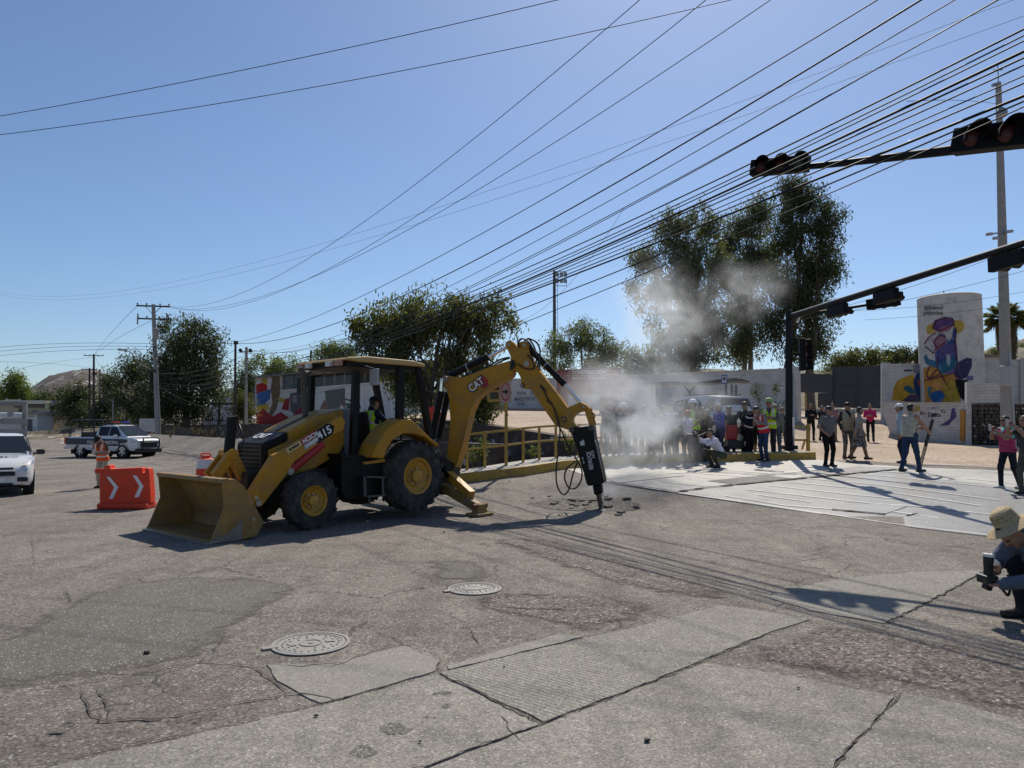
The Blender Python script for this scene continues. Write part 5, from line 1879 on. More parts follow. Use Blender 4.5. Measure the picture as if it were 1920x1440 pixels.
def ik(a, t, l1, l2, pole):
    a, t, pole = Vector(a), Vector(t), Vector(pole)
    d = t - a
    L = min(d.length, (l1 + l2) * .999)
    d.normalize()
    t = a + d * L
    x = (l1 * l1 - l2 * l2 + L * L) / (2 * L)
    y = math.sqrt(max(l1 * l1 - x * x, 0))
    p = pole - d * pole.dot(d)
    if p.length < 1e-6:
        p = Vector((1, 0, 0))
    return a + d * x + p.normalized() * y, t


def person(label, pos, h, face, pose=None, shirt=(.3, .3, .3), pants=(.03, .03, .035), skin=None, hair=None, sleeve='long',
           vest=None, vest_bands=True, hat=None, hatcol=(.05, .05, .05), shoes=None, group=None, res=.021, fat=1.0, skirt=None, hairlong=False, z_off=0.0, armk=1.0, band=None, glasses=False):
    P = dict(pel=(0, 0, .94), lean=4, side=0, head=(0, 0), wr=(.23, .06, .86), wl=(-.23, .06, .86), er=(.4, -.6, -.1), el=(-.4, -.6, -.1),
             ar=(.11, 0, .085), al=(-.11, 0, .085), kr=(.1, 1, 0), kl=(-.1, 1, 0), grip=False, footyaw=(8, -8))
    P.update(pose or {})
    s = h / 1.74
    pel = Vector(P['pel'])
    R = Matrix.Rotation(math.radians(P['side']), 3, 'Y') @ Matrix.Rotation(-math.radians(P['lean']), 3, 'X')
    J = lambda x, y, z: pel + R @ Vector((x, y, z))
    neck = J(0, -.005, .535)
    shR, shL = J(.185, 0, .465), J(-.185, 0, .465)
    hy, hp = P['head']
    RH = R @ Matrix.Rotation(math.radians(hy), 3, 'Z') @ Matrix.Rotation(-math.radians(hp - P['lean'] * .6), 3, 'X')
    hc = neck + RH @ Vector((0, .03, .135))
    hipR, hipL = J(.092, 0, -.02), J(-.092, 0, -.02)
    knR, akR = ik(hipR, P['ar'], .43, .42, P['kr'])
    knL, akL = ik(hipL, P['al'], .43, .42, P['kl'])
    elR, wrR = ik(shR, P['wr'], .285, .255, P['er'])
    elL, wrL = ik(shL, P['wl'], .285, .255, P['el'])
    f = fat
    T = [  # a, b, ra, rb, group
        (J(-.07, 0, -.02), J(.07, 0, -.02), .112 * f, .112 * f, 2), (J(-.05, .012, .13), J(.05, .012, .13), .115 * f, .115 * f, 1),
        (J(-.085, .012, .30), J(.085, .012, .30), .113, .113, 1), (J(-.125, -.005, .43), J(.125, -.005, .43), .075, .075, 1),
        (J(0, .01, .0), J(0, .01, .38), .11 * f, .115, 1), (J(0, -.01, .44), neck + Vector((0, 0, .02)), .075, .058, 1)]
    A = []
    for sh, el, wr in ((shR, elR, wrR), (shL, elL, wrL)):
        A.append((sh, el, .062 * armk, .05 * armk, 1))
        A.append((el, wr, .047 * armk, .034 if sleeve != 'long' else .04 * armk, 1 if sleeve == 'long' else 0))
    if sleeve == 'none':
        A[0] = (*A[0][:2], .055, .045, 0)
        A[2] = (*A[2][:2], .055, .045, 0)
    Lg = []
    fe = []
    for hip, kn, ak, yw in ((hipR, knR, akR, P['footyaw'][0]), (hipL, knL, akL, P['footyaw'][1])):
        ak = Vector(ak)
        Lg.append((hip, kn, .092 * f, .068, 2))
        Lg.append((kn, ak + Vector((0, 0, .0)), .064, .05, 2))
        d = Matrix.Rotation(math.radians(-yw), 3, 'Z') @ Vector((0, 1, 0))
        b = Vector((ak.x, ak.y, max(ak.z - .05, .032)))
        fe.append((b - d * .05, b + d * .15 + Vector((0, 0, -.004)), .045, .036, 3))
        Lg.append((ak, b - d * .03, .045, .045, 3))
    prims = T + A + Lg + fe
    nk = (neck, hc - RH @ Vector((0, .02, .06)), .052, .055, 0)
    prims.append(nk)

    def sd(Pt):
        d = None
        for a, b, ra, rb, g in prims:
            e = seg_d(Pt, a, b, ra, rb)
            d = e if d is None else smin(d, e, .03)
        return d + .004 * np.sin(Pt[:, 2] * 55 + Pt[:, 0] * 31) * np.sin(Pt[:, 1] * 47 + Pt[:, 2] * 21)
    allp = np.array([list(p[0]) for p in prims] + [list(p[1]) for p in prims])
    V, F = surf_nets(sd, allp.min(0) - .17, allp.max(0) + .17, res)
    C = V[F].mean(1)
    D = np.stack([seg_d(C, a, b, ra, rb) for a, b, ra, rb, g in prims], 1)
    grp = np.array([p[4] for p in prims])[D.argmin(1)]
    if sleeve == 'short':
        for sh, el in ((shR, elR), (shL, elL)):
            ax = (el - sh)
            t = ((C - np.array(sh)) @ np.array(ax)) / ax.length_squared
            near = seg_d(C, sh, el, .06, .05) < .02
            grp[near & (t > .72) & (grp == 1)] = 0
    verts, faces, mats_i = [V], [F], [grp]
    n0 = len(V)
    # head
    hv = HEAD[0].copy()
    hm_ = np.zeros(len(HEAD[1]), int)
    bald = hair is None
    x, y, z = HC[:, 0], HC[:, 1], HC[:, 2]
    hl = (z > .062 + .02 * (y > .05)) | ((y < -.005) & (z > -.045) & (np.abs(x) < .085)) | ((y < -.03) & (z > -.09))
    if hairlong:
        hl |= (y < .02) & (z > -.165)
    hl &= ~((np.abs(x) > .076) & (y > -.035) & (z < .03))
    hm_[hl] = 4
    ey = (np.abs(np.abs(x) - .032) < .017) & (y > .06) & (np.abs(z - .008) < .010)
    hm_[ey] = 5
    hm_[(np.abs(x) < .024) & (y > .07) & (np.abs(z + .066) < .008)] = 6
    if glasses:
        hm_[(np.abs(np.abs(x) - .032) < .026) & (y > .06) & (np.abs(z - .010) < .018)] = 5
    verts.append((np.array(RH) @ hv.T).T + np.array(hc))
    faces.append(HEAD[1] + n0)
    mats_i.append(hm_)
    n0 += len(hv)
    # hands
    for sgn, el, wr in ((1, elR, wrR), (-1, elL, wrL)):
        HV, HF = HAND_G if P['grip'] else HAND_R
        HV = HV.copy()
        zx = (wr - el).normalized()
        ref = P.get('palm_r' if sgn > 0 else 'palm_l', Vector((-sgn, 0, 0)))
        xx = -(Vector(ref) - zx * Vector(ref).dot(zx)).normalized()
        yy = zx.cross(xx)
        if sgn < 0:
            HV[:, 1] *= -1
        M_ = np.array([list(xx), list(yy), list(zx)]).T
        HV = HV @ M_.T + np.array(wr)
        verts.append(HV)
        faces.append((HF if sgn > 0 else HF[:, ::-1]) + n0)
        mats_i.append(np.zeros(len(HF), int))
        n0 += len(HV)
    Vv = np.concatenate(verts) * s
    root = thing('person', label, 'person', (pos[0], pos[1], pos[2] + z_off), group, math.radians(face))
    me = bpy.data.meshes.new('body')
    me.from_pydata(Vv.tolist(), [], np.concatenate(faces).tolist())
    for m in (skin or SKIN, cloth(shirt), cloth(pants), shoes or SHOEM, hair or HAIRM, EYEM, LIPM):
        me.materials.append(m)
    me.polygons.foreach_set('material_index', np.concatenate(mats_i))
    me.polygons.foreach_set('use_smooth', [True] * len(me.polygons))
    me.update()
    ob = bpy.data.objects.new('body', me)
    COL.objects.link(ob)
    ob.parent = root

    def child(name, v, fcs, mats, mi=None, smooth=True):
        m2 = bpy.data.meshes.new(name)
        m2.from_pydata((np.array(v) * s).tolist(), [], [list(q) for q in fcs])
        for q in mats:
            m2.materials.append(q)
        if mi is not None:
            m2.polygons.foreach_set('material_index', mi)
        if smooth:
            m2.polygons.foreach_set('use_smooth', [True] * len(m2.polygons))
        m2.update()
        o2 = bpy.data.objects.new(name, m2)
        COL.objects.link(o2)
        o2.parent = root
        return o2
    Ri = np.array(R.transposed())
    if vest is not None:
        tor = T[:5] + [(shR, shR + (elR - shR) * .1, .06, .055, 1), (shL, shL + (elL - shL) * .1, .06, .055, 1)]

        def sv(Pt):
            d = None
            for a, b, ra, rb, g in tor:
                e = seg_d(Pt, a, b, ra, rb)
                d = e if d is None else smin(d, e, .03)
            return d - .022
        tp = np.array([list(p[0]) for p in tor] + [list(p[1]) for p in tor])
        V2, F2 = surf_nets(sv, tp.min(0) - .17, tp.max(0) + .17, .019)
        C2 = (V2[F2].mean(1) - np.array(pel)) @ Ri.T
        keep = (C2[:, 2] > -.06) & (C2[:, 2] < .50) & ~((C2[:, 1] > .03) & (np.abs(C2[:, 0]) < (C2[:, 2] - .3) * .35)) & (np.abs(C2[:, 0]) < .20)
        F2, C2 = F2[keep], C2[keep]
        mi = np.zeros(len(F2), int)
        if vest_bands:
            mi[(np.abs(C2[:, 2] - .09) < .027) | (np.abs(C2[:, 2] - .25) < .027)] = 1
            mi[(np.abs(np.abs(C2[:, 0]) - .115) < .022) & (C2[:, 2] > .25)] = 1
        child('safety_vest', V2, F2, [cloth(vest), M_REFL], mi)
    if band is not None:       # reflective bands on a dark uniform
        def sv2(Pt):
            return sd(Pt) - .006
        V2, F2 = surf_nets(sv2, allp.min(0) - .17, allp.max(0) + .17, res)
        C2 = (V2[F2].mean(1) - np.array(pel)) @ Ri.T
        keep = np.zeros(len(F2), bool)
        for b in band:
            keep |= (np.abs(C2[:, 2] - b) < .022)
        child('reflective_bands', V2, F2[keep], [M_REFL])
    if skirt is not None:
        v, fc = [], []
        n = 26
        for i, (zz, rx, ry) in enumerate(((1.06, .15, .125), (.95, .175, .15), (.75, .20, .19), (.50, .235, .23), (.42, .24, .235))):
            for j in range(n):
                t = 2 * math.pi * j / n
                wv = 1 + .06 * math.sin(t * 7) * (1.1 - zz)
                v.append((rx * wv * math.cos(t), .01 + ry * wv * math.sin(t), zz))
        for i in range(4):
            for j in range(n):
                fc.append((i * n + j, (i + 1) * n + j, (i + 1) * n + (j + 1) % n, i * n + (j + 1) % n))
        child('dress', v, fc, [skirt])
    if hat is not None:
        mbh = MB()
        hk = np.array(RH)
        if hat == 'cap':
            mbh.lathe([(.101, .035), (.102, .06), (.092, .10), (.06, .128), (0.001, .138)], (0, -.01, 0), n=20)
            v, fc = [], []
            for i in range(11):
                t = math.pi * (.12 + .76 * i / 10)
                v += [(.094 * math.cos(t), -.01 + .098 * math.sin(t), .047), (.09 * math.cos(t), -.01 + .098 * math.sin(t) + .085 * math.sin(t) ** 1.5, .035)]
            o_ = len(v)
            v += [(a, b, c - .006) for a, b, c in v]
            for i in range(10):
                fc += [(2 * i, 2 * i + 1, 2 * i + 3, 2 * i + 2), (o_ + 2 * i, o_ + 2 * i + 2, o_ + 2 * i + 3, o_ + 2 * i + 1), (2 * i + 1, o_ + 2 * i + 1, o_ + 2 * i + 3, 2 * i + 3)]
            mbh.add(v, fc)
            nm = 'cap'
        elif hat == 'hardhat':
            mbh.lathe([(.148, .040), (.150, .046), (.118, .058), (.114, .09), (.098, .128), (.06, .15), (.001, .158)], (0, -.01, 0), n=24)
            mbh.bar((0, -.1, .118), (0, .075, .118), .03, .06)
            nm = 'hard_hat'
        else:
            mbh.lathe([(.185, .03), (.187, .034), (.112, .055), (.108, .10), (.098, .15), (.06, .168), (.001, .17)], (0, -.01, 0), n=28)
            nm = 'hat'
        hv2 = (hk @ np.array(mbh.v).T).T + np.array(hc)
        child(nm, hv2, mbh.f, [cloth(hatcol, .5) if not hasattr(hatcol, 'node_tree') else hatcol])
    root['_hand'] = [tuple(wrR), tuple(wrL), tuple(hc)]
    return root


def world_pt(root, p, h):
    s = h / 1.74
    v = Rz(root.rotation_euler.z) @ (Vector(p) * s)
    return v + Vector(root.location)


def stand_at(px, py, top, hf=1.0):
    g = gz(px, py)
    d = g.y
    return g, (py - top) * d / FPX / hf


PH = dict(wr=(.10, .30, 1.50), wl=(-.10, .30, 1.50), er=(.5, -.1, -1), el=(-.5, -.1, -1), grip=True)
CHEST = dict(wr=(.08, .30, 1.18), wl=(-.08, .30, 1.18), er=(.6, -.3, -1), el=(-.6, -.3, -1), grip=True)
HIPS = dict(wr=(.20, .05, 1.02), wl=(-.20, .05, 1.02), er=(1, -.5, 0), el=(-1, -.5, 0))
WALK = dict(ar=(.09, .22, .09), al=(-.09, -.25, .12), wr=(.25, -.12, .88), wl=(-.25, .18, .9))
ORANGE, LIME = (.75, .10, .02), (.45, .75, .03)
PEOPLE = {}


def pp(key, label, px, py, top, face, h=None, **kw):
    g, hh = stand_at(px, py, top)
    hh = min(max(hh, 1.52), 1.86) if h is None else h
    r = person(label, g, hh, face, **kw)
    PEOPLE[key] = (r, hh)
    return r


pp('worker', 'worker in orange vest looking down behind the orange road barrier', 191, 915, 816, 170, pose=dict(CHEST, lean=14, head=(0, 38), wr=(.07, .28, 1.10), wl=(-.07, .28, 1.10)), shirt=(.10, .075, .06), pants=(.42, .36, .27), vest=ORANGE, hat='cap', hatcol=(.012, .012, .013), sleeve='short')
pp('white_shirt', 'person in white shirt and dark trousers raising a camera to the face', 1291, 868, 770, 125, pose=dict(PH, lean=2), shirt=(.62, .60, .66), pants=(.02, .022, .035), hat='cap', hatcol=(.35, .05, .03))
pp('white_helmet', 'worker with white hard hat and lime vest beside the white car', 1304, 862, 750, 100, pose=HIPS, shirt=(.22, .17, .11), vest=LIME, hat='hardhat', hatcol=(.8, .8, .78))
pp('hips', 'man in white and black shirt standing with arms folded at the waist', 1262, 866, 757, 120, pose=HIPS, shirt=(.55, .54, .55), pants=(.09, .08, .08))
pp('cap_man', 'man in dark top and cap with light blue sleeve', 1330, 862, 770, 95, pose=CHEST, shirt=(.07, .06, .06), pants=(.04, .035, .04), hat='cap', hatcol=(.2, .24, .22))
pp('blue_shirt', 'grey haired man in blue shirt behind the cap wearer', 1352, 861, 757, 110, pose=CHEST, shirt=(.06, .075, .36), pants=(.04, .045, .09), hair=HAIRG)
pp('green_collar', 'man in black jacket leaning on the red cart', 1401, 858, 753, 140, pose=dict(wr=(.3, .3, 1.0), wl=(-.2, .25, 1.05), lean=10), shirt=(.02, .024, .024), pants=(.02, .02, .02), hat='cap', hatcol=(.015, .015, .015))
pp('navy', 'person in dark navy uniform with reflective bands leaning over', 1403, 860, 785, 215, h=1.68, pose=dict(CHEST, lean=22, head=(-20, 30)), shirt=(.010, .012, .022), pants=(.008, .008, .010), band=(.10, .40), hair=HAIRM)
pp('red_vest', 'person in red vest and jeans bending towards the navy uniform', 1434, 865, 778, 110, h=1.70, pose=dict(CHEST, lean=18, head=(10, 35)), shirt=(.20, .20, .20), pants=(.025, .045, .10), vest=(.55, .03, .03), hairlong=True)
pp('green_helmet', 'worker with green hard hat and lime vest behind the red vest', 1444, 860, 748, 160, pose=CHEST, shirt=(.10, .10, .10), vest=LIME, hat='hardhat', hatcol=(.30, .42, .16))
pp('old_grey', 'bald man in grey shirt at the foot of the signal pole', 1456, 857, 783, 150, h=1.66, pose={}, shirt=(.17, .165, .17), pants=(.08, .09, .12), hair=HAIRG)
pp('dark_far', 'person in black standing far back beside the yellow barrier', 1521, 825, 757, 170, pose=CHEST, shirt=(.015, .015, .017), pants=(.012, .012, .014), group=None)
pp('grey_black', 'man in grey shirt and black trousers walking on the pale street', 1554, 875, 762, 195, pose=dict(wr=(.22, .16, .98), wl=(-.24, .03, .86)), shirt=(.15, .14, .14), pants=(.008, .008, .009), sleeve='short', fat=1.1, hat='cap', hatcol=(.05, .045, .045))
pp('pink_far', 'person in dull pink top far back by the dark gate', 1563, 823, 757, 150, pose={}, shirt=(.30, .17, .16), pants=(.02, .02, .025))
pp('khaki_vest', 'man in khaki vest and black cap beside the patterned dress', 1590, 860, 755, 185, pose=dict(wr=(.24, .1, .9)), shirt=(.03, .03, .035), pants=(.13, .12, .105), vest=(.34, .30, .21), vest_bands=False, hat='cap', hatcol=(.012, .012, .013))
DRESS = stone_mat('dress_pattern', (.03, .03, .03), (.5, .47, .42), agg=24, aggk=.9, bump=.1)
pp('dress', 'woman in black and white patterned dress walking with ankle boots', 1611, 862, 763, -110, pose=dict(WALK), shirt=(.28, .26, .24), pants=(.25, .15, .10), skirt=DRESS, hairlong=True)
pp('pink', 'person in bright pink top and black trousers by the dirt bank', 1633, 828, 757, 150, pose=CHEST, shirt=(.50, .03, .12), pants=(.012, .012, .014))
pp('white_cap', 'man in white cap and pale blue shirt behind the tripod carrier', 1694, 868, 757, 60, pose=dict(wr=(.26, -.02, .9)), shirt=(.34, .42, .48), pants=(.018, .024, .04), hat='cap', hatcol=(.75, .75, .73))
pp('tripod_man', 'heavy man in beige vest and jeans carrying a black tripod', 1708, 885, 757, -75, pose=dict(WALK, wr=(.18, .42, 1.02), wl=(-.1, .40, 1.12), er=(.6, -.2, -1), el=(-.4, -.3, -1), grip=True, ar=(.09, .18, .09), al=(-.09, -.2, .10)), shirt=(.40, .37, .29), pants=(.022, .045, .10), sleeve='none', vest=(.42, .39, .31), vest_bands=False, fat=1.15)
pp('phone_woman', 'woman in pink vest and teal shirt filming with a phone', 1893, 917, 781, 100, h=1.66, pose=dict(wr=(.06, .36, 1.40), wl=(-.05, .36, 1.36), er=(.5, -.1, -1), el=(-.5, -.1, -1), grip=True, ar=(.09, .14, .09), al=(-.09, -.2, .10), lean=2), shirt=(.16, .38, .38), pants=(.016, .018, .026), sleeve='short', vest=(.40, .05, .13), vest_bands=False, shoes=mat('shoe_white', (.6, .6, .58), .6), glasses=True)
pp('edge', 'person in olive trousers filming at the right edge of the view', 1931, 928, 776, 105, h=1.72, pose=dict(PH, wr=(.08, .42, 1.52), wl=(-.08, .42, 1.48), ar=(.1, .1, .09), al=(-.1, -.12, .1)), shirt=(.05, .05, .05), pants=(.085, .078, .065), sleeve='short')
# onlookers inside the dust
for i, (px, py, top, fc, sh, pn, ht) in enumerate([(1143, 868, 752, 200, (.04, .04, .045), (.05, .05, .055), None), (1168, 866, 757, 180, (.30, .30, .31), (.05, .05, .06), 'hardhat'),
                                                   (1185, 864, 762, 170, (.45, .44, .44), (.06, .06, .07), None), (1211, 866, 760, 150, (.16, .13, .12), (.10, .07, .06), 'cap'),
                                                   (1233, 868, 764, 140, (.32, .31, .32), (.12, .07, .06), None), (1248, 864, 760, 130, (.5, .49, .5), (.05, .05, .06), None)]):
    desc = ['dark clothed onlooker nearest the hammer, half hidden in dust', 'onlooker in white hard hat veiled by the dust cloud', 'onlooker in pale shirt in the thick of the dust', 'onlooker in brown shirt and cap inside the dust', 'onlooker in grey shirt and brown trousers inside the dust', 'onlooker in white shirt at the right edge of the dust'][i]
    pp('dust%d' % i, desc, px, py, top, fc, pose=[{}, CHEST, HIPS, {}, CHEST, HIPS][i], shirt=sh, pants=pn, hat=ht, hatcol=(.7, .7, .68) if ht == 'hardhat' else (.05, .04, .04), res=.026)
for i, (px, py, top, fc, sh, pn, lab) in enumerate([
        (1222, 862, 758, 190, (.03, .03, .035), (.02, .02, .025), 'dark clothed onlooker behind the brown trousers in the dust'), (1277, 861, 756, 150, (.05, .045, .05), (.02, .02, .022), 'dark clothed onlooker just left of the white hard hat'),
        (1319, 860, 764, 170, (.025, .028, .035), (.015, .015, .018), 'dark clothed onlooker between hard hat and cap wearers'), (1372, 857, 762, 130, (.04, .04, .045), (.02, .02, .02), 'dark clothed onlooker behind the red engine cart'),
        (1420, 856, 766, 190, (.02, .022, .03), (.012, .012, .014), 'dark clothed onlooker between navy uniform and green hard hat'), (1468, 848, 764, 160, (.05, .05, .055), (.03, .03, .035), 'dark clothed onlooker half hidden behind the signal pole'),
        (1541, 826, 764, 200, (.03, .028, .03), (.014, .014, .016), 'dark clothed person between black clad man and pink top')]):
    pp('extra%d' % i, lab, px, py, top, fc, pose=[CHEST, {}, HIPS, dict(CHEST, lean=10), {}, CHEST, HIPS][i], shirt=sh, pants=pn, res=.026, hat=[None, 'cap', None, 'cap', None, None, None][i], hatcol=(.03, .03, .03))
pp('ped_a', 'distant pedestrian in white top walking past the grey shutter', 64, 817, 798, 180, h=1.65, pose=WALK, shirt=(.5, .5, .5), pants=(.03, .03, .03), res=.03)
pp('ped_b', 'distant pedestrian in black and white beside the beige house', 77, 813, 789.5, 180, h=1.7, shirt=(.3, .3, .3), pants=(.02, .02, .02), res=.03)

# crouching cameraman in the crowd
g = gz(1343, 877)
CROUCH = dict(pel=(0, -.16, .36), lean=30, ar=(.14, .05, .085), al=(-.12, .02, .085), kr=(.5, 1, .4), kl=(-.4, 1, .5), wr=(.06, .52, .86), wl=(-.08, .50, .80), er=(.7, 0, -1), el=(-.7, 0, -1), grip=True, head=(0, 5))
cm = person('crouching cameraman in white shirt and olive trousers at the kerb', g, 1.74, 100, pose=CROUCH, shirt=(.60, .58, .68), pants=(.045, .05, .035))
PEOPLE['cameraman'] = (cm, 1.74)

# crouching man with straw hat in the foreground
straw = stone_mat('straw_weave', (.52, .40, .22), (.62, .50, .30), agg=160, aggk=.45, bump=.7, stain=.15)
FG = dict(pel=(0, -.16, .33), lean=46, ar=(.15, .17, .085), al=(-.13, .12, .085), kr=(.35, 1, .35), kl=(-.3, 1, .4), wr=(.10, .44, .42), wl=(-.10, .50, .34), er=(.9, -.1, -.5), el=(-.9, -.5, -.6), grip=True, head=(0, 40), palm_r=Vector((-.4, 0, 1)), palm_l=Vector((.2, 0, 1)))
fgm = person('crouching man in straw hat and grey blue shirt holding a camera', (4.74, 6.3, 0.0), 1.80, 90, pose=FG, shirt=(.105, .125, .17), pants=(.022, .023, .03), res=.014, shoes=SHOEM, armk=1.3)
PEOPLE['fg'] = (fgm, 1.80)
R_h = fgm['_hand']
hcw = world_pt(fgm, R_h[2], 1.80)
tilt = Matrix.Rotation(math.radians(-33), 3, 'Y') @ Matrix.Rotation(math.radians(-8), 3, 'X')
mbh = MB()
prof = [(.205, -.018), (.207, -.012), (.16, .006), (.112, .024), (.107, .06), (.101, .10), (.092, .135), (.07, .15), (.001, .146)]
mbh.lathe(prof, (0, 0, 0), n=40)
for i in range(36):                      # open weave holes round the crown
    for zz in (.075, .105):
        t = i * math.pi / 18 + (zz > .09) * .08
        rr_ = .1065 if zz < .09 else .1015
        c0 = Vector((rr_ * math.cos(t), rr_ * math.sin(t), zz))
        n0_ = Vector((math.cos(t), math.sin(t), .1)).normalized()
        tt = Vector((-math.sin(t), math.cos(t), 0))
        mbh.add([c0 + tt * a * .0045 + Vector((0, 0, b * .0035)) + n0_ * .0015 for a, b in ((-1, -1), (1, -1), (1, 1), (-1, 1))], [(0, 1, 2, 3)], 1)
hv = [tilt @ Vector(v) for v in mbh.v]
hat_o = hcw + tilt @ Vector((0, 0, .05)) + Vector((.02, 0, .02))
mbh.v = [tuple(v + hat_o) for v in hv]
h_ = mbh.build('straw_hat', [straw, mat('weave_shadow', (.10, .07, .035), .9)], smooth=True, auto=40)
h_.parent = fgm
h_.matrix_parent_inverse = (Matrix.Translation(fgm.location) @ Matrix.Rotation(fgm.rotation_euler.z, 4, 'Z')).inverted()


# driver, seated and turned to the rear
DR = dict(pel=(0, -.12, .50), lean=8, ar=(.14, .30, .09), al=(-.14, .30, .09), kr=(.2, 1, .6), kl=(-.2, 1, .6), wr=(.2, .38, .80), wl=(-.2, .38, .80), er=(.6, -.3, -1), el=(-.6, -.3, -1), grip=True, head=(0, 12))
dpos = bf(sx0 + .0, 0, 1.02)
drv = person('driver in navy shirt, lime vest and dark cap sitting in the backhoe cab', dpos, 1.72, math.degrees(math.atan2(E1.x, -E1.y)), pose=DR, shirt=(.012, .018, .045), pants=(.015, .016, .02), vest=LIME, hat='cap', hatcol=(.015, .015, .017))

# ------------------------------------------------------------------ things people hold
M_CAMB = mat('camera_black', (.012, .012, .013), .45, var=.2)


def dslr(label, c, fwd, rx=None, s=1.0):
    t = thing('camera', label, 'camera', c)
    c, fwd = Vector(c), Vector(fwd).normalized()
    sx = fwd.cross(Vector((0, 0, 1)))
    if sx.length < .2:
        sx = Vector((0, 1, 0))
    sx.normalize()
    up = sx.cross(fwd)
    b = MB()
    b.bar(c - sx * .07 * s, c + sx * .07 * s, .06 * s, .10 * s, up=up)
    b.bar(c - sx * .03 * s + up * .06 * s, c + sx * .03 * s + up * .06 * s, .06 * s, .04 * s, up=up)
    b.build('camera_body', M_CAMB, t, bevel=.008)
    l = MB()
    l.tube([c + fwd * .03 * s, c + fwd * .09 * s, c + fwd * .095 * s, c + fwd * .15 * s], [.036 * s, .036 * s, .042 * s, .042 * s], 16)
    l.build('lens', M_CAMB, t, smooth=True, auto=40)
    return t


def phone(label, c, fwd):
    c, fwd = Vector(c), Vector(fwd).normalized()
    t = thing('phone', label, 'phone', c)
    sx = fwd.cross(Vector((0, 0, 1))).normalized()
    MB().bar(c - Vector((0, 0, .075)), c + Vector((0, 0, .075)), .075, .009, up=fwd).build('phone_case', mat('phone_case', (.5, .42, .40), .4), t, bevel=.003)
    MB().bar(c - Vector((0, 0, .07)) - fwd * .006, c + Vector((0, 0, .07)) - fwd * .006, .068, .002, up=fwd).build('phone_screen', glass('dark_glass'), t)
    return t


def facing(root):
    a = root.rotation_euler.z
    return Vector((-math.sin(a), math.cos(a), 0))


def hand_mid(key):
    r, h = PEOPLE[key]
    a, b = world_pt(r, r['_hand'][0], h), world_pt(r, r['_hand'][1], h)
    return (a + b) / 2, facing(r)


c, f = hand_mid('white_shirt')
dslr('black camera held to the face of the person in white shirt', c + f * .08 + Vector((0, 0, .05)), f)
c, f = hand_mid('phone_woman')
phone('pale phone held up by the woman in pink vest', c + f * .10 + Vector((0, 0, .07)), f)
c, f = hand_mid('edge')
phone('phone held up by the person at the right edge', c + f * .12 + Vector((0, 0, .06)), f)
c, f = hand_mid('worker')
phone('phone in the hands of the worker in orange vest', c + f * .09 + Vector((0, 0, .05)), f)
# shoulder rig of the crouching cameraman
c, f = hand_mid('cameraman')
vr = dslr('black video camera rig held by the crouching cameraman', c + f * .12 + Vector((0, 0, .05)), f, s=1.5)
b = MB()
b.bar(c + f * .05 + Vector((0, 0, -.05)), c + f * .02 + Vector((0, 0, -.34)), .05, .09)
b.box(c + f * .2 + Vector((0, 0, -.05)), (.16, .16, .14))
b.tube([c + f * .1, c - f * .2 + Vector((0, 0, .12)), c - f * .32 + Vector((0, 0, .05))], .018, 8)
b.build('shoulder_support', M_CAMB, vr)
bag = MB()
bq = gz(1312, 866)
bag.box((bq.x, bq.y, bq.z + .24), (.42, .3, .48), taper=.8)
tag(bag.build('camera_bag', mat('bag_black', (.012, .012, .012), .8, bump=.3), bevel=.06), 'black equipment bag standing in front of the crouching cameraman', 'bag')
# foreground camera with pale-rimmed lens pointing up
c, f = hand_mid('fg')
cc = c + Vector((-.10, 0, -.02))
fgc = thing('camera', 'black camera with white ringed lens held low by straw hat man', 'camera', cc)
b = MB()
b.bar(cc - Vector((0, .07, 0)), cc + Vector((0, .075, 0)), .11, .075)
b.bar(cc + Vector((-.02, .02, -.06)), cc + Vector((.04, .03, -.09)), .06, .05)
b.build('camera_body', M_CAMB, fgc, bevel=.012)
ld = Vector((.10, .02, 1)).normalized()
b = MB()
b.tube([cc + ld * .03, cc + ld * .10, cc + ld * .11, cc + ld * .19], [.034, .034, .038, .042], 20)
b.build('lens', M_CAMB, fgc, smooth=True, auto=40)
MB().lathe([(.042, 0), (.046, .004), (.046, .025), (.04, .029), (.026, .018), (0, .016)], cc + ld * .19, ld, 24).build('lens_hood', mat('lens_white', (.72, .70, .66), .5), fgc, smooth=True, auto=40)
b = MB()
b.tube(spline([cc + Vector((.0, -.07, .02)), cc + Vector((.06, -.10, -.07)), cc + Vector((.12, -.08, -.12)), cc + Vector((.16, -.06, -.02)), cc + Vector((.14, -.05, .05))]), .012, 6)
b.build('strap', M_CAMB, fgc)
# tripod
c, f = hand_mid('tripod_man')
a, bq = at(1751, 778, c.y - .06), gz(1727, 886)
bq = Vector((bq.x, c.y - .06, hgt(bq.x, c.y)))
tp = thing('tripod', 'folded black tripod carried by the heavy man in beige vest', 'tripod', bq)
d = (a - bq)
for k_ in range(3):
    o_ = Vector((math.cos(k_ * 2.1), math.sin(k_ * 2.1), 0)) * .035
    MB().tube([bq + o_, bq + o_ + d * .45, bq + o_ * .8 + d * .46, bq + o_ * .7 + d * .92], [.012, .013, .018, .018], 8).build('leg', M_CAMB, tp)
MB().box(a, (.09, .09, .10)).tube([a, a + Vector((-.14, -.05, .07))], .012, 8).build('tripod_head', M_CAMB, tp, bevel=.01)
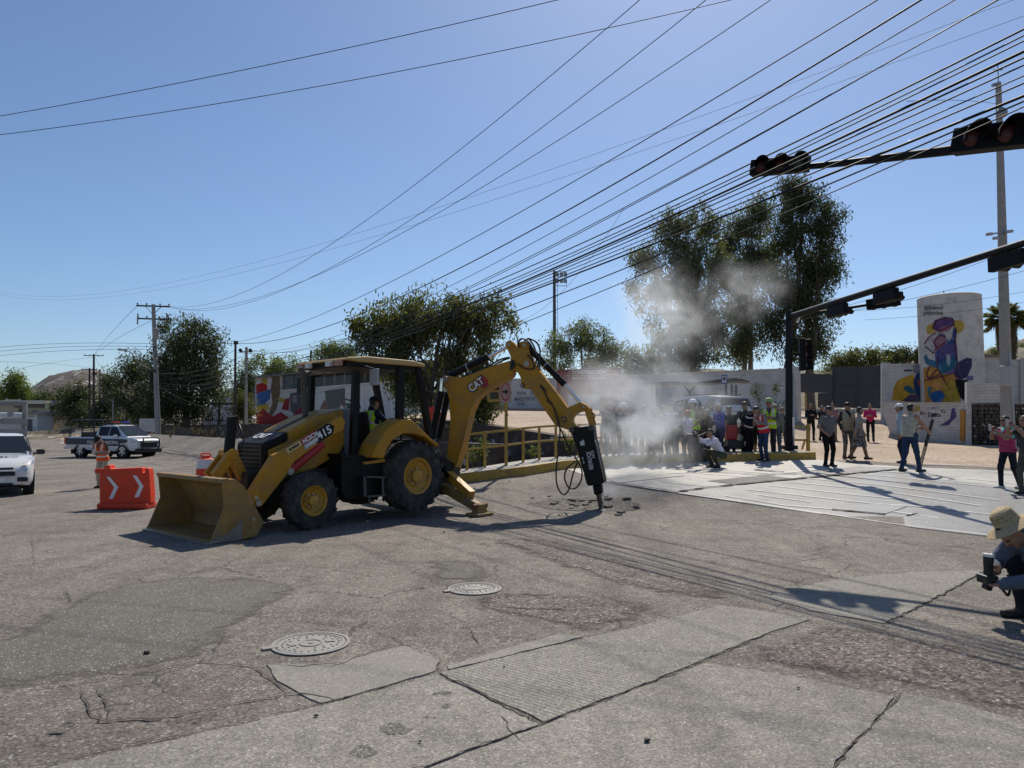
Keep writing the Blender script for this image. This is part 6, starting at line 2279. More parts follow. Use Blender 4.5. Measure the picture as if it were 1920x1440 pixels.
# ------------------------------------------------------------------ walls and buildings
def brick_mat(name, c, c2, sc=(2.6, 6.0), mortar=.75, bump=.5, stain=.3):
    m = bpy.data.materials.new(name)
    m.use_nodes = True
    nt = m.node_tree
    b = nt.nodes['Principled BSDF']
    b.inputs['Roughness'].default_value = .85
    tc = nd(nt, 'ShaderNodeTexCoord').outputs['UV']
    br_ = nd(nt, 'ShaderNodeTexBrick', Scale=1.0)
    br_.inputs['Color1'].default_value = (*c, 1)
    br_.inputs['Color2'].default_value = (*c2, 1)
    br_.inputs['Mortar'].default_value = (*[x * mortar for x in c], 1)
    br_.inputs['Mortar Size'].default_value = .012
    br_.inputs['Brick Width'].default_value = .30
    br_.inputs['Row Height'].default_value = .12
    nt.links.new(tc, br_.inputs['Vector'])
    n = nd(nt, 'ShaderNodeTexNoise', Scale=.9, Detail=8.0, Roughness=.7)
    nt.links.new(tc, n.inputs['Vector'])
    st = ramp(nt, n.outputs[0], .45, .8, (1, 1, 1), (1 - stain, 1 - stain, 1 - stain * 1.05))
    nt.links.new(mixc(nt, 1.0, br_.outputs['Color'], st, 'MULTIPLY'), b.inputs['Base Color'])
    bp = nd(nt, 'ShaderNodeBump', Strength=bump, Distance=.02)
    inv = nd(nt, 'ShaderNodeMath', operation='SUBTRACT')
    inv.inputs[0].default_value = 1.0
    nt.links.new(br_.outputs['Fac'], inv.inputs[1])
    nt.links.new(inv.outputs[0], bp.inputs['Height'])
    nt.links.new(bp.outputs[0], b.inputs['Normal'])
    MATS[name] = m
    return m


M_BRW = brick_mat('white_block_wall', (.60, .59, .57), (.52, .51, .50), stain=.35)
M_BRW2 = brick_mat('white_brick_wall', (.58, .56, .53), (.50, .48, .45), stain=.45)
M_SLATE = mat('gate_slate', (.028, .033, .042), .55, var=.12, vscale=2)
M_PLAST = mat('pale_plaster', (.50, .48, .45), .85, var=.12, vscale=2, bump=.15, dirt=((.3, .27, .23), .3, 1.2))
M_TANK = mat('tank_concrete', (.55, .53, .49), .85, var=.10, vscale=1.5, bump=.1, dirt=((.30, .28, .25), .45, 1.1))
M_BEIGE = mat('beige_plaster', (.52, .43, .29), .85, var=.08, vscale=1.0)
M_SHOPW = mat('shop_white', (.66, .64, .60), .85, var=.06, vscale=1.0)
M_ROOFG = mat('sheet_metal_roof', (.42, .43, .45), .45, metal=.4, var=.1)
M_MAROON = mat('sign_maroon', (.20, .035, .03), .6, var=.15, vscale=3)


class Face:
    """vertical wall plane through two plan points; pixels can be dropped onto it"""

    def __init__(s, p, q):
        s.o = Vector((p[0], p[1], 0))
        s.e = (Vector((q[0], q[1], 0)) - s.o)
        s.L = s.e.length
        s.e.normalize()
        s.n = Vector((s.e.y, -s.e.x, 0))
        if s.n.y > 0:
            s.n = -s.n
        s.fr = frame_fn(s.o, s.e, s.n)

    def un(s, px, py, lift=0.0):
        return unplane(px, py, s.o, s.e, s.n, lift)

    def pts(s, lst):
        return [s.un(*p) for p in lst]

    def wall(s, name, poly, thick, m, parent=None, front=0.0, uv=False, **kw):
        """poly in (a, z); front face at lateral `front`"""
        ob = MB().prism(poly, s.fr, front - thick, front).build(name, m, parent, **kw)
        if uv:
            me = ob.data
            ul = me.uv_layers.new(name='uv')
            org = Vector(ob['_o'])
            for lp in me.loops:
                w_ = me.vertices[lp.vertex_index].co + org - s.o
                ul.data[lp.index].uv = (w_.dot(s.e) + w_.dot(s.n), w_.z)
        return ob

    def paint(s, poly_px, m, parent, lift=.004, name='mural_patch'):
        v = [s.fr(a, lift, z) for a, z in s.pts(poly_px)]
        return MB().add(v, [tuple(range(len(v)))]).build(name, m, parent)

    def text(s, txt, px, py, hpx, wpx, m, parent, lift=.006, bold=.004):
        a, z = s.un(px, py)
        a2, z2 = s.un(px, py - hpx)
        a3, _ = s.un(px + wpx, py)
        b_ = MB()
        put_text(txt, b_, s.fr(a, 0, z), s.e if a3 > a else -s.e, (0, 0, 1), abs(z2 - z) * 1.35, 0, bold, abs(a3 - a), lift)
        if s.e.cross(Vector((0, 0, 1))).dot(s.n) * (1 if a3 > a else -1) < 0:
            b_.v = [tuple(Vector(v) + s.n * 2 * lift) for v in b_.v]
        return b_.build('lettering', m, parent)


def C_(r, g, b):
    return mat('paint_%d_%d_%d' % (r * 100, g * 100, b * 100), (r, g, b), .75, var=.14, vscale=3)


def PNT(r, g, b):
    r, g, b = r * .72, g * .72, b * .78
    return mat('mural_%d_%d_%d' % (r * 100, g * 100, b * 100), (r, g, b), .8, var=.38, vscale=2.2, bump=.15, dirt=((.34, .33, .32), .18, 3.5), spec=.2)


# white block wall behind the bus stop
A_, B_ = at(1160, 700, 44), at(1482, 690, 36)
f1 = Face(A_, B_)
za_ = at(1163, 705, 44).z
w1 = f1.wall('block_wall', [(-.3, 1.0), (f1.L + .2, 1.0), (f1.L + .2, at(1475, 692, 36).z), (-.3, za_)], .25, M_BRW, uv=True)
tag(w1, 'long white block wall with grey company lettering behind the bus stop', 'wall')
f1.text('Optimize', 1178, 736, 13, 66, C_(.17, .17, .18), w1)
f1.wall('wall_cap', [(-.3, za_ - .02), (f1.L + .2, at(1475, 692, 36).z - .02), (f1.L + .2, at(1475, 692, 36).z + .05), (-.3, za_ + .05)], .33, M_PLAST, w1, front=.04)
f1.wall('wall_pier', [(f1.L - .1, 1.0), (f1.L + .35, 1.0), (f1.L + .35, at(1475, 692, 36).z + .1), (f1.L - .1, at(1475, 692, 36).z + .1)], .45, M_PLAST, w1, front=.1)

# white wall of the school further left
f2 = Face(at(820, 700, 62), at(1168, 700, 50))
w2 = f2.wall('school_wall', [(-.2, 1.5), (f2.L, 1.5), (f2.L, at(1165, 706, 50).z), (-.2, at(830, 712, 62).z)], .25, M_BRW, uv=True)
tag(w2, 'white school wall with lines of dark lettering behind the boom', 'wall')
f2.text('IISA   F', 985, 737, 6, 30, C_(.1, .1, .11), w2)
f2.text('MAESTROS', 984, 748, 7, 40, C_(.1, .1, .11), w2)
f2.text('DA', 978, 757, 6, 12, C_(.1, .1, .11), w2)
f3 = Face(at(870, 770, 50), at(1062, 770, 47))
w3 = f3.wall('panel_wall', [(0, 2.0), (f3.L, 2.0), (f3.L, at(1062, 768, 47).z), (0, at(870, 766, 50).z)], .2, M_PLAST)
tag(w3, 'low grey concrete panel wall behind the dirt lot', 'wall')
for i in range(1, 5):
    f3.wall('panel_joint', [(f3.L * i / 5 - .05, 2.0), (f3.L * i / 5 + .05, 2.0), (f3.L * i / 5 + .05, at(970, 766, 48).z), (f3.L * i / 5 - .05, at(970, 766, 48).z)], .1, C_(.25, .25, .25), w3, front=.03)
f3.wall('panel_cap', [(0, at(870, 766, 50).z - .1), (f3.L, at(1062, 768, 47).z - .1), (f3.L, at(1062, 768, 47).z + .06), (0, at(870, 766, 50).z + .06)], .3, C_(.16, .16, .17), w3, front=.06)

# portal sign
f4 = Face(at(1040, 700, 44), at(1164, 700, 42.5))
pt_ = thing('portal_sign', 'maroon portal with white CONSTRUCCION lettering behind the dust', 'sign', tuple(f4.fr(2, 0, 0)))
P4 = f4.pts
f4.wall('portal_beam', P4([(1062, 693), (1162, 690), (1163, 738), (1062, 740)]), .5, M_MAROON, pt_)
f4.wall('portal_column', P4([(1143, 738.5), (1163, 738.2), (1163, 800), (1143, 800)]), .5, M_MAROON, pt_)
f4.wall('portal_column', P4([(1044, 693), (1061, 693), (1061, 800), (1044, 800)]), .5, M_MAROON, pt_)
f4.wall('portal_line', P4([(1062, 704), (1162, 701.5), (1162, 703), (1062, 705.5)]), .02, C_(.45, .3, .27), pt_, front=.022)
f4.text('CONSTRUCCIÓN', 1104, 697, 7, 64, M_WHITE, pt_, lift=.02, bold=.006)
f4.text('FRENTE DE LOS MAESTROS', 1104, 709, 5, 64, M_WHITE, pt_, lift=.02, bold=.004)
f4.wall('portal_panel', P4([(1120, 745), (1160, 745), (1160, 800), (1120, 800)]), .05, C_(.33, .13, .1), pt_, front=-.52)

# bus shelter
f5 = Face(at(1200, 720, 31.5), at(1405, 720, 30.5))
bs = thing('bus_shelter', 'dark steel bus shelter with thin roof and blue bus sign', 'bus shelter', tuple(f5.fr(2, 0, 0)))
rz0 = f5.un(1300, 722)[1]
gzz_ = hgt(8, 31) - .1
M_SHEL = mat('shelter_steel', (.045, .045, .05), .5)
f5.wall('shelter_roof', f5.pts([(1203, 722), (1222, 719), (1250, 717.5), (1300, 719), (1345, 714), (1375, 711), (1392, 714), (1404, 718), (1385, 717), (1345, 720), (1300, 722)]), 1.5, M_SHEL, bs, front=.9)
for px in (1222, 1231.5, 1362, 1371, 1381):
    a_, z_ = f5.un(px, 722)
    f5.wall('shelter_post', [(a_ - .05, gzz_), (a_ + .05, gzz_), (a_ + .05, rz0), (a_ - .05, rz0)], .1, M_SHEL, bs, front=.3 if px in (1231.5, 1371) else -.3)
a_, z_ = f5.un(1293, 735)
f5.wall('shelter_post', [(a_ - .04, gzz_), (a_ + .04, gzz_), (a_ + .04, z_), (a_ - .04, z_)], .08, M_SHEL, bs)
for s0 in (-1, 1):
    MB().bar(f5.fr(a_, 0, z_ - .03), f5.fr(a_ + s0 * .24, 0, rz0), .06).build('shelter_brace', M_SHEL, bs)
f5.wall('shelter_rail', f5.pts([(1360, 748), (1383, 748), (1383, 750), (1360, 750)]), .05, M_SHEL, bs)
f5.wall('shelter_bench', [(f5.un(1235, 780)[0], gzz_ + .45), (f5.un(1290, 780)[0], gzz_ + .45), (f5.un(1290, 780)[0], gzz_ + .52), (f5.un(1235, 780)[0], gzz_ + .52)], .4, M_SHEL, bs)
bsn = thing('bus_stop_sign', 'blue and white bus stop sign standing before the shelter roof', 'road sign', tuple(f5.fr(f5.un(1358, 730)[0], 1.2, gzz_)))
f5.wall('sign_post', [(f5.un(1358, 730)[0] - .035, gzz_ - .1), (f5.un(1358, 730)[0] + .035, gzz_ - .1), (f5.un(1358, 730)[0] + .035, f5.un(1358, 718)[1]), (f5.un(1358, 730)[0] - .035, f5.un(1358, 718)[1])], .06, M_SHEL, bsn, front=1.2)
f5.wall('sign_board', [f5.un(x, y, 1.22) for x, y in [(1352.5, 703), (1363.5, 703), (1363.5, 720.5), (1352.5, 720.5)]], .02, C_(.02, .06, .25), bsn, front=1.24)
f5.wall('sign_panel', [f5.un(x, y, 1.245) for x, y in [(1354.3, 705), (1361.8, 705), (1361.8, 717), (1354.3, 717)]], .004, C_(.6, .62, .65), bsn, front=1.246)
f5.wall('bus_symbol', [f5.un(x, y, 1.248) for x, y in [(1355.6, 706.5), (1360.6, 706.5), (1360.6, 714), (1355.6, 714)]], .003, C_(.05, .05, .06), bsn, front=1.250)

# dark gates
f6 = Face(at(1484, 720, 39.5), at(1656, 720, 37.0))
g1 = thing('sliding_gate', 'tall dark slate sheet metal gate left of the mural wall', 'gate', tuple(f6.fr(6, 0, 2)))
f6.wall('gate_leaf', f6.pts([(1563, 688), (1651, 686), (1651, 766), (1563, 764)]), .1, M_SLATE, g1)
f6.wall('gate_rib', f6.pts([(1563, 722), (1651, 722), (1651, 723.5), (1563, 723.5)]), .04, M_SLATE, g1, front=.04)
for px in (1562, 1607, 1650):
    f6.wall('gate_rib', f6.pts([(px - 1.2, 687), (px + 1.2, 687), (px + 1.2, 765), (px - 1.2, 765)]), .05, M_SLATE, g1, front=.05)
g2 = thing('gate_canopy', 'lower dark slate gate section with gaps beneath', 'gate', tuple(f6.fr(2, 0, 2)))
f6.wall('gate_panel', f6.pts([(1483, 700), (1562, 702), (1562, 737), (1483, 735)]), .1, M_SLATE, g2, front=.1)
f6.wall('gate_panel', f6.pts([(1534, 737), (1562, 737), (1559, 764), (1534, 764)]), .08, M_SLATE, g2, front=.1)
f6.wall('gate_post', f6.pts([(1484, 735), (1490, 735), (1490, 775), (1484, 775)]), .15, M_SLATE, g2, front=.1)
f6.wall('gate_post', f6.pts([(1509, 737), (1512, 737), (1512, 770), (1509, 770)]), .1, C_(.3, .22, .05), g2, front=.0)

# mural wall, tank, retaining wall
f7 = Face(at(1653, 700, 35.0), at(1920, 700, 33.0))
w7 = f7.wall('mural_wall', f7.pts([(1653, 680), (1668, 680), (1668, 682), (1780, 682), (1780, 800), (1653, 800)]), .3, M_BRW2, uv=True)
tag(w7, 'white brick wall with orange and blue mural left of the tank', 'wall')
zc = lambda pts: [(1640 + a * .2014, 540 + b * .2014) for a, b in pts]
K = 0
for col, poly in [((.62, .36, .04), [(160, 1045), (180, 920), (215, 860), (280, 830), (360, 800), (380, 880), (460, 900), (460, 1062), (300, 1062)]),
                  ((.03, .06, .15), [(360, 860), (400, 780), (450, 755), (458, 1050), (410, 1050), (370, 960)]),
                  ((.05, .14, .22), [(265, 930), (300, 905), (345, 925), (390, 980), (330, 985), (280, 950)]),
                  ((.12, .07, .13), [(250, 1055), (330, 990), (420, 1000), (410, 1058)]),
                  ((.28, .27, .31), [(355, 720), (400, 705), (445, 720), (440, 780), (370, 800)]),
                  ((.10, .10, .13), [(270, 762), (355, 758), (355, 775), (275, 778)]),
                  ((.38, .08, .06), [(395, 860), (440, 850), (445, 910), (410, 915)])]:
    K += 1
    f7.paint(zc(poly), PNT(*col), w7, lift=.004 + .002 * K)
w7b = f7.wall('brick_wall', f7.pts([(1836, 676), (1912, 674), (1912, 800), (1836, 800)]), .3, M_BRW2, front=.0, uv=True)
tag(w7b, 'white brick wall right of the painted tank', 'wall')
f7.wall('wall_pier', f7.pts([(1912, 671), (1935, 670), (1935, 800), (1912, 800)]), .4, M_BRW2, w7b, front=.1)

# the painted concrete tank
tcx = at(1784, 700, 34.0)
TR = 54.5 * 32.9 / FPX
tank_top = at(1784, 548, 32.8).z
tk_ = thing('water_tank', 'tall pale concrete tank painted with a blue and orange mural', 'tank', (tcx.x, tcx.y, 2.2))
TC = Vector((tcx.x, tcx.y, 0))
MB().lathe([(TR, 1.6), (TR, tank_top - .04), (TR - .05, tank_top), (0, tank_top)], TC, n=64).build('tank_shell', M_TANK, tk_, smooth=True, auto=40)
MB().cyl(TC + Vector((-.1, .2, tank_top)), TC + Vector((-.1, .2, tank_top + .35)), .02, n=6).build('tank_rod', M_SHEL, tk_)


def on_tank(px, py, lift):
    d = ray(px, py)
    c0 = Vector((0, 0, CAMH)) - TC
    R_ = TR + lift
    a = d.x ** 2 + d.y ** 2
    b = 2 * (c0.x * d.x + c0.y * d.y)
    c = c0.x ** 2 + c0.y ** 2 - R_ * R_
    disc = b * b - 4 * a * c
    if disc < 0:
        disc = 0
    t = (-b - math.sqrt(disc)) / (2 * a)
    return Vector((0, 0, CAMH)) + d * t


def tank_paint(poly, m, lift):
    import bmesh
    pts = zc(poly)
    pts = [(min(max(x, 1731.0), 1837.0), y) for x, y in pts]
    bm = bmesh.new()
    bm.faces.new([bm.verts.new((x, y, 0)) for x, y in pts])
    x = math.floor(min(p[0] for p in pts)) + 1
    while x < max(p[0] for p in pts):
        bmesh.ops.bisect_plane(bm, geom=bm.verts[:] + bm.edges[:] + bm.faces[:], plane_co=(x, 0, 0), plane_no=(1, 0, 0))
        x += 3
    b_ = MB()
    bm.verts.index_update()
    vs = [on_tank(v.co.x, v.co.y, lift) for v in bm.verts]
    b_.add(vs, [[v.index for v in f_.verts] for f_ in bm.faces])
    bm.free()
    b_.build('mural_patch', m, tk_)


MUR = [((.20, .17, .34), [(560, 430), (640, 420), (700, 480), (745, 430), (770, 560), (775, 700), (740, 800), (640, 820), (575, 760), (560, 640)]), ((.34, .16, .10), [(470, 860), (560, 850), (700, 815), (790, 850), (790, 930), (680, 915), (600, 870), (480, 910)]), ((.62, .42, .08), [(740, 300), (800, 300), (835, 330), (830, 385), (790, 420), (740, 400)]), ((.62, .42, .08), [(480, 360), (545, 325), (565, 420), (490, 432)]),
       ((.60, .30, .07), [(452, 745), (580, 722), (640, 800), (760, 800), (800, 1000), (770, 1072), (468, 1072)]), ((.52, .35, .05), [(640, 880), (760, 860), (800, 1000), (800, 1065), (650, 1068)]),
       ((.60, .55, .55), [(458, 525), (500, 460), (560, 420), (600, 430), (545, 500), (572, 590), (545, 608), (470, 550)]),
       ((.40, .20, .24), [(550, 500), (575, 450), (640, 440), (662, 480), (655, 510), (610, 560), (570, 585)]),
       ((.05, .09, .25), [(590, 570), (660, 530), (715, 470), (735, 370), (762, 400), (755, 560), (768, 680), (720, 760), (620, 800), (580, 700), (575, 640)]),
       ((.13, .10, .26), [(600, 560), (740, 510), (752, 610), (690, 650), (600, 650)]), ((.03, .16, .22), [(620, 700), (740, 640), (765, 690), (720, 760), (620, 800), (590, 740)]),
       ((.06, .20, .30), [(456, 640), (480, 615), (495, 660), (540, 672), (600, 690), (640, 780), (560, 740), (475, 705)]),
       ((.14, .08, .20), [(535, 370), (560, 305), (650, 272), (725, 283), (742, 350), (640, 380), (570, 402)]), ((.38, .16, .22), [(570, 395), (640, 355), (732, 350), (700, 392), (600, 422)]),
       ((.60, .56, .50), [(655, 420), (690, 395), (725, 440), (700, 490), (665, 475)]), ((.40, .48, .50), [(665, 620), (700, 615), (710, 680), (690, 735), (668, 690)]),
       ((.06, .05, .12), [(738, 770), (775, 695), (860, 648), (905, 660), (905, 730), (860, 830), (800, 855), (750, 830)]), ((.22, .20, .34), [(850, 860), (870, 820), (920, 815), (920, 860)]),
       ((.012, .010, .012), [(748, 850), (865, 858), (858, 1062), (800, 1020), (765, 930)]), ((.03, .13, .34), [(500, 995), (560, 960), (620, 955), (655, 1000), (620, 1064), (545, 1064)]),
       ((.06, .24, .28), [(488, 935), (510, 915), (535, 945), (508, 965), (522, 1012), (500, 1005)])]
for i, (col, poly) in enumerate(MUR):
    tank_paint(poly, PNT(*col), .006 + .0022 * i)
LN = [[(460, 520), (500, 460), (570, 415)], [(470, 545), (545, 608), (572, 560)], [(550, 500), (600, 440), (660, 455)], [(550, 500), (575, 560), (660, 505)], [(540, 375), (560, 305), (650, 272), (728, 283), (742, 352)],
      [(742, 360), (764, 400), (745, 500), (768, 680)], [(460, 865), (560, 840), (700, 805), (735, 790)], [(515, 720), (480, 800), (500, 850), (610, 800), (680, 912)], [(500, 850), (575, 760)], [(580, 640), (585, 760), (640, 830)], [(540, 372), (600, 400), (730, 345)]]
for i, pl in enumerate(LN):
    pts = zc(pl)
    P_ = [on_tank(x, y, .052) for x, y in [(a.x, a.y) for a in resample([(x, y, 0) for x, y in pts], 3, 0, False)]]
    MB().tube(P_, .022, 5).build('mural_outline', C_(.10, .02, .035), tk_)


def tank_text(txt, px, py, wpx, hpx, m):
    V, F = text_mesh(txt, 1.0, .02)
    w_, h_ = V.max(0) - V.min(0)
    b_ = MB()
    vs = []
    for x, y in V:
        X_ = px + x / w_ * wpx
        vs.append(on_tank(max(X_, 1730.2), py - y / h_ * hpx, .012))
    ok = [f_ for f_ in F if min(px + V[i][0] / w_ * wpx for i in f_) > 1730.5]
    b_.add(vs, ok)
    b_.build('lettering', m, tk_)


tank_text('Amphenol', 1743, 577.5, 49, 10.5, C_(.08, .08, .085))
tank_text('Optimize', 1745, 587.5, 46, 9.5, C_(.08, .08, .085))

# retaining wall with lettering, brick pier, stone gabion
f8 = Face(at(1652, 780, 33.0), at(1814, 780, 28.6))
w8 = f8.wall('retaining_wall', [(f8.un(1652, 0)[0], .5), (f8.L, .5), (f8.L, f8.un(1812, 756)[1]), (0, f8.un(1655, 757)[1])], .3, M_BRW2, uv=True)
tag(w8, 'low white painted retaining wall with black hand lettering', 'wall')
f8.wall('wall_cap', [(0, f8.un(1655, 757)[1]), (f8.L, f8.un(1812, 757)[1]), (f8.L, f8.un(1812, 754.5)[1]), (0, f8.un(1655, 754.5)[1])], 1.0, M_PLAST, w8, front=.05)
f8.text('Equito', 1752, 779, 9, 25, C_(.01, .01, .012), w8, bold=.006)
f8.text('My', 1731, 776, 9, 12, C_(.22, .12, .10), w8)
f8.text('EL MEJOR', 1750, 766, 5, 23, C_(.25, .25, .3), w8)
for i, (col, poly) in enumerate([((.50, .38, .12), [(358, 1100), (425, 1095), (420, 1150), (365, 1155)]), ((.14, .10, .26), [(720, 1122), (745, 1115), (765, 1200), (720, 1240), (690, 1280), (600, 1285), (640, 1258), (700, 1220)]),
                                ((.02, .02, .02), [(622, 1145), (640, 1120), (630, 1160)]), ((.02, .02, .02), [(640, 1160), (668, 1135), (650, 1165)])]):
    f8.paint(zc(poly), PNT(*col), w8, lift=.004 + .002 * i)
f8.wall('board', f8.pts([(1803, 768), (1812, 770), (1811, 828), (1802, 826)]), .05, C_(.42, .20, .03), w8, front=.08)
f9 = Face(at(1813, 780, 28.4), at(1935, 780, 27.6))
w9 = f9.wall('brick_pier_wall', f9.pts([(1813, 716), (1819, 716), (1819, 719), (1876, 719), (1876, 756), (1822, 756), (1822, 838), (1813, 838)]), .4, M_BRW2, uv=True)
tag(w9, 'white brick wall above the stone gabion beside the utility pole', 'wall')
gab = thing('stone_gabion', 'dark rubble stone wall under the white brick at far right', 'wall', tuple(f9.fr(3, 0, .8)))
f9.wall('gabion_back', f9.pts([(1822, 757), (1940, 757), (1940, 840), (1822, 840)]), .4, C_(.03, .026, .024), gab, front=-.04)
gs_ = MB()
rr = random.Random(5)
a0, zt = f9.un(1823, 758)
a1, _ = f9.un(1925, 758)
zz = .75
while zz < zt - .05:
    a = a0
    hh = rr.uniform(.10, .16)
    while a < a1:
        ww = rr.uniform(.11, .24)
        c = f9.fr(a + ww / 2, .02 + rr.uniform(-.02, .05), zz + hh / 2)
        vs = []
        for sx in (-1, 1):
            for sy in (-1, 1):
                for sz in (-1, 1):
                    vs.append(c + f9.e * sx * ww * .47 * rr.uniform(.7, 1) + f9.n * sy * .09 * (rr.uniform(.5, 1) if sy > 0 else 1) + Vector((0, 0, sz * hh * .47 * rr.uniform(.7, 1))))
        gs_.add(vs, [(0, 1, 3, 2), (4, 6, 7, 5), (0, 4, 5, 1), (2, 3, 7, 6), (0, 2, 6, 4), (1, 5, 7, 3)])
        a += ww
    zz += hh
tag(gs_.build('stones', stone_mat('gabion_stone', (.075, .06, .052), (.15, .125, .11), agg=9, aggk=.5, bump=.6), gab), kind='stuff')

# mural building on the left
f10 = Face(at(478, 750, 90), at(815, 750, 68))
mbd = thing('mural_building', 'long building with graffiti mural and open steel upper storey', 'building', tuple(f10.fr(8, 0, 1.8)))
zE = lambda pts: [(440 + a * .2708, 640 + b * .2708) for a, b in pts]
f10.wall('left_wall', f10.pts(zE([(145, 242), (322, 228), (322, 590), (150, 590)])), .3, C_(.55, .54, .53), mbd)
f10.wall('lower_wall', f10.pts(zE([(322, 345), (600, 322), (830, 300), (1350, 262), (1350, 600), (322, 590)])), .3, C_(.55, .54, .53), mbd)
f10.wall('white_ledge', f10.pts(zE([(322, 338), (830, 294), (1350, 256), (1350, 266), (830, 304), (322, 348)])), .5, C_(.62, .61, .6), mbd, front=.12)
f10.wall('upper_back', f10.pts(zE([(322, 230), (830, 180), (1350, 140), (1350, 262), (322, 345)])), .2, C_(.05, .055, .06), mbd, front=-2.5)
f10.wall('roof_slab', f10.pts(zE([(140, 246), (480, 212), (1350, 130), (1350, 140), (480, 222), (140, 256)])), 6.0, C_(.2, .2, .2), mbd, front=.4)
for a_ in range(330, 1340, 70):
    t_ = 228 - (a_ - 322) * .085
    f10.wall('steel_mullion', f10.pts(zE([(a_, t_), (a_ + 8, t_), (a_ + 8, 345 - (a_ - 322) * .085), (a_, 345 - (a_ - 322) * .085)])), .1, C_(.12, .12, .12), mbd, front=-.1)
f10.wall('upper_window', f10.pts(zE([(326, 235), (470, 222), (470, 322), (326, 335)])), .05, glass('mural_glass', (.06, .09, .10), .2), mbd, front=-.15)
for i, (col, poly) in enumerate([((.50, .03, .03), [(148, 300), (215, 278), (230, 330), (200, 372), (150, 365)]), ((.06, .18, .45), [(152, 360), (250, 335), (245, 400), (200, 440), (152, 448)]),
                                ((.62, .45, .05), [(185, 255), (222, 250), (228, 300), (195, 290)]), ((.62, .45, .05), [(150, 450), (220, 430), (250, 470), (160, 480)]),
                                ((.22, .17, .09), [(262, 240), (312, 240), (318, 350), (290, 470), (230, 560), (215, 560), (262, 430), (250, 330)]), ((.45, .04, .04), [(150, 500), (200, 465), (260, 520), (320, 490), (380, 530), (380, 588), (150, 588)]),
                                ((.62, .50, .07), [(300, 390), (350, 395), (340, 425), (310, 420)]), ((.42, .04, .04), [(325, 470), (350, 400), (382, 390), (375, 480)]),
                                ((.16, .15, .14), [(385, 360), (485, 345), (490, 500), (440, 520), (385, 480)]), ((.40, .38, .35), [(400, 380), (430, 372), (432, 420), (405, 425)]), ((.36, .05, .06), [(430, 470), (520, 455), (560, 500), (560, 560), (380, 560)]),
                                ((.07, .06, .06), [(625, 345), (765, 322), (765, 400), (720, 470), (640, 470)]), ((.30, .05, .06), [(590, 470), (625, 400), (650, 470)]), ((.30, .05, .06), [(735, 430), (765, 380), (768, 470)]), ((.22, .17, .09), [(520, 330), (540, 330), (525, 560), (500, 560)])]):
    f10.paint(zE(poly), PNT(*col), mbd, lift=.006 + .003 * i)
for i, px in enumerate(range(660, 800, 18)):
    f10.wall('corrugation', f10.pts([(px, 724 - (px - 660) * .09), (px + 5, 724 - (px - 660) * .09), (px + 5, 795), (px, 795)]), .05, C_(.6, .6, .6), mbd, front=.05)

# gabled hall, gazebo, picket fence, far-left buildings
f11 = Face(at(372, 780, 118), at(470, 780, 108))
gh_ = thing('gabled_hall', 'pale grey hall with sloping sheet metal roof beyond the trees', 'building', tuple(f11.fr(3, 0, 1.8)))
f11.wall('hall_wall', f11.pts([(378, 768), (475, 766), (475, 800), (378, 800)]), 8, C_(.42, .41, .41), gh_)
f11.wall('hall_roof', f11.pts([(380, 767), (432, 728), (480, 722), (480, 766)]), 8, M_ROOFG, gh_, front=.1)
gzb = thing('gazebo', 'small dark open shelter before the gabled hall', 'shelter', tuple(at(425, 797, 78)))
for px in (411, 447):
    a_ = at(px, 798, 78)
    MB().bar(a_ - Vector((0, 0, .3)), at(px, 760, 78), .18).build('shelter_post', C_(.06, .05, .045), gzb)
MB().bar(at(405, 757, 77), at(455, 757, 79), 3.0, .22).build('shelter_roof', C_(.09, .08, .075), gzb)
fen = thing('picket_fence', 'dark iron picket fence on the far canal bank', 'fence', tuple(at(390, 800, 60)))
for i in range(24):
    px = 344 + i * 4.2
    MB().bar(at(px, 799, 60), at(px, 786, 60), .05).build('picket', C_(.02, .02, .02), fen)
for py in (788.5, 797):
    MB().bar(at(342, py, 60), at(444, py, 60), .05).build('fence_rail', C_(.02, .02, .02), fen)
wb_ = MB().box(at(279, 797, 66), (1.6, .4, 1.2))
tag(wb_.build('low_white_wall', C_(.5, .49, .47)), 'short white wall block beside the main utility pole', 'wall')

f12 = Face(at(-60, 790, 150), at(96, 790, 142))
bl = thing('beige_house', 'beige flat roofed house with pale parapet at far left', 'building', tuple(f12.fr(8, 0, 0)))
f12.wall('wall', f12.pts([(-60, 760), (92, 758), (92, 815), (-60, 817)]), 8, M_BEIGE, bl)
f12.wall('parapet', f12.pts([(-60, 751), (92, 751), (92, 757.5), (-60, 757.5)]), 9, C_(.66, .60, .47), bl, front=.8)
f12.wall('eave', f12.pts([(30, 758), (92, 758), (92, 764), (30, 764)]), 2.0, C_(.12, .085, .07), bl, front=.5)
for q in ([(60, 770), (72, 770), (72, 792), (60, 792)], [(77, 772), (88, 772), (88, 800), (77, 800)], [(35, 766), (50, 766), (50, 774), (35, 774)]):
    wn_ = f12.wall('window', f12.pts(q), .2, C_(.10, .09, .08), bl, front=.05)
f12.wall('side_pier', f12.pts([(90, 756), (99, 756), (99, 809), (90, 811)]), 1.0, C_(.58, .50, .34), bl, front=.6)
f12.wall('ramp', f12.pts([(72, 806), (90, 800), (99, 800), (99, 811), (72, 812)]), 3.0, C_(.42, .33, .27), bl, front=4.0)
f13 = Face(at(10, 800, 138), at(74, 800, 136))
sh_ = thing('corner_shop', 'small white shop with grey roller shutter and dark lettering', 'building', tuple(f13.fr(3, 0, 0)))
f13.wall('wall', f13.pts([(27, 776), (70, 776), (70, 815), (27, 816)]), 3.5, M_SHOPW, sh_)
f13.wall('canopy', f13.pts([(20, 773), (75, 772), (75, 776), (20, 777)]), 5, C_(.25, .25, .25), sh_, front=.9)
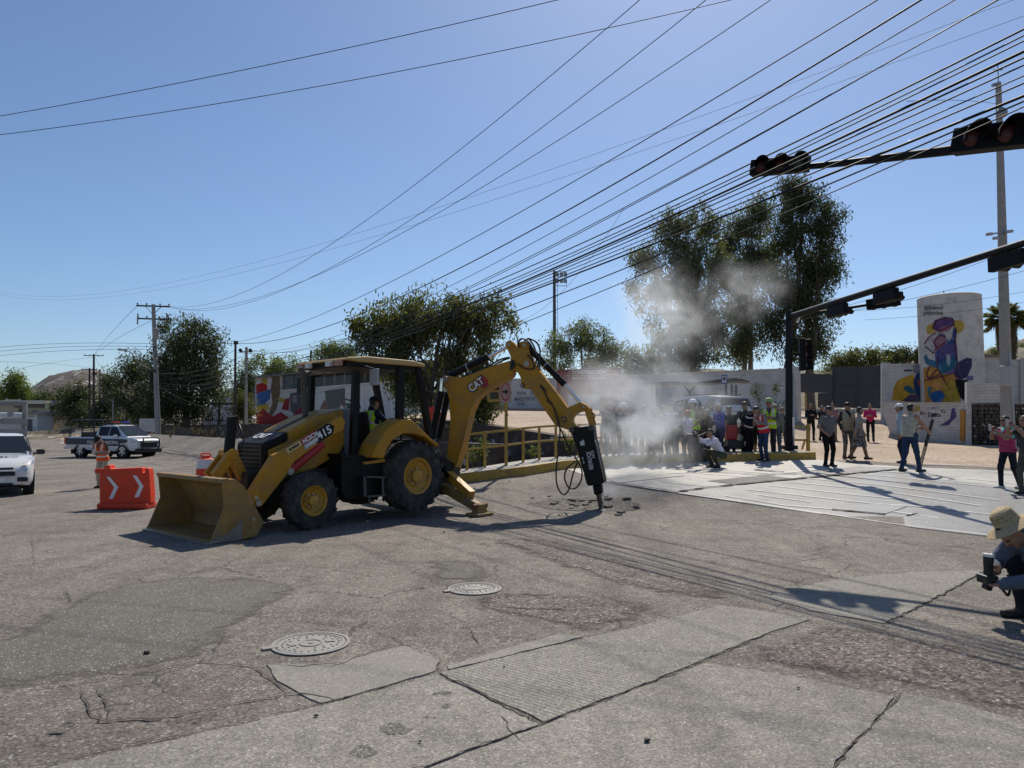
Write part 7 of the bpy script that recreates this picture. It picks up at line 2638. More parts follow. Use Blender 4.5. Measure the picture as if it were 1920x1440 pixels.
f13.wall('roller_shutter', f13.pts([(39, 786), (61, 786), (61, 812), (39, 812)]), .1, C_(.11, .11, .12), sh_, front=.03)
for i in range(6):
    f13.wall('shutter_slat', f13.pts([(39.5, 788 + i * 4), (60.5, 788 + i * 4), (60.5, 789 + i * 4), (39.5, 789 + i * 4)]), .05, C_(.15, .15, .16), sh_, front=.06)
f13.wall('shop_sign', f13.pts([(38, 777), (69, 777), (69, 785), (38, 785)]), .06, C_(.7, .69, .66), sh_, front=.06)
f13.text('CASA ANDRADE', 52, 780.5, 3, 25, C_(.05, .05, .05), sh_, lift=.07)
f14 = Face(at(98, 790, 170), at(125, 790, 168))
yb = thing('ochre_house', 'ochre two storey house with white sign beyond the beige house', 'building', tuple(f14.fr(2, 0, 0)))
f14.wall('wall', f14.pts([(98, 763), (120, 764), (120, 811), (98, 811)]), 6, C_(.36, .24, .06), yb)
f14.wall('shop_front', f14.pts([(99, 784), (117, 784), (117, 810), (99, 810)]), .3, C_(.45, .42, .36), yb, front=.35)
f14.wall('sign', f14.pts([(100, 776), (106, 776), (106, 782), (100, 782)]), .1, C_(.7, .7, .68), yb, front=.5)
f14.wall('awning', f14.pts([(100, 781.5), (118, 781.5), (118, 785), (100, 785)]), .8, C_(.03, .025, .025), yb, front=.9)
f14.wall('door', f14.pts([(104, 790), (112, 790), (112, 810), (104, 810)]), .1, C_(.04, .02, .018), yb, front=.4)
# roofs above the right wall
f15 = Face(at(1838, 650, 60), at(1920, 650, 60))
rb_ = thing('distant_house', 'white roofed low house beyond the brick wall at right', 'building', tuple(f15.fr(1, 0, 3)))
f15.wall('wall', f15.pts([(1832, 668), (1880, 668), (1880, 690), (1832, 690)]), 4, C_(.4, .4, .38), rb_)
f15.wall('roof', f15.pts([(1828, 666), (1882, 665), (1882, 669), (1828, 670)]), 5, C_(.12, .11, .10), rb_, front=.4)
# ------------------------------------------------------------------ poles, signals, cables
M_WOODP = mat('timber_pole_dark', (.06, .048, .04), .85, var=.2)
M_GALV = mat('galvanised_steel', (.30, .31, .32), .45, metal=.6, var=.1)
M_DARKP = mat('signal_pole_dark', (.013, .0135, .015), .6, var=.15, spec=.2)
M_INS = mat('insulator_brown', (.10, .05, .035), .3)


def crossarm(parent, c, L, dirv, z, m=None):
    d = Vector(dirv).normalized()
    MB().bar(Vector(c) + d * -L / 2 + Vector((0, 0, z)), Vector(c) + d * L / 2 + Vector((0, 0, z)), .1, .12).build('crossarm', m or M_WOODP, parent)
    for t in (-.47, -.2, .2, .47):
        p = Vector(c) + d * L * t + Vector((0, 0, z + .06))
        MB().lathe([(.03, 0), (.03, .05), (.07, .06), (.07, .09), (.04, .10), (.06, .12), (.05, .17), (0, .18)], p, n=10).build('insulator', M_INS, parent)


XD = Vector((.98, .2, 0))
# main pole with transformer
bp_, tp_ = at(298, 830, 58), at(287.5, 571, 58)
mp = thing('utility_pole', 'tall concrete utility pole with two crossarms and a transformer', 'utility pole', (bp_.x, bp_.y, 0))
MB().tube([Vector((bp_.x, bp_.y, -.3)), tp_], [.24, .15], 8).build('pole_shaft', M_CONC_POLE, mp)
c_ = Vector((tp_.x, tp_.y, 0))
crossarm(mp, c_, 2.55, XD, at(287, 574, 58).z)
crossarm(mp, c_ + Vector((.03, 0, 0)), 2.45, XD, at(287, 598, 58).z)
for s0 in (-1, 1):
    MB().bar(c_ + XD * s0 * .6 + Vector((0, 0, at(287, 575, 58).z)), c_ + Vector((0, 0, at(287, 590, 58).z)), .05).build('arm_brace', M_GALV, mp)
    q = c_ + XD * s0 * 1.1 + Vector((0, -.1, at(287, 598, 58).z))
    MB().cyl(q + Vector((0, 0, -.5)), q + Vector((0, 0, .4)), .05, n=8).build('fuse_cutout', M_INS, mp)
q = c_ + XD * .32 + Vector((0, -.15, at(287, 636, 58).z))
MB().lathe([(.0, 0), (.22, 0), (.23, .05), (.23, .75), (.25, .78), (.25, .84), (.1, .9), (0, .9)], q, n=18).build('transformer', M_GALV, mp, smooth=True, auto=40)
for k_ in (-.1, .1):
    MB().cyl(q + Vector((k_, 0, .88)), q + Vector((k_, 0, 1.2)), .03, n=6).build('bushing', M_INS, mp)
MB().tube(spline([c_ + Vector((0, 0, at(287, 693, 58).z)), at(262, 682, 57.5), at(246, 662, 57), at(234, 657, 56.5)]), .035, 6).build('lamp_arm', M_GALV, mp)
MB().box(at(230, 656, 56.4), (.7, .25, .12)).build('lamp_head', M_GALV, mp, bevel=.03)
for py in (706, 716, 728, 736):
    MB().tube([c_ + Vector((.25 * math.cos(t), .25 * math.sin(t), at(290, py, 58).z)) for t in np.linspace(0, 6.28, 13)], .03, 5).build('cable_clamp', M_HOSE, mp)
for i in range(3):
    q = c_ + Vector((.45 + .15 * i, -.2, at(290, 655 + 14 * i, 58).z))
    MB().tube([q + Vector((.22 * math.cos(t), 0, .25 * math.sin(t))) for t in np.linspace(0, 6.28, 15)], .035, 5).build('cable_coil', M_HOSE, mp)
MB().box(c_ + Vector((.3, -.2, at(290, 696, 58).z)), (.5, .25, .2)).build('splice_box', M_TRIM, mp)

# farther poles along the road
for i, (px, top, Y, L, lab) in enumerate(((176, 664, 115, 2.9, 'far timber pole with wide top crossarm, tallest of the left cluster'), (168, 690, 122, 2.4, 'far timber pole with low crossarm left of the tallest'), (187, 692, 128, 1.6, 'far slim pole right of the tallest timber pole'))):
    b_ = at(px, 812, Y)
    t_ = at(px, top, Y)
    u_ = thing('utility_pole', lab, 'utility pole', (b_.x, b_.y, 0), 'far poles along the road')
    MB().tube([Vector((b_.x, b_.y, -.2)), t_], [.22, .15], 8).build('pole_shaft', M_WOODP if i < 2 else M_CONC_POLE, u_)
    if i < 2:
        crossarm(u_, Vector((t_.x, t_.y, 0)), L, XD, t_.z - .25)
        MB().box(t_ + Vector((.3, -.2, -3.2)), (.7, .3, .35)).build('switch_gear', M_TRIM, u_)
    else:
        MB().box(t_ + Vector((0, 0, -.3)), (.8, .1, .1)).build('crossarm', M_WOODP, u_)
b_, t_ = at(441, 790, 62), at(441.5, 640, 62)
u_ = thing('utility_pole', 'slim black pole between the big tree and mural building', 'utility pole', (b_.x, b_.y, hgt(b_.x, b_.y)))
MB().tube([Vector((b_.x, b_.y, .8)), t_], [.13, .10], 8).build('pole_shaft', M_WOODP, u_)
MB().box(t_ + Vector((.05, 0, -.12)), (.35, .15, .3)).build('pole_cap', M_WOODP, u_)
b_, t_ = at(462, 785, 68), at(462, 651, 68)
u_ = thing('utility_pole', 'grey pole with clustered spotlights beside the slim black pole', 'utility pole', (b_.x, b_.y, hgt(b_.x, b_.y)))
MB().tube([Vector((b_.x, b_.y, .8)), t_], [.17, .13], 8).build('pole_shaft', M_CONC_POLE, u_)
MB().bar(t_ + Vector((-.6, 0, -.45)), t_ + Vector((.6, 0, -.45)), .1).build('crossarm', M_WOODP, u_)
for k_ in (-.5, .45):
    MB().lathe([(.0, 0), (.14, 0), (.17, .25), (0, .25)], t_ + Vector((k_, 0, -.35)), (0, -1, .2), 10).build('spotlight', M_TRIM, u_)
b_, t_ = at(583, 700, 98), at(583, 657, 98)
u_ = thing('utility_pole', 'distant thin pole with short crossarm above the mural building', 'utility pole', (b_.x, b_.y, 1.8))
MB().tube([Vector((b_.x, b_.y, 1.8)), t_], [.18, .13], 8).build('pole_shaft', M_WOODP, u_)
MB().bar(t_ + Vector((-.7, 0, -.9)), t_ + Vector((.7, 0, -.9)), .12).build('crossarm', M_WOODP, u_)
for px, top, Y, lab in ((212, 748, 90, 'thin grey lamp post left of the main utility pole'), (272, 745, 80, 'thin pale post right behind the police pickup')):
    b_ = at(px, 812, Y)
    u_ = thing('lamp_post', lab, 'post', (b_.x, b_.y, 0))
    MB().tube([Vector((b_.x, b_.y, -.1)), at(px, top, Y)], [.10, .08], 8).build('post_shaft', M_CONC_POLE, u_)
    MB().bar(at(px, top + 3, Y), at(px - 8, top + 1, Y - .5), .08).build('lamp_arm', M_GALV, u_)
b_ = at(97, 812, 140)
u_ = thing('utility_pole', 'dark pole with transformer at the beige house corner', 'utility pole', (b_.x, b_.y, 0))
MB().tube([Vector((b_.x, b_.y, -.1)), at(97, 748, 140)], [.2, .16], 8).build('pole_shaft', M_WOODP, u_)
MB().cyl(at(100, 760, 139.5), at(100, 751, 139.5), .4, n=12).build('transformer', M_GALV, u_)

# floodlight tower
Y = 75
tw = thing('floodlight_tower', 'slim floodlight mast with lamp rack rising behind the boom', 'light tower', tuple(at(1040, 700, Y)[:2]) + (3,))
a_ = at(1040, 720, Y)
MB().tube([Vector((a_.x, a_.y, 2.5)), Vector((a_.x, a_.y, at(1040, 508, Y).z))], [.22, .15], 10).build('mast_shaft', mat('mast_brown', (.10, .09, .085), .7), tw, smooth=True, auto=50)
MB().bar(Vector((a_.x + .34, a_.y - .1, 3.0)), Vector((a_.x + .34, a_.y - .1, at(1040, 512, Y).z)), .05).build('ladder_rail', M_GALV, tw)
zz0 = 6.0
while zz0 < at(1040, 515, Y).z:
    MB().bar(Vector((a_.x + .1, a_.y - .1, zz0)), Vector((a_.x + .36, a_.y - .1, zz0)), .035).build('ladder_rung', M_GALV, tw)
    zz0 += .6
for py in (509, 518, 527, 536):
    MB().bar(at(1038, py, Y - .2), at(1062, py, Y - .2), .06).build('lamp_rail', M_GALV, tw)
for px in (1045, 1053, 1060):
    for py in (514, 527):
        MB().box(at(px, py, Y - .4), (.34, .2, .4)).build('flood_lamp', M_GALV, tw, bevel=.03)
MB().bar(at(1062, 508, Y - .2), at(1062, 538, Y - .2), .05).build('lamp_rail', M_GALV, tw)

# right-hand pole with cameras
Y = 26.2
b_, t_ = at(1890, 835, Y), at(1872, 158, Y)
rp = thing('utility_pole', 'tall grey concrete pole with cameras and antenna at right', 'utility pole', (b_.x, b_.y, hgt(b_.x, b_.y)))
MB().tube([Vector((b_.x, b_.y, .3)), at(1886, 700, Y), t_], [.24, .20, .10], 10).build('pole_shaft', M_CONC_POLE, rp, smooth=True, auto=50)
MB().tube([t_, at(1871, 122, Y)], .018, 6).build('antenna_rod', M_GALV, rp)
for px, py in ((1862, 131), (1880, 131)):
    MB().bar(at(1871, 131, Y), at(px, py, Y), .03).build('antenna_arm', M_GALV, rp)
MB().bar(at(1861, 160, Y), at(1875, 156, Y), .12, .1).build('top_camera', M_GALV, rp)
MB().lathe([(0, 0), (.17, 0), (.2, .06), (.2, .12), (.1, .2), (0, .2)], at(1876, 213, Y - .1), (0, -1, 0), 20).build('round_speaker', M_GALV, rp)
MB().bar(at(1849, 440, Y - .15), at(1900, 433, Y - .15), .05).build('camera_arm', M_GALV, rp)
for px, py in ((1855, 439), (1893, 434)):
    MB().bar(at(px - 5, py + .5, Y - .35), at(px + 5, py - .5, Y - .3), .1, .11).build('camera_housing', mat('camera_grey', (.35, .35, .35), .5), rp, bevel=.015)
MB().bar(at(1862, 447, Y - .2), at(1872, 446, Y - .2), .08, .1).build('camera_housing', mat('camera_grey', (.35, .35, .35), .5), rp)
MB().box(at(1886, 705, Y - .3), (.35, .2, .75)).build('meter_box', M_GREYP, rp, bevel=.03)
MB().cyl(at(1893, 660, Y - .2), Vector((b_.x + .12, b_.y - .2, .5)), .05, n=8).build('conduit', M_GALV, rp)

# signal pole and its arms
M_SIGB = mat('signal_black', (.006, .006, .0065), .6, var=.15, spec=.15)
LENS_R = mat('lens_red_off', (.055, .006, .005), .45)
LENS_A = mat('lens_amber_off', (.055, .008, .005), .45)
LENS_G = mat('lens_green_off', (.004, .03, .022), .45)
Y = 22.4
b_, t_ = at(1479, 850, Y), at(1479, 584, Y)
sp_ = thing('signal_pole', 'dark traffic signal pole standing at the kerb corner', 'signal pole', (b_.x, b_.y, hgt(b_.x, b_.y)))
MB().tube([Vector((b_.x, b_.y, .4)), t_], [.12, .10], 12).build('pole_shaft', M_DARKP, sp_, smooth=True, auto=50)
MB().box(Vector((b_.x, b_.y, hgt(b_.x, b_.y) + .3)), (.42, .42, .12)).build('base_plate', M_DARKP, sp_)
MB().tube([at(1488, 850, Y - .1), at(1488, 700, Y - .1)], .03, 8).build('conduit', M_GREYP, sp_)
MB().box(at(1488, 800, Y - .15), (.06, .03, .6)).build('sticker', M_WHITE, sp_)
S0, S1 = at(1482, 594, Y), at(1960, 443, 12.8)
MB().tube([S0, S0.lerp(S1, .5), S1], [.10, .085, .07], 10).build('mast_arm', M_DARKP, sp_, smooth=True, auto=50)
S2 = at(1690, 562, 20.2)
MB().tube([S0, S2], [.05, .04], 8).build('side_arm', M_DARKP, sp_)
MB().bar(at(1500, 590, Y - .2), at(1495, 605, Y - .2), .08, .05).build('arm_bracket', M_WHITE, sp_)
MB().bar(S0, at(1520, 583, Y - .4), .06).build('arm_brace', M_GALV, sp_)


def signal_head(label, c, along, face, sec, lit=False, lenses=(0, 1, 2), parent=None, hk=1.0):
    """horizontal or vertical three-section head; along = row direction, face = where lenses look"""
    al, fc = Vector(along).normalized(), Vector(face).normalized()
    up = fc.cross(al).normalized()
    c = Vector(c)
    t = thing('traffic_signal', label, 'traffic signal', tuple(c)) if parent is None else parent
    h = sec * .55
    n = 16
    L = sec * 1.5
    MB().bar(c - al * L, c + al * L, sec * .5, sec * 1.02 * hk, up=up).build('signal_housing', M_SIGB, t, bevel=.02)
    for i in range(3):
        p = c + al * (i - 1) * sec * .98 + fc * sec * .26
        MB().lathe([(sec * .40 * hk, 0), (sec * .36 * hk, .03), (sec * .2 * hk, .05), (0, .055)], p, fc, 20).build('lens', (LENS_R, LENS_A, LENS_G)[lenses[i]], t, smooth=True)
        v = MB()
        vs, fs = [], []
        for j in range(13):
            an = math.radians(-25 + 230 * j / 12)
            d = al * math.cos(an) + up * math.sin(an)
            ext = sec * (.75 if 30 < (-25 + 230 * j / 12) < 150 else .5)
            sk_ = sec * hk
            vs += [p + d * sk_ * .46, p + d * sk_ * .47 + fc * ext, p + d * sk_ * .44, p + d * sk_ * .45 + fc * ext]
        for j in range(12):
            a, b = 4 * j, 4 * j + 4
            fs += [(a, a + 1, b + 1, b), (a + 2, b + 2, b + 3, a + 3), (a + 1, a + 3, b + 3, b + 1)]
        v.add(vs, fs)
        v.build('visor', M_SIGB, t, smooth=True, auto=40)
    return t


ad = (S1 - S0).normalized()


def arm_t(px):
    lo, hi = 0.0, 1.0
    for _ in range(40):
        m = (lo + hi) / 2
        if pix(S0.lerp(S1, m))[0] < px:
            lo = m
        else:
            hi = m
    return S0.lerp(S1, lo)


fx = Vector((.95, .3, 0))
for px, lab in ((1570, 'black signal head under the far arm close to its pole'), (1660, 'black signal head under the middle of the far arm'), (1888, 'black signal head under the far arm at right edge')):
    p = arm_t(px) + Vector((0, 0, -.24))
    signal_head(lab, p, ad, fx, .29)
    MB().bar(p, p + Vector((0, 0, .26)), .06).build('hanger', M_DARKP, sp_)
signal_head('dark red backed signal head at the end of the short side arm', at(1656, 567, 20.4), (S2 - S0), Vector((.5, .85, 0)), .30)
signal_head('vertical black signal head mounted on the signal pole', at(1504, 665, Y - .1), (0, 0, -1), Vector((.93, -.2, 0)), .34)
MB().bar(at(1504, 665, Y), Vector((b_.x, b_.y, at(1504, 665, Y).z)), .06).build('hanger', M_DARKP, sp_)

# near overhead signals on an arm that comes in from the right
T1, T2 = at(1457, 316, 12.5), at(1868, 258, 9.6)
na = thing('signal_mast', 'near signal mast whose arm enters from the right edge', 'signal pole', (9.9, 7.4, 0))
arm_pts = [at(1450, 318, 12.62), at(1560, 308, 11.95), at(1700, 292, 11.0), at(1830, 276, 10.2), at(2000, 256, 9.3), Vector((9.9, 7.4, 5.3))]
MB().tube(spline(arm_pts), list(np.linspace(.045, .10, len(spline(arm_pts)))), 10).build('mast_arm', M_DARKP, na, smooth=True, auto=50)
MB().tube([Vector((9.9, 7.4, -.1)), Vector((9.9, 7.4, 5.5))], [.14, .11], 12).build('pole_shaft', M_DARKP, na, smooth=True, auto=50)
al1 = (arm_pts[1] - arm_pts[0]).normalized()
fc1 = Vector((-.30, -.95, -.05))
signal_head('three lens overhead signal at the tip of the near arm', T1 + Vector((0, -.12, 0)), al1, fc1, .345, lenses=(1, 0, 2), hk=.8)
al2 = (arm_pts[4] - arm_pts[3]).normalized()
signal_head('large three lens overhead signal at the right edge', at(1886, 255, 9.5), al2, Vector((-.35, -.93, -.05)), .44, lenses=(0, 1, 2), hk=.78)

# ------------------------------------------------------------------ overhead cables
M_CABLE = mat('cable_black', (.010, .010, .011), .65, var=.1, spec=.25)
CB = [  # start px, depth, mid px, end px, depth, radius
    ((-80, 231), 17, (520, 118), (1045, 0), 13.5, .008), ((-80, 262), 17, (700, 143), (1370, 0), 13.5, .008),
    ((315, 574), 58, (640, 446), (1205, -5), 15.5, .010), ((312, 573), 58, (740, 432), (1330, -5), 15.0, .010), ((318, 577), 58, (800, 412), (1452, -5), 14.5, .010),
    ((0, 548), 90, (600, 470), (1900, 0), 17, .006), ((0, 553), 90, (700, 478), (1920, 30), 17, .006),
    ((442, 642), 62, (900, 440), (1650, -3), 13.2, .012), ((442, 644), 62, (1000, 430), (1735, -5), 12.8, .022), ((462, 655), 68, (1000, 455), (1790, 0), 13, .010),
    ((462, 654), 68, (1100, 430), (1870, 0), 12.8, .011), ((290, 700), 58, (1000, 478), (1840, 18), 12.6, .010), ((442, 660), 62, (1100, 452), (1930, 50), 12.2, .020),
    ((290, 690), 58, (1100, 462), (1930, 62), 12.2, .012), ((442, 668), 62, (1100, 468), (1930, 72), 12.0, .012), ((290, 715), 58, (1100, 476), (1930, 92), 11.8, .028),
    ((462, 680), 68, (1100, 480), (1930, 104), 11.6, .018), ((290, 720), 58, (1100, 486), (1930, 118), 11.4, .012), ((442, 690), 62, (1100, 493), (1930, 138), 11.2, .010),
    ((290, 726), 58, (1100, 500), (1930, 152), 11.0, .012), ((462, 690), 68, (1100, 506), (1930, 176), 10.8, .026), ((290, 730), 58, (1150, 512), (1930, 186), 10.6, .012), ((290, 735), 58, (1200, 516), (1930, 196), 10.4, .009),
]
ordn = ['first', 'second', 'third', 'fourth', 'fifth', 'sixth', 'seventh', 'eighth', 'ninth', 'tenth', 'eleventh', 'twelfth', 'thirteenth', 'fourteenth']
LBL = ['upper of the two thin cables crossing the top left sky', 'lower of the two thin cables crossing the top left sky', 'leftmost of three cables leaving the transformer pole top', 'middle of three cables leaving the transformer pole top', 'rightmost of three cables leaving the transformer pole top',
       'upper of two faint cables rising from the left edge', 'lower of two faint cables rising from the left edge', 'thin cable from the slim black pole, leftmost at the top edge', 'thick cable from the slim black pole to the top edge', 'thin cable from the spotlight pole to the top edge, left one', 'thin cable from the spotlight pole to the top edge, right one', 'cable from the transformer pole to the top right corner']
LBL += ['overhead cable meeting the right edge, %s from the top' % ordn[i] for i in range(11)]


def cable(a, Ya, mid, b, Yb, r, label, ext=1.45, n=46, group='overhead cables'):
    P0, P1 = at(*a, Ya), at(*b, Yb)
    lo, hi = 0.0, 1.0
    for _ in range(40):
        m = (lo + hi) / 2
        if pix(P0.lerp(P1, m))[0] < mid[0]:
            lo = m
        else:
            hi = m
    q = P0.lerp(P1, lo)
    zt = at(*mid, q.y).z
    s = (q.z - zt) / max(4 * lo * (1 - lo), .05)
    s = max(min(s, 3.0), -.3)
    pts = []
    for i in range(n + 1):
        t = ext * i / n
        p = P0 + (P1 - P0) * t
        p.z -= s * 4 * t * (1 - t)
        pts.append(p)
    o_ = MB().tube(pts, r, 5).build('cable', M_CABLE, smooth=True)
    tag(o_, label, 'cable', group)


for i, (row, lb) in enumerate(zip(CB, LBL)):
    k_ = 1.0 if i < 9 else .74
    cable(*row[:4], row[4] * k_, (row[5] if row[5] < .017 else row[5] * .8) * (1.0 if i < 7 else 1.15) * (.8 if i > 8 else 1), lb)
# short spans on the left
LC = [((258, 573), 58, (215, 640), (178, 663), 115, 'cable from left end of the upper crossarm to the far pole'), ((287, 600), 58, (235, 650), (178, 664), 115, 'cable from the lower crossarm to the far pole'), ((290, 640), 58, (240, 680), (180, 672), 115, 'cable from the transformer to the far pole'),
      ((290, 700), 58, (200, 752), (168, 700), 122, 'sagging cable between the main pole and far poles, upper'), ((290, 715), 58, (215, 760), (170, 712), 122, 'sagging cable between the main pole and far poles, lower'), ((290, 645), 58, (150, 652), (-40, 655), 70, 'upper of three cables leaving the main pole leftwards'),
      ((290, 650), 58, (150, 660), (-40, 663), 70, 'middle of three cables leaving the main pole leftwards'), ((290, 655), 58, (150, 668), (-40, 672), 70, 'lower of three cables leaving the main pole leftwards'), ((168, 690), 122, (80, 686), (-40, 678), 80, 'cable from the far poles to the left edge, upper'), ((176, 670), 115, (90, 692), (-40, 708), 80, 'cable from the far poles to the left edge, lower'),
      ((290, 720), 58, (350, 752), (440, 770), 62, 'sagging service cable from the main pole to the right'), ((290, 705), 58, (370, 690), (442, 655), 62, 'cable between the main pole and the slim black pole, upper'), ((290, 712), 58, (370, 703), (442, 672), 62, 'cable between the main pole and the slim black pole, lower'),
      ((290, 652), 58, (370, 645), (442, 644), 62, 'straight cable from the transformer pole towards the slim pole'),
      ((1478, 600), 22.4, (1700, 540), (1930, 455), 24, 'thin cable from the signal pole to the right edge, upper'), ((1478, 603), 22.4, (1700, 562), (1930, 505), 24, 'thin cable from the signal pole to the right edge, lower'), ((1600, 583), 30, (1750, 572), (1930, 545), 30, 'thin cable passing behind the tank top'),
      ((1620, 600), 32, (1730, 592), (1930, 565), 32, 'thin cable passing behind the tank lettering'), ((942, 610), 40, (1040, 560), (1170, 390), 30, 'thin guy cable rising behind the boom'), ((1700, 190), 14, (1790, 188), (1880, 197), 25, 'short slack cable reaching the camera pole top')]
for i in range(5):
    LC.append(((290, 700 + 8 * i), 58, (380, 694 + 9 * i), (462, 664 + 9 * i), 68, 'cable between the main pole and the spotlight pole, %s from the top' % ordn[i]))
for i in range(4):
    LC.append(((290, 705 + 8 * i), 58, (215, 742 + 9 * i), (176, 705 + 6 * i), 115, 'drooping cable left of the main pole, %s from the top' % ordn[i]))
for a, Ya, m_, b, Yb_, lb in LC:
    cable(a, Ya, m_, b, Yb_, .016 if Ya > 40 else .007, lb, ext=1.0, n=20, group='short cables between poles')
# ------------------------------------------------------------------ trees and land
def leaf_mat(name, c0, c1, trans=.35):
    m = bpy.data.materials.new(name)
    m.use_nodes = True
    nt = m.node_tree
    nt.nodes.remove(nt.nodes['Principled BSDF'])
    geo = nd(nt, 'ShaderNodeNewGeometry')
    rp_ = ramp(nt, geo.outputs['Random Per Island'], .0, 1.0, c0, c1)
    d = nd(nt, 'ShaderNodeBsdfPrincipled')
    d.inputs['Roughness'].default_value = .55
    d.inputs['Specular IOR Level'].default_value = .35
    t = nd(nt, 'ShaderNodeBsdfTranslucent')
    nt.links.new(rp_, d.inputs['Base Color'])
    br2 = mixc(nt, 1.0, rp_, (1.5, 1.6, .8), 'MULTIPLY')
    nt.links.new(br2, t.inputs[0])
    mx = nd(nt, 'ShaderNodeMixShader')
    mx.inputs[0].default_value = trans
    nt.links.new(d.outputs[0], mx.inputs[1])
    nt.links.new(t.outputs[0], mx.inputs[2])
    nt.links.new(mx.outputs[0], nt.nodes['Material Output'].inputs[0])
    return m


LF_EUC = leaf_mat('eucalyptus_leaf', (.055, .065, .034), (.16, .175, .10), .42)
LF_DARK = leaf_mat('dark_leaf', (.028, .036, .015), (.085, .10, .042), .33)
LF_OLIVE = leaf_mat('olive_leaf', (.05, .058, .022), (.15, .155, .055), .42)
LF_LIGHT = leaf_mat('light_leaf', (.07, .095, .025), (.16, .19, .06), .45)
LF_PALE = leaf_mat('acacia_leaf', (.07, .085, .045), (.16, .18, .10), .4)
LF_DRY = leaf_mat('dry_leaf', (.10, .075, .035), (.20, .16, .08), .3)
M_BARK = mat('bark_grey', (.12, .095, .075), .9, var=.35, vscale=5, bump=.6, bscale=14)
M_BARKP = mat('bark_pale', (.22, .185, .15), .85, var=.35, vscale=3, bump=.4, bscale=10)


def leaves(lobes, n, size, droop, rng, sig=.55, hole=.18, flat=1.0):
    """lobes: (centre, rx, ry, rz). Returns leaf centres grouped in sprigs"""
    vol = np.array([l[1] * l[2] * l[3] for l in lobes]) ** .75
    per = 14
    n = int(n * 1.45)
    ns = n // per
    pick = rng.choice(len(lobes), ns, p=vol / vol.sum())
    d = rng.normal(size=(ns, 3))
    d /= np.linalg.norm(d, axis=1)[:, None]
    r = rng.random(ns) ** (1 / 2.6)
    wob = 1 + .32 * np.sin(d[:, 0] * 5 + pick) * np.sin(d[:, 2] * 6 + 2 * pick) + .16 * rng.normal(size=ns)
    C = np.array([list(l[0]) for l in lobes])[pick]
    Rr = np.array([l[1:4] for l in lobes])[pick]
    S = C + d * (r * wob)[:, None] * Rr
    # holes so that the sky shows through
    nh = int(len(lobes) * 9)
    hp = rng.choice(len(lobes), nh)
    hd = rng.normal(size=(nh, 3))
    hd /= np.linalg.norm(hd, axis=1)[:, None]
    HC_ = np.array([list(l[0]) for l in lobes])[hp] + hd * .75 * np.array([l[1:4] for l in lobes])[hp]
    HR = hole * 2.0 * np.array([(l[1] * l[3]) ** .5 for l in lobes])[hp] * rng.uniform(.35, 1.0, nh)
    keep = np.ones(ns, bool)
    for c, rr_ in zip(HC_, HR):
        dd = S - c
        dd[:, 1] *= .25
        keep &= np.linalg.norm(dd, axis=1) > rr_
    S = S[keep]
    ns = len(S)
    P = np.repeat(S, per, 0) + rng.normal(size=(ns * per, 3)) * size * np.array([sig * 1.5, sig * 1.5, sig * 1.9])
    m = len(P)
    ax = rng.normal(size=(m, 3))
    ax[:, 2] -= droop
    ax /= np.linalg.norm(ax, axis=1)[:, None]
    sd = np.cross(ax, rng.normal(size=(m, 3)))
    sd /= np.linalg.norm(sd, axis=1)[:, None]
    L = size * rng.uniform(.7, 1.35, m)[:, None]
    W = L * .30 * flat
    V = np.stack([P - ax * L * .5, P + sd * W * .5, P + ax * L * .5, P - sd * W * .5], 1).reshape(-1, 3)
    F = np.arange(m * 4).reshape(-1, 4)
    return V, F


def quick_mesh(name, V, F, m, parent, org):
    me = bpy.data.meshes.new(name)
    V = V - np.array(org)
    me.vertices.add(len(V))
    me.vertices.foreach_set('co', V.ravel())
    me.loops.add(F.size)
    me.loops.foreach_set('vertex_index', F.ravel())
    me.polygons.add(len(F))
    me.polygons.foreach_set('loop_start', np.arange(0, F.size, F.shape[1]))
    me.materials.append(m)
    me.update(calc_edges=True)
    o = bpy.data.objects.new(name, me)
    COL.objects.link(o)
    o.parent = parent
    o.location = (0, 0, 0)
    return o


TREE_N = 0


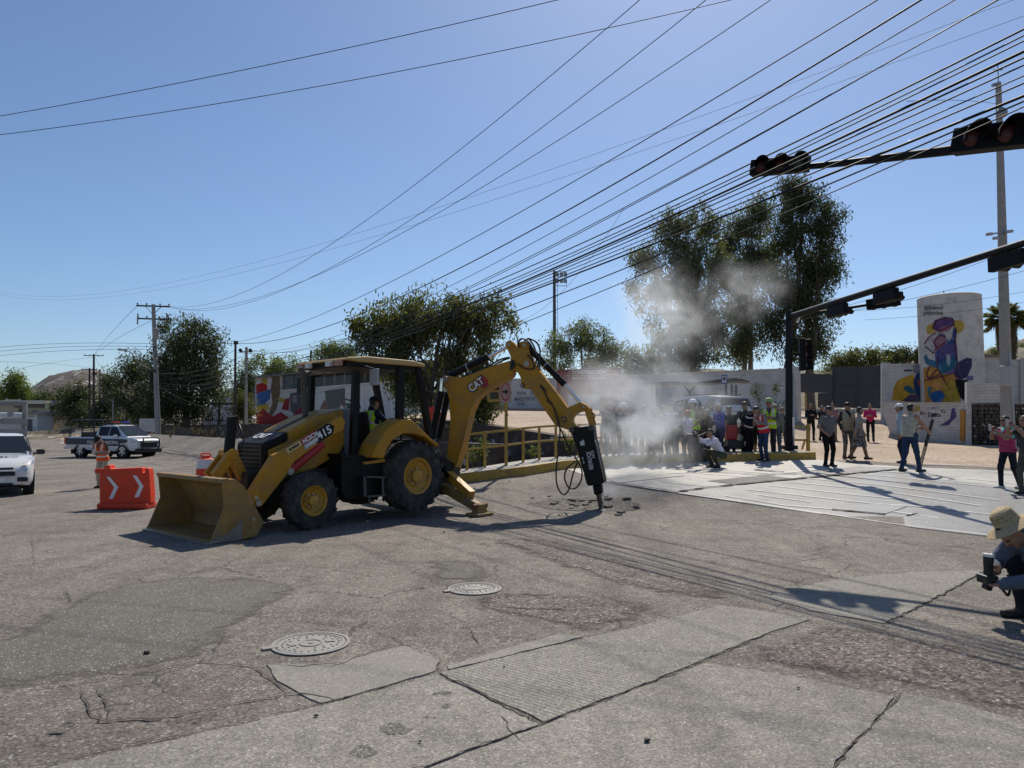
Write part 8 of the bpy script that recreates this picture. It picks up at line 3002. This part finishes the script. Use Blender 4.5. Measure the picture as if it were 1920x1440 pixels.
def tree(label, base, Y, lobes_px, n, size, lm, droop=.6, bark=None, r0=.25, depth=.8, cat='tree', name='tree', hole=.18, group=None, flat=1.0, trunks=1, sig=.55, zbase=None):
    global TREE_N
    TREE_N += 1
    rng = np.random.default_rng(100 + TREE_N)
    b = at(base[0], base[1], Y)
    zb = hgt(b.x, b.y) - .05 if zbase is None else zbase
    root = thing(name, label, cat, (b.x, b.y, zb), group)
    k = Y / FPX
    lobes = []
    for cx, cy, rx, ry in lobes_px:
        c = at(cx, cy, Y + rng.uniform(-.5, .5) * rx * k * 1.0)
        lobes.append((c, rx * k, (rx + ry) / 2 * k * depth, ry * k))
    V, F = leaves(lobes, n, size, droop, rng, hole=hole, flat=flat, sig=sig)
    V[:, 2] = np.maximum(V[:, 2], zb + .05)
    cr = quick_mesh('crown', V, F, lm, root, (b.x, b.y, zb))
    # trunk and limbs
    tb = Vector((b.x, b.y, zb - .1))
    cen = sum((l[0] for l in lobes), Vector()) / len(lobes)
    top = max(l[0].z for l in lobes)
    w = MB()
    for tr in range(trunks):
        o_ = Vector((rng.uniform(-1, 1), rng.uniform(-.6, .6), 0)) * (r0 * 4 if tr else 0)
        mid = tb.lerp(Vector((cen.x, cen.y, tb.z)), .35) + o_ + Vector((0, 0, (cen.z - tb.z) * .55))
        hi = Vector((cen.x + o_.x, cen.y, tb.z + (top - tb.z) * .8))
        tk = spline([tb + o_, tb + o_ + Vector((rng.uniform(-.1, .1), 0, (mid.z - tb.z) * .5)), mid, hi], 5)
        w.tube(tk, list(np.linspace(r0, r0 * .22, len(tk))), 9)
        for l in lobes[tr::trunks]:
            s = tk[min(len(tk) - 2, max(3, int(len(tk) * rng.uniform(.35, .75))))]
            if l[0].z < s.z - .5:
                s = tk[4]
            m1 = s.lerp(l[0], .5) + Vector((rng.uniform(-.3, .3), rng.uniform(-.3, .3), .25 * abs(l[0].x - s.x)))
            lb = spline([s, m1, l[0] + Vector((0, 0, l[3] * .3))], 5)
            w.tube(lb, list(np.linspace(r0 * .26, r0 * .05, len(lb))), 6)
            for q in range(3):
                e = l[0] + Vector((rng.uniform(-.7, .7) * l[1], rng.uniform(-.7, .7) * l[2], rng.uniform(-.2, .7) * l[3]))
                w.tube([m1, m1.lerp(e, .5) + Vector((0, 0, .1 * l[3])), e], [r0 * .11, r0 * .08, r0 * .03], 5)
    w.build('trunk', bark or M_BARK, root, smooth=True)
    return root


tree('drooping leafy tree standing behind the backhoe cab', (800, 800), 33.5, [(715, 612, 45, 38), (780, 600, 70, 42), (850, 612, 65, 55), (905, 605, 42, 40), (755, 668, 62, 50), (835, 680, 75, 62), (900, 690, 42, 62), (893, 765, 36, 52), (672, 612, 24, 20), (938, 566, 22, 14), (962, 608, 20, 18), (775, 720, 50, 45), (915, 735, 30, 40), (690, 640, 25, 25)], 34000, .23, LF_OLIVE, droop=1.3, r0=.26, trunks=2, hole=.15)
tree('big dark eucalyptus beside the main utility pole', (348, 810), 76, [(352, 640, 48, 40), (392, 660, 32, 48), (330, 690, 58, 55), (382, 715, 45, 55), (300, 700, 32, 45), (350, 755, 66, 45), (312, 615, 20, 20), (366, 612, 22, 18), (395, 720, 25, 40), (300, 760, 40, 40)], 26000, .34, LF_DARK, droop=.9, r0=.4, hole=.09)
for i, (b_, Y, lb, n, sz, lm, lab) in enumerate([
        ((258, 812), 96, [(255, 700, 32, 35), (270, 735, 38, 40), (240, 745, 38, 38), (255, 780, 48, 30)], 12000, .42, LF_DARK, 'dark bushy tree just left of the main utility pole'),
        ((214, 812), 118, [(212, 725, 30, 28), (220, 760, 38, 34), (195, 760, 30, 30), (210, 790, 40, 22)], 10000, .5, LF_DARK, 'dark bushy tree between the pole clusters'),
        ((150, 812), 140, [(150, 745, 28, 26), (130, 765, 30, 28), (160, 780, 32, 26)], 8000, .55, LF_DARK, 'dark tree behind the police pickup bed'),
        ((88, 812), 185, [(85, 752, 30, 18), (110, 755, 28, 22), (70, 765, 30, 18)], 7000, .7, LF_DARK, 'dark tree behind the beige house roof'),
        ((34, 812), 178, [(33, 718, 24, 20), (22, 735, 22, 20), (46, 738, 18, 18)], 7000, .6, LF_LIGHT, 'round bright green tree above the beige house'),
        ((-8, 812), 190, [(-5, 745, 26, 22), (20, 755, 24, 16), (50, 757, 24, 14)], 6000, .7, LF_DARK, 'dark tree at the far left edge behind the roofs'),
        ((190, 812), 150, [(185, 780, 26, 20), (200, 795, 22, 14), (170, 795, 20, 14)], 5000, .55, LF_OLIVE, 'grey green bush under the far poles'),
        ((510, 800), 108, [(500, 690, 38, 22), (540, 695, 30, 22), (470, 705, 26, 28), (455, 735, 24, 30)], 9000, .45, LF_LIGHT, 'light green tree above the mural building left end'),
        ((630, 800), 96, [(625, 662, 28, 18), (650, 672, 24, 20), (605, 680, 22, 20), (660, 690, 20, 20)], 7000, .4, LF_LIGHT, 'green tree rising behind the cab roof'),
        ((458, 796), 77, [(457, 755, 17, 18), (450, 775, 15, 18), (468, 775, 12, 15)], 4500, .26, LF_OLIVE, 'round brownish bush left of the white sedan'),
        ((1095, 770), 66, [(1055, 655, 36, 30), (1100, 640, 40, 30), (1140, 660, 36, 30), (1085, 615, 22, 12), (1040, 680, 30, 25), (1110, 685, 50, 22)], 13000, .28, LF_PALE, 'pale feathery acacia behind the portal sign'),
        ((1215, 770), 70, [(1190, 680, 36, 24), (1230, 672, 32, 26), (1250, 690, 30, 18), (1205, 700, 50, 14)], 8000, .3, LF_OLIVE, 'olive bush in the gap left of the eucalyptus row'),
        ((1590, 760), 72, [(1570, 680, 26, 14), (1605, 672, 26, 16), (1640, 672, 26, 16), (1590, 690, 50, 12)], 8000, .3, LF_OLIVE, 'olive thicket above the dark gates'),
        ((1690, 760), 78, [(1670, 672, 24, 12), (1700, 668, 26, 13), (1725, 672, 18, 12)], 5000, .32, LF_DARK, 'low dark thicket left of the tank'),
        ((1425, 780), 33, [(1418, 728, 30, 26), (1448, 745, 26, 26), (1400, 750, 18, 22), (1425, 765, 32, 18)], 3600, .12, LF_DARK, 'thin shrub growing against the white block wall')]):
    tree(lab, b_, Y, lb, n, sz, lm, droop=.5, r0=.003 * Y if Y > 40 else .05, name='tree' if 'bush' not in lab and 'thicket' not in lab and 'shrub' not in lab else 'bush', cat='tree' if 'bush' not in lab and 'thicket' not in lab and 'shrub' not in lab else 'bush', hole=.16 if Y > 40 else .3)
tree('tall grey green eucalyptus at the left of the row', (1285, 720), 58, [(1268, 440, 38, 45), (1318, 432, 32, 40), (1215, 488, 34, 26), (1290, 505, 50, 42), (1232, 555, 46, 38), (1302, 580, 50, 42), (1262, 628, 46, 36), (1330, 630, 40, 42), (1195, 545, 20, 18), (1345, 500, 25, 35), (1290, 672, 45, 22)], 38000, .30, LF_EUC, droop=1.2, bark=M_BARKP, r0=.34, trunks=2, hole=.16)
tree('middle eucalyptus of the row with yellowish top', (1398, 720), 63, [(1398, 430, 34, 34), (1425, 400, 26, 30), (1420, 490, 44, 44), (1378, 540, 42, 46), (1405, 590, 44, 44), (1385, 650, 42, 32), (1360, 460, 22, 28)], 30000, .30, LF_EUC, droop=1.2, bark=M_BARKP, r0=.32, trunks=2, hole=.15)
tree('tallest dark eucalyptus at the right of the row', (1478, 720), 55, [(1505, 380, 48, 42), (1545, 425, 38, 42), (1475, 440, 42, 50), (1530, 505, 48, 46), (1475, 545, 46, 50), (1520, 585, 46, 42), (1562, 500, 22, 36), (1448, 610, 34, 40), (1530, 640, 36, 30), (1480, 350, 24, 22), (1500, 660, 40, 26)], 36000, .27, LF_DARK, droop=1.2, bark=M_BARK, r0=.42, trunks=2, hole=.13)

# palm
Y = 52
pb_ = at(1886, 700, Y)
pm = thing('palm_tree', 'fan palm with dry skirt behind the camera pole', 'palm', (pb_.x, pb_.y, 3.0))
ct = at(1886, 600, Y)
MB().tube([Vector((pb_.x, pb_.y, 2.6)), ct], [.3, .24], 10).build('trunk', M_BARK, pm, smooth=True)
rng = np.random.default_rng(5)
fv, ff = [], []
for i in range(64):
    an = rng.uniform(0, 6.28)
    el = rng.uniform(-.5, 1.35)
    d = Vector((math.cos(an) * math.cos(el), math.sin(an) * math.cos(el), math.sin(el)))
    st_ = ct + d * .75
    sd_v = d.cross(Vector((0, 0, 1))).normalized()
    upv = sd_v.cross(d)
    fr_ = MB().tube([ct, st_], .02, 4)
    for j in range(13):
        a2 = math.radians(-80 + 160 * j / 12)
        dd = (d * math.cos(a2) + sd_v * math.sin(a2)).normalized()
        L_ = .95 * (1 - .25 * abs(a2))
        p1_ = st_ + dd * L_ * .6
        p2_ = st_ + dd * L_ + Vector((0, 0, -.25 - .15 * abs(a2)))
        wv_ = dd.cross(upv).normalized() * .035
        fr_.add([st_ - wv_, st_ + wv_, p1_ + wv_, p2_, p1_ - wv_], [(0, 1, 2, 3, 4)])
    fr_.build('frond', LF_OLIVE, pm)
sk = []
for i in range(2600):
    an = rng.uniform(0, 6.28)
    zz_ = rng.uniform(0, 2.9)
    r_ = .32 + .30 * math.sin(min(1, (2.9 - zz_) / 2.0 + .1) * 1.57) * rng.uniform(.6, 1)
    p = Vector((ct.x + r_ * math.cos(an), ct.y + r_ * math.sin(an), ct.z - zz_))
    t_ = Vector((-math.sin(an), math.cos(an), 0)) * .03
    dn = Vector((math.cos(an) * .12, math.sin(an) * .12, -.42))
    sk += [p - t_, p + t_, p + t_ * .3 + dn, p - t_ * .3 + dn]
quick_mesh('dry_skirt', np.array([list(v) for v in sk]), np.arange(len(sk)).reshape(-1, 4), LF_DRY, pm, (pb_.x, pb_.y, 3.0))


# hills
def hill(name, ridge_px, Yr, Yn, label, n=60, m=None):
    pts = [at(px, py, Yr) for px, py in ridge_px]
    xs = [p.x for p in pts]
    zs_ = [p.z for p in pts]
    rng = np.random.default_rng(9)
    gx_ = np.linspace(xs[0], xs[-1], n)
    rows = 22
    vs, fs = [], []
    for j in range(rows):
        t = j / (rows - 1)
        for x in gx_:
            zr = float(np.interp(x, xs, zs_))
            k_ = math.sin(min(1, t * 1.15) * math.pi / 2) if t < .87 else 1 - (t - .87) * 3
            z = zr * k_ + (rng.normal() * .012 + .02 * math.sin(x * .05 + j)) * zr * (1 if j else 0)
            xx = x * (Yn + (Yr - Yn) * t / .87) / Yr if True else x
            vs.append((xx, Yn + (Yr - Yn) * t / .87, z))
    for j in range(rows - 1):
        for i in range(n - 1):
            fs.append((j * n + i, j * n + i + 1, (j + 1) * n + i + 1, (j + 1) * n + i))
    o_ = MB().add(vs, fs).build(name, m or M_HILL, origin=(0, 0, 0), smooth=True)
    tag(o_, kind='structure')
    return o_


M_HILL = stone_mat('hill_scrub', (.115, .088, .075), (.17, .135, .115), agg=.16, aggk=.45, red=(.10, .10, .055), bump=0, stain=.3)
M_HILL2 = stone_mat('hill_scrub_dry', (.10, .085, .05), (.18, .15, .09), agg=.5, aggk=.5, red=(.06, .065, .03), bump=0, stain=.3)
hill('hill', [(-260, 770), (-60, 755), (40, 738), (100, 708), (145, 697), (180, 699), (230, 716), (290, 742), (380, 764), (600, 775)], 760, 420, 'hill')
hill('hill', [(1560, 702), (1640, 690), (1700, 682), (1760, 678), (1840, 668), (1880, 655), (1930, 642), (2060, 628), (2300, 620)], 240, 120, 'hill', m=M_HILL2)
hill('hill', [(480, 772), (700, 742), (900, 722), (1050, 716), (1200, 700), (1300, 697), (1450, 703), (1600, 700)], 330, 190, 'hill', m=M_HILL2)
rr = random.Random(11)
M_HS = [C_(.55, .52, .48), C_(.42, .36, .30), C_(.30, .26, .24)]
for i in range(22):
    px, py = rr.uniform(110, 290), rr.uniform(722, 748)
    py = max(py, 712 + abs(px - 150) * .16)
    b_ = at(px, py, 640)
    hs = thing('hillside_house', 'tiny pale house on the far hillside', 'house', tuple(b_), 'houses on the far hillside')
    MB().box(b_ + Vector((0, 0, -1.5)), (rr.uniform(5, 10), 6, 5)).build('wall', M_HS[i % 3], hs)
    MB().box(b_ + Vector((0, 0, 1.15)), (7.5, 6.6, .4)).build('roof', M_HS[(i + 1) % 3], hs)
# bushes on the right hillside and thickets
for i in range(14):
    px = 1842 + i * 6 + rr.uniform(-3, 3)
    py = float(np.interp(px, [1840, 1880, 1930], [668, 655, 642])) + rr.uniform(2, 14)
    tree('dry bush on the hillside right of the tank', (px, py + 6), 210 - rr.uniform(0, 40), [(px, py, 5, 3.5), (px + 3, py + 2, 4, 3)], 420, .7, LF_OLIVE, r0=.1, name='bush', cat='bush', group='bushes on the right hillside', hole=.1, zbase=float(at(px, py + 5, 190).z) - 1)


# weeds beside the railing and along the canal
def weed(label, p, h, n, lm=LF_LIGHT, spread=.3):
    rng = np.random.default_rng(int(abs(p.x * 100)) + 3)
    root = thing('weed', label, 'plant', tuple(p))
    st = MB()
    V = []
    for i in range(n):
        a = rng.uniform(0, 6.28)
        tip = p + Vector((math.cos(a) * spread * rng.uniform(.2, 1), math.sin(a) * spread * rng.uniform(.2, 1), h * rng.uniform(.6, 1)))
        st.tube([p, p.lerp(tip, .5) + Vector((0, 0, .05)), tip], [.008, .006, .003], 4)
        for j in range(16):
            c = p.lerp(tip, rng.uniform(.25, 1)) + Vector(rng.normal(size=3) * .03)
            ax = Vector(rng.normal(size=3)).normalized()
            sd = ax.cross(Vector(rng.normal(size=3))).normalized()
            L_ = .07
            V += [c - ax * L_ * .5, c + sd * L_ * .2, c + ax * L_ * .5, c - sd * L_ * .2]
    quick_mesh('leaves', np.array([list(v) for v in V]), np.arange(len(V)).reshape(-1, 4), lm, root, tuple(p))
    st.build('stems', LF_OLIVE, root)


for px, lab, h, n in ((906, 'tall yellow green weed behind the railing left end', .9, 16), (888, 'weed beside the boom foot at the railing', .6, 12), (1068, 'dense green weed behind the railing beside the hammer', .8, 22), (1000, 'small weed at the railing foot', .4, 10)):
    q = kerb_pt(px, 1.25)
    weed(lab, q - Vector((0, 0, .1)), h, n)
for px, py, lab, h in ((320, 822, 'dry weed on the canal wall near the pickup', .9), (392, 822, 'dry weed on the sloping canal wall', .7), (365, 818, 'grey weed on the canal ledge', .6)):
    weed(lab, at(px, py, 44), h, 12, LF_DRY, .5)
# ------------------------------------------------------------------ dust raised by the hammer
def dust(lobes, lo, hi, dens):
    lo, hi = Vector(lo), Vector(hi)
    o_ = MB().box((lo + hi) / 2, hi - lo).build('dust_cloud', None or [], origin=(0, 0, 0))
    m = bpy.data.materials.new('dust_volume')
    m.use_nodes = True
    nt = m.node_tree
    nt.nodes.remove(nt.nodes['Principled BSDF'])
    tc = nd(nt, 'ShaderNodeTexCoord').outputs['Object']
    wn_ = nd(nt, 'ShaderNodeTexNoise', Scale=.9, Detail=3.0)
    nt.links.new(tc, wn_.inputs['Vector'])
    wv = nd(nt, 'ShaderNodeVectorMath', operation='MULTIPLY_ADD')
    nt.links.new(wn_.outputs['Color'], wv.inputs[0])
    wv.inputs[1].default_value = (1.1, 1.1, 1.1)
    ad_ = nd(nt, 'ShaderNodeVectorMath', operation='SUBTRACT')
    ad_.inputs[1].default_value = (.55, .55, .55)
    nt.links.new(tc, wv.inputs[2])
    nt.links.new(wv.outputs[0], ad_.inputs[0])
    P_ = ad_.outputs[0]
    acc = None
    for c, r, s in lobes:
        su = nd(nt, 'ShaderNodeVectorMath', operation='SUBTRACT')
        nt.links.new(P_, su.inputs[0])
        su.inputs[1].default_value = tuple(c)
        dv = nd(nt, 'ShaderNodeVectorMath', operation='DIVIDE')
        nt.links.new(su.outputs[0], dv.inputs[0])
        dv.inputs[1].default_value = tuple(r)
        ln = nd(nt, 'ShaderNodeVectorMath', operation='LENGTH')
        nt.links.new(dv.outputs[0], ln.inputs[0])
        mr = nd(nt, 'ShaderNodeMapRange')
        mr.interpolation_type = 'SMOOTHSTEP'
        nt.links.new(ln.outputs['Value'], mr.inputs[0])
        mr.inputs[1].default_value = 0.0
        mr.inputs[2].default_value = 1.0
        mr.inputs[3].default_value = s
        mr.inputs[4].default_value = 0.0
        if acc is None:
            acc = mr.outputs[0]
        else:
            a2 = nd(nt, 'ShaderNodeMath', operation='ADD')
            nt.links.new(acc, a2.inputs[0])
            nt.links.new(mr.outputs[0], a2.inputs[1])
            acc = a2.outputs[0]
    n2 = nd(nt, 'ShaderNodeTexNoise', Scale=1.25, Detail=7.0, Roughness=.68, Distortion=.6)
    nt.links.new(tc, n2.inputs['Vector'])
    mr = nd(nt, 'ShaderNodeMapRange')
    nt.links.new(n2.outputs[0], mr.inputs[0])
    mr.inputs[1].default_value = .42
    mr.inputs[2].default_value = .66
    mr.inputs[3].default_value = .03
    mr.inputs[4].default_value = 2.0
    mu = nd(nt, 'ShaderNodeMath', operation='MULTIPLY')
    nt.links.new(acc, mu.inputs[0])
    nt.links.new(mr.outputs[0], mu.inputs[1])
    m2 = nd(nt, 'ShaderNodeMath', operation='MULTIPLY')
    nt.links.new(mu.outputs[0], m2.inputs[0])
    m2.inputs[1].default_value = dens
    pv = nd(nt, 'ShaderNodeVolumePrincipled')
    pv.inputs['Color'].default_value = (.90, .93, .96, 1)
    pv.inputs['Anisotropy'].default_value = .5
    nt.links.new(m2.outputs[0], pv.inputs['Density'])
    nt.links.new(pv.outputs[0], nt.nodes['Material Output'].inputs['Volume'])
    o_.data.materials.append(m)
    tag(o_, 'pale dust cloud drifting up from the hammer over the onlookers', 'dust', kind='stuff')
    return o_


Yd = 18.2
Lb = []
for px, py, rx, ry, ry2, s, yy in [(1165, 880, 75, 30, 1.5, .6, 17.5), (1170, 820, 70, 60, 1.6, .6, 18.2), (1215, 790, 70, 60, 1.6, .95, 18.4), (1240, 840, 60, 50, 1.5, .6, 18.4), (1130, 745, 80, 65, 1.6, .6, 18.4), (1210, 720, 90, 50, 1.5, .5, 18.6),
                                   (1225, 640, 70, 60, 1.5, .42, 18.8), (1225, 570, 70, 75, 1.6, .62, 19), (1300, 600, 60, 60, 1.5, .32, 19), (1395, 545, 70, 50, 1.6, .36, 19.2), (1320, 740, 70, 50, 1.5, .30, 18.6), (1140, 925, 55, 30, 1.2, .95, 15.6)]:
    k = yy / FPX
    Lb.append((at(px, py, yy), (rx * k * 1.5, ry2, ry * k * 1.5), s))
dust(Lb, (0.2, 14.2, 0.16), (8.4, 20.6, 7.4), .66)
clean_props()
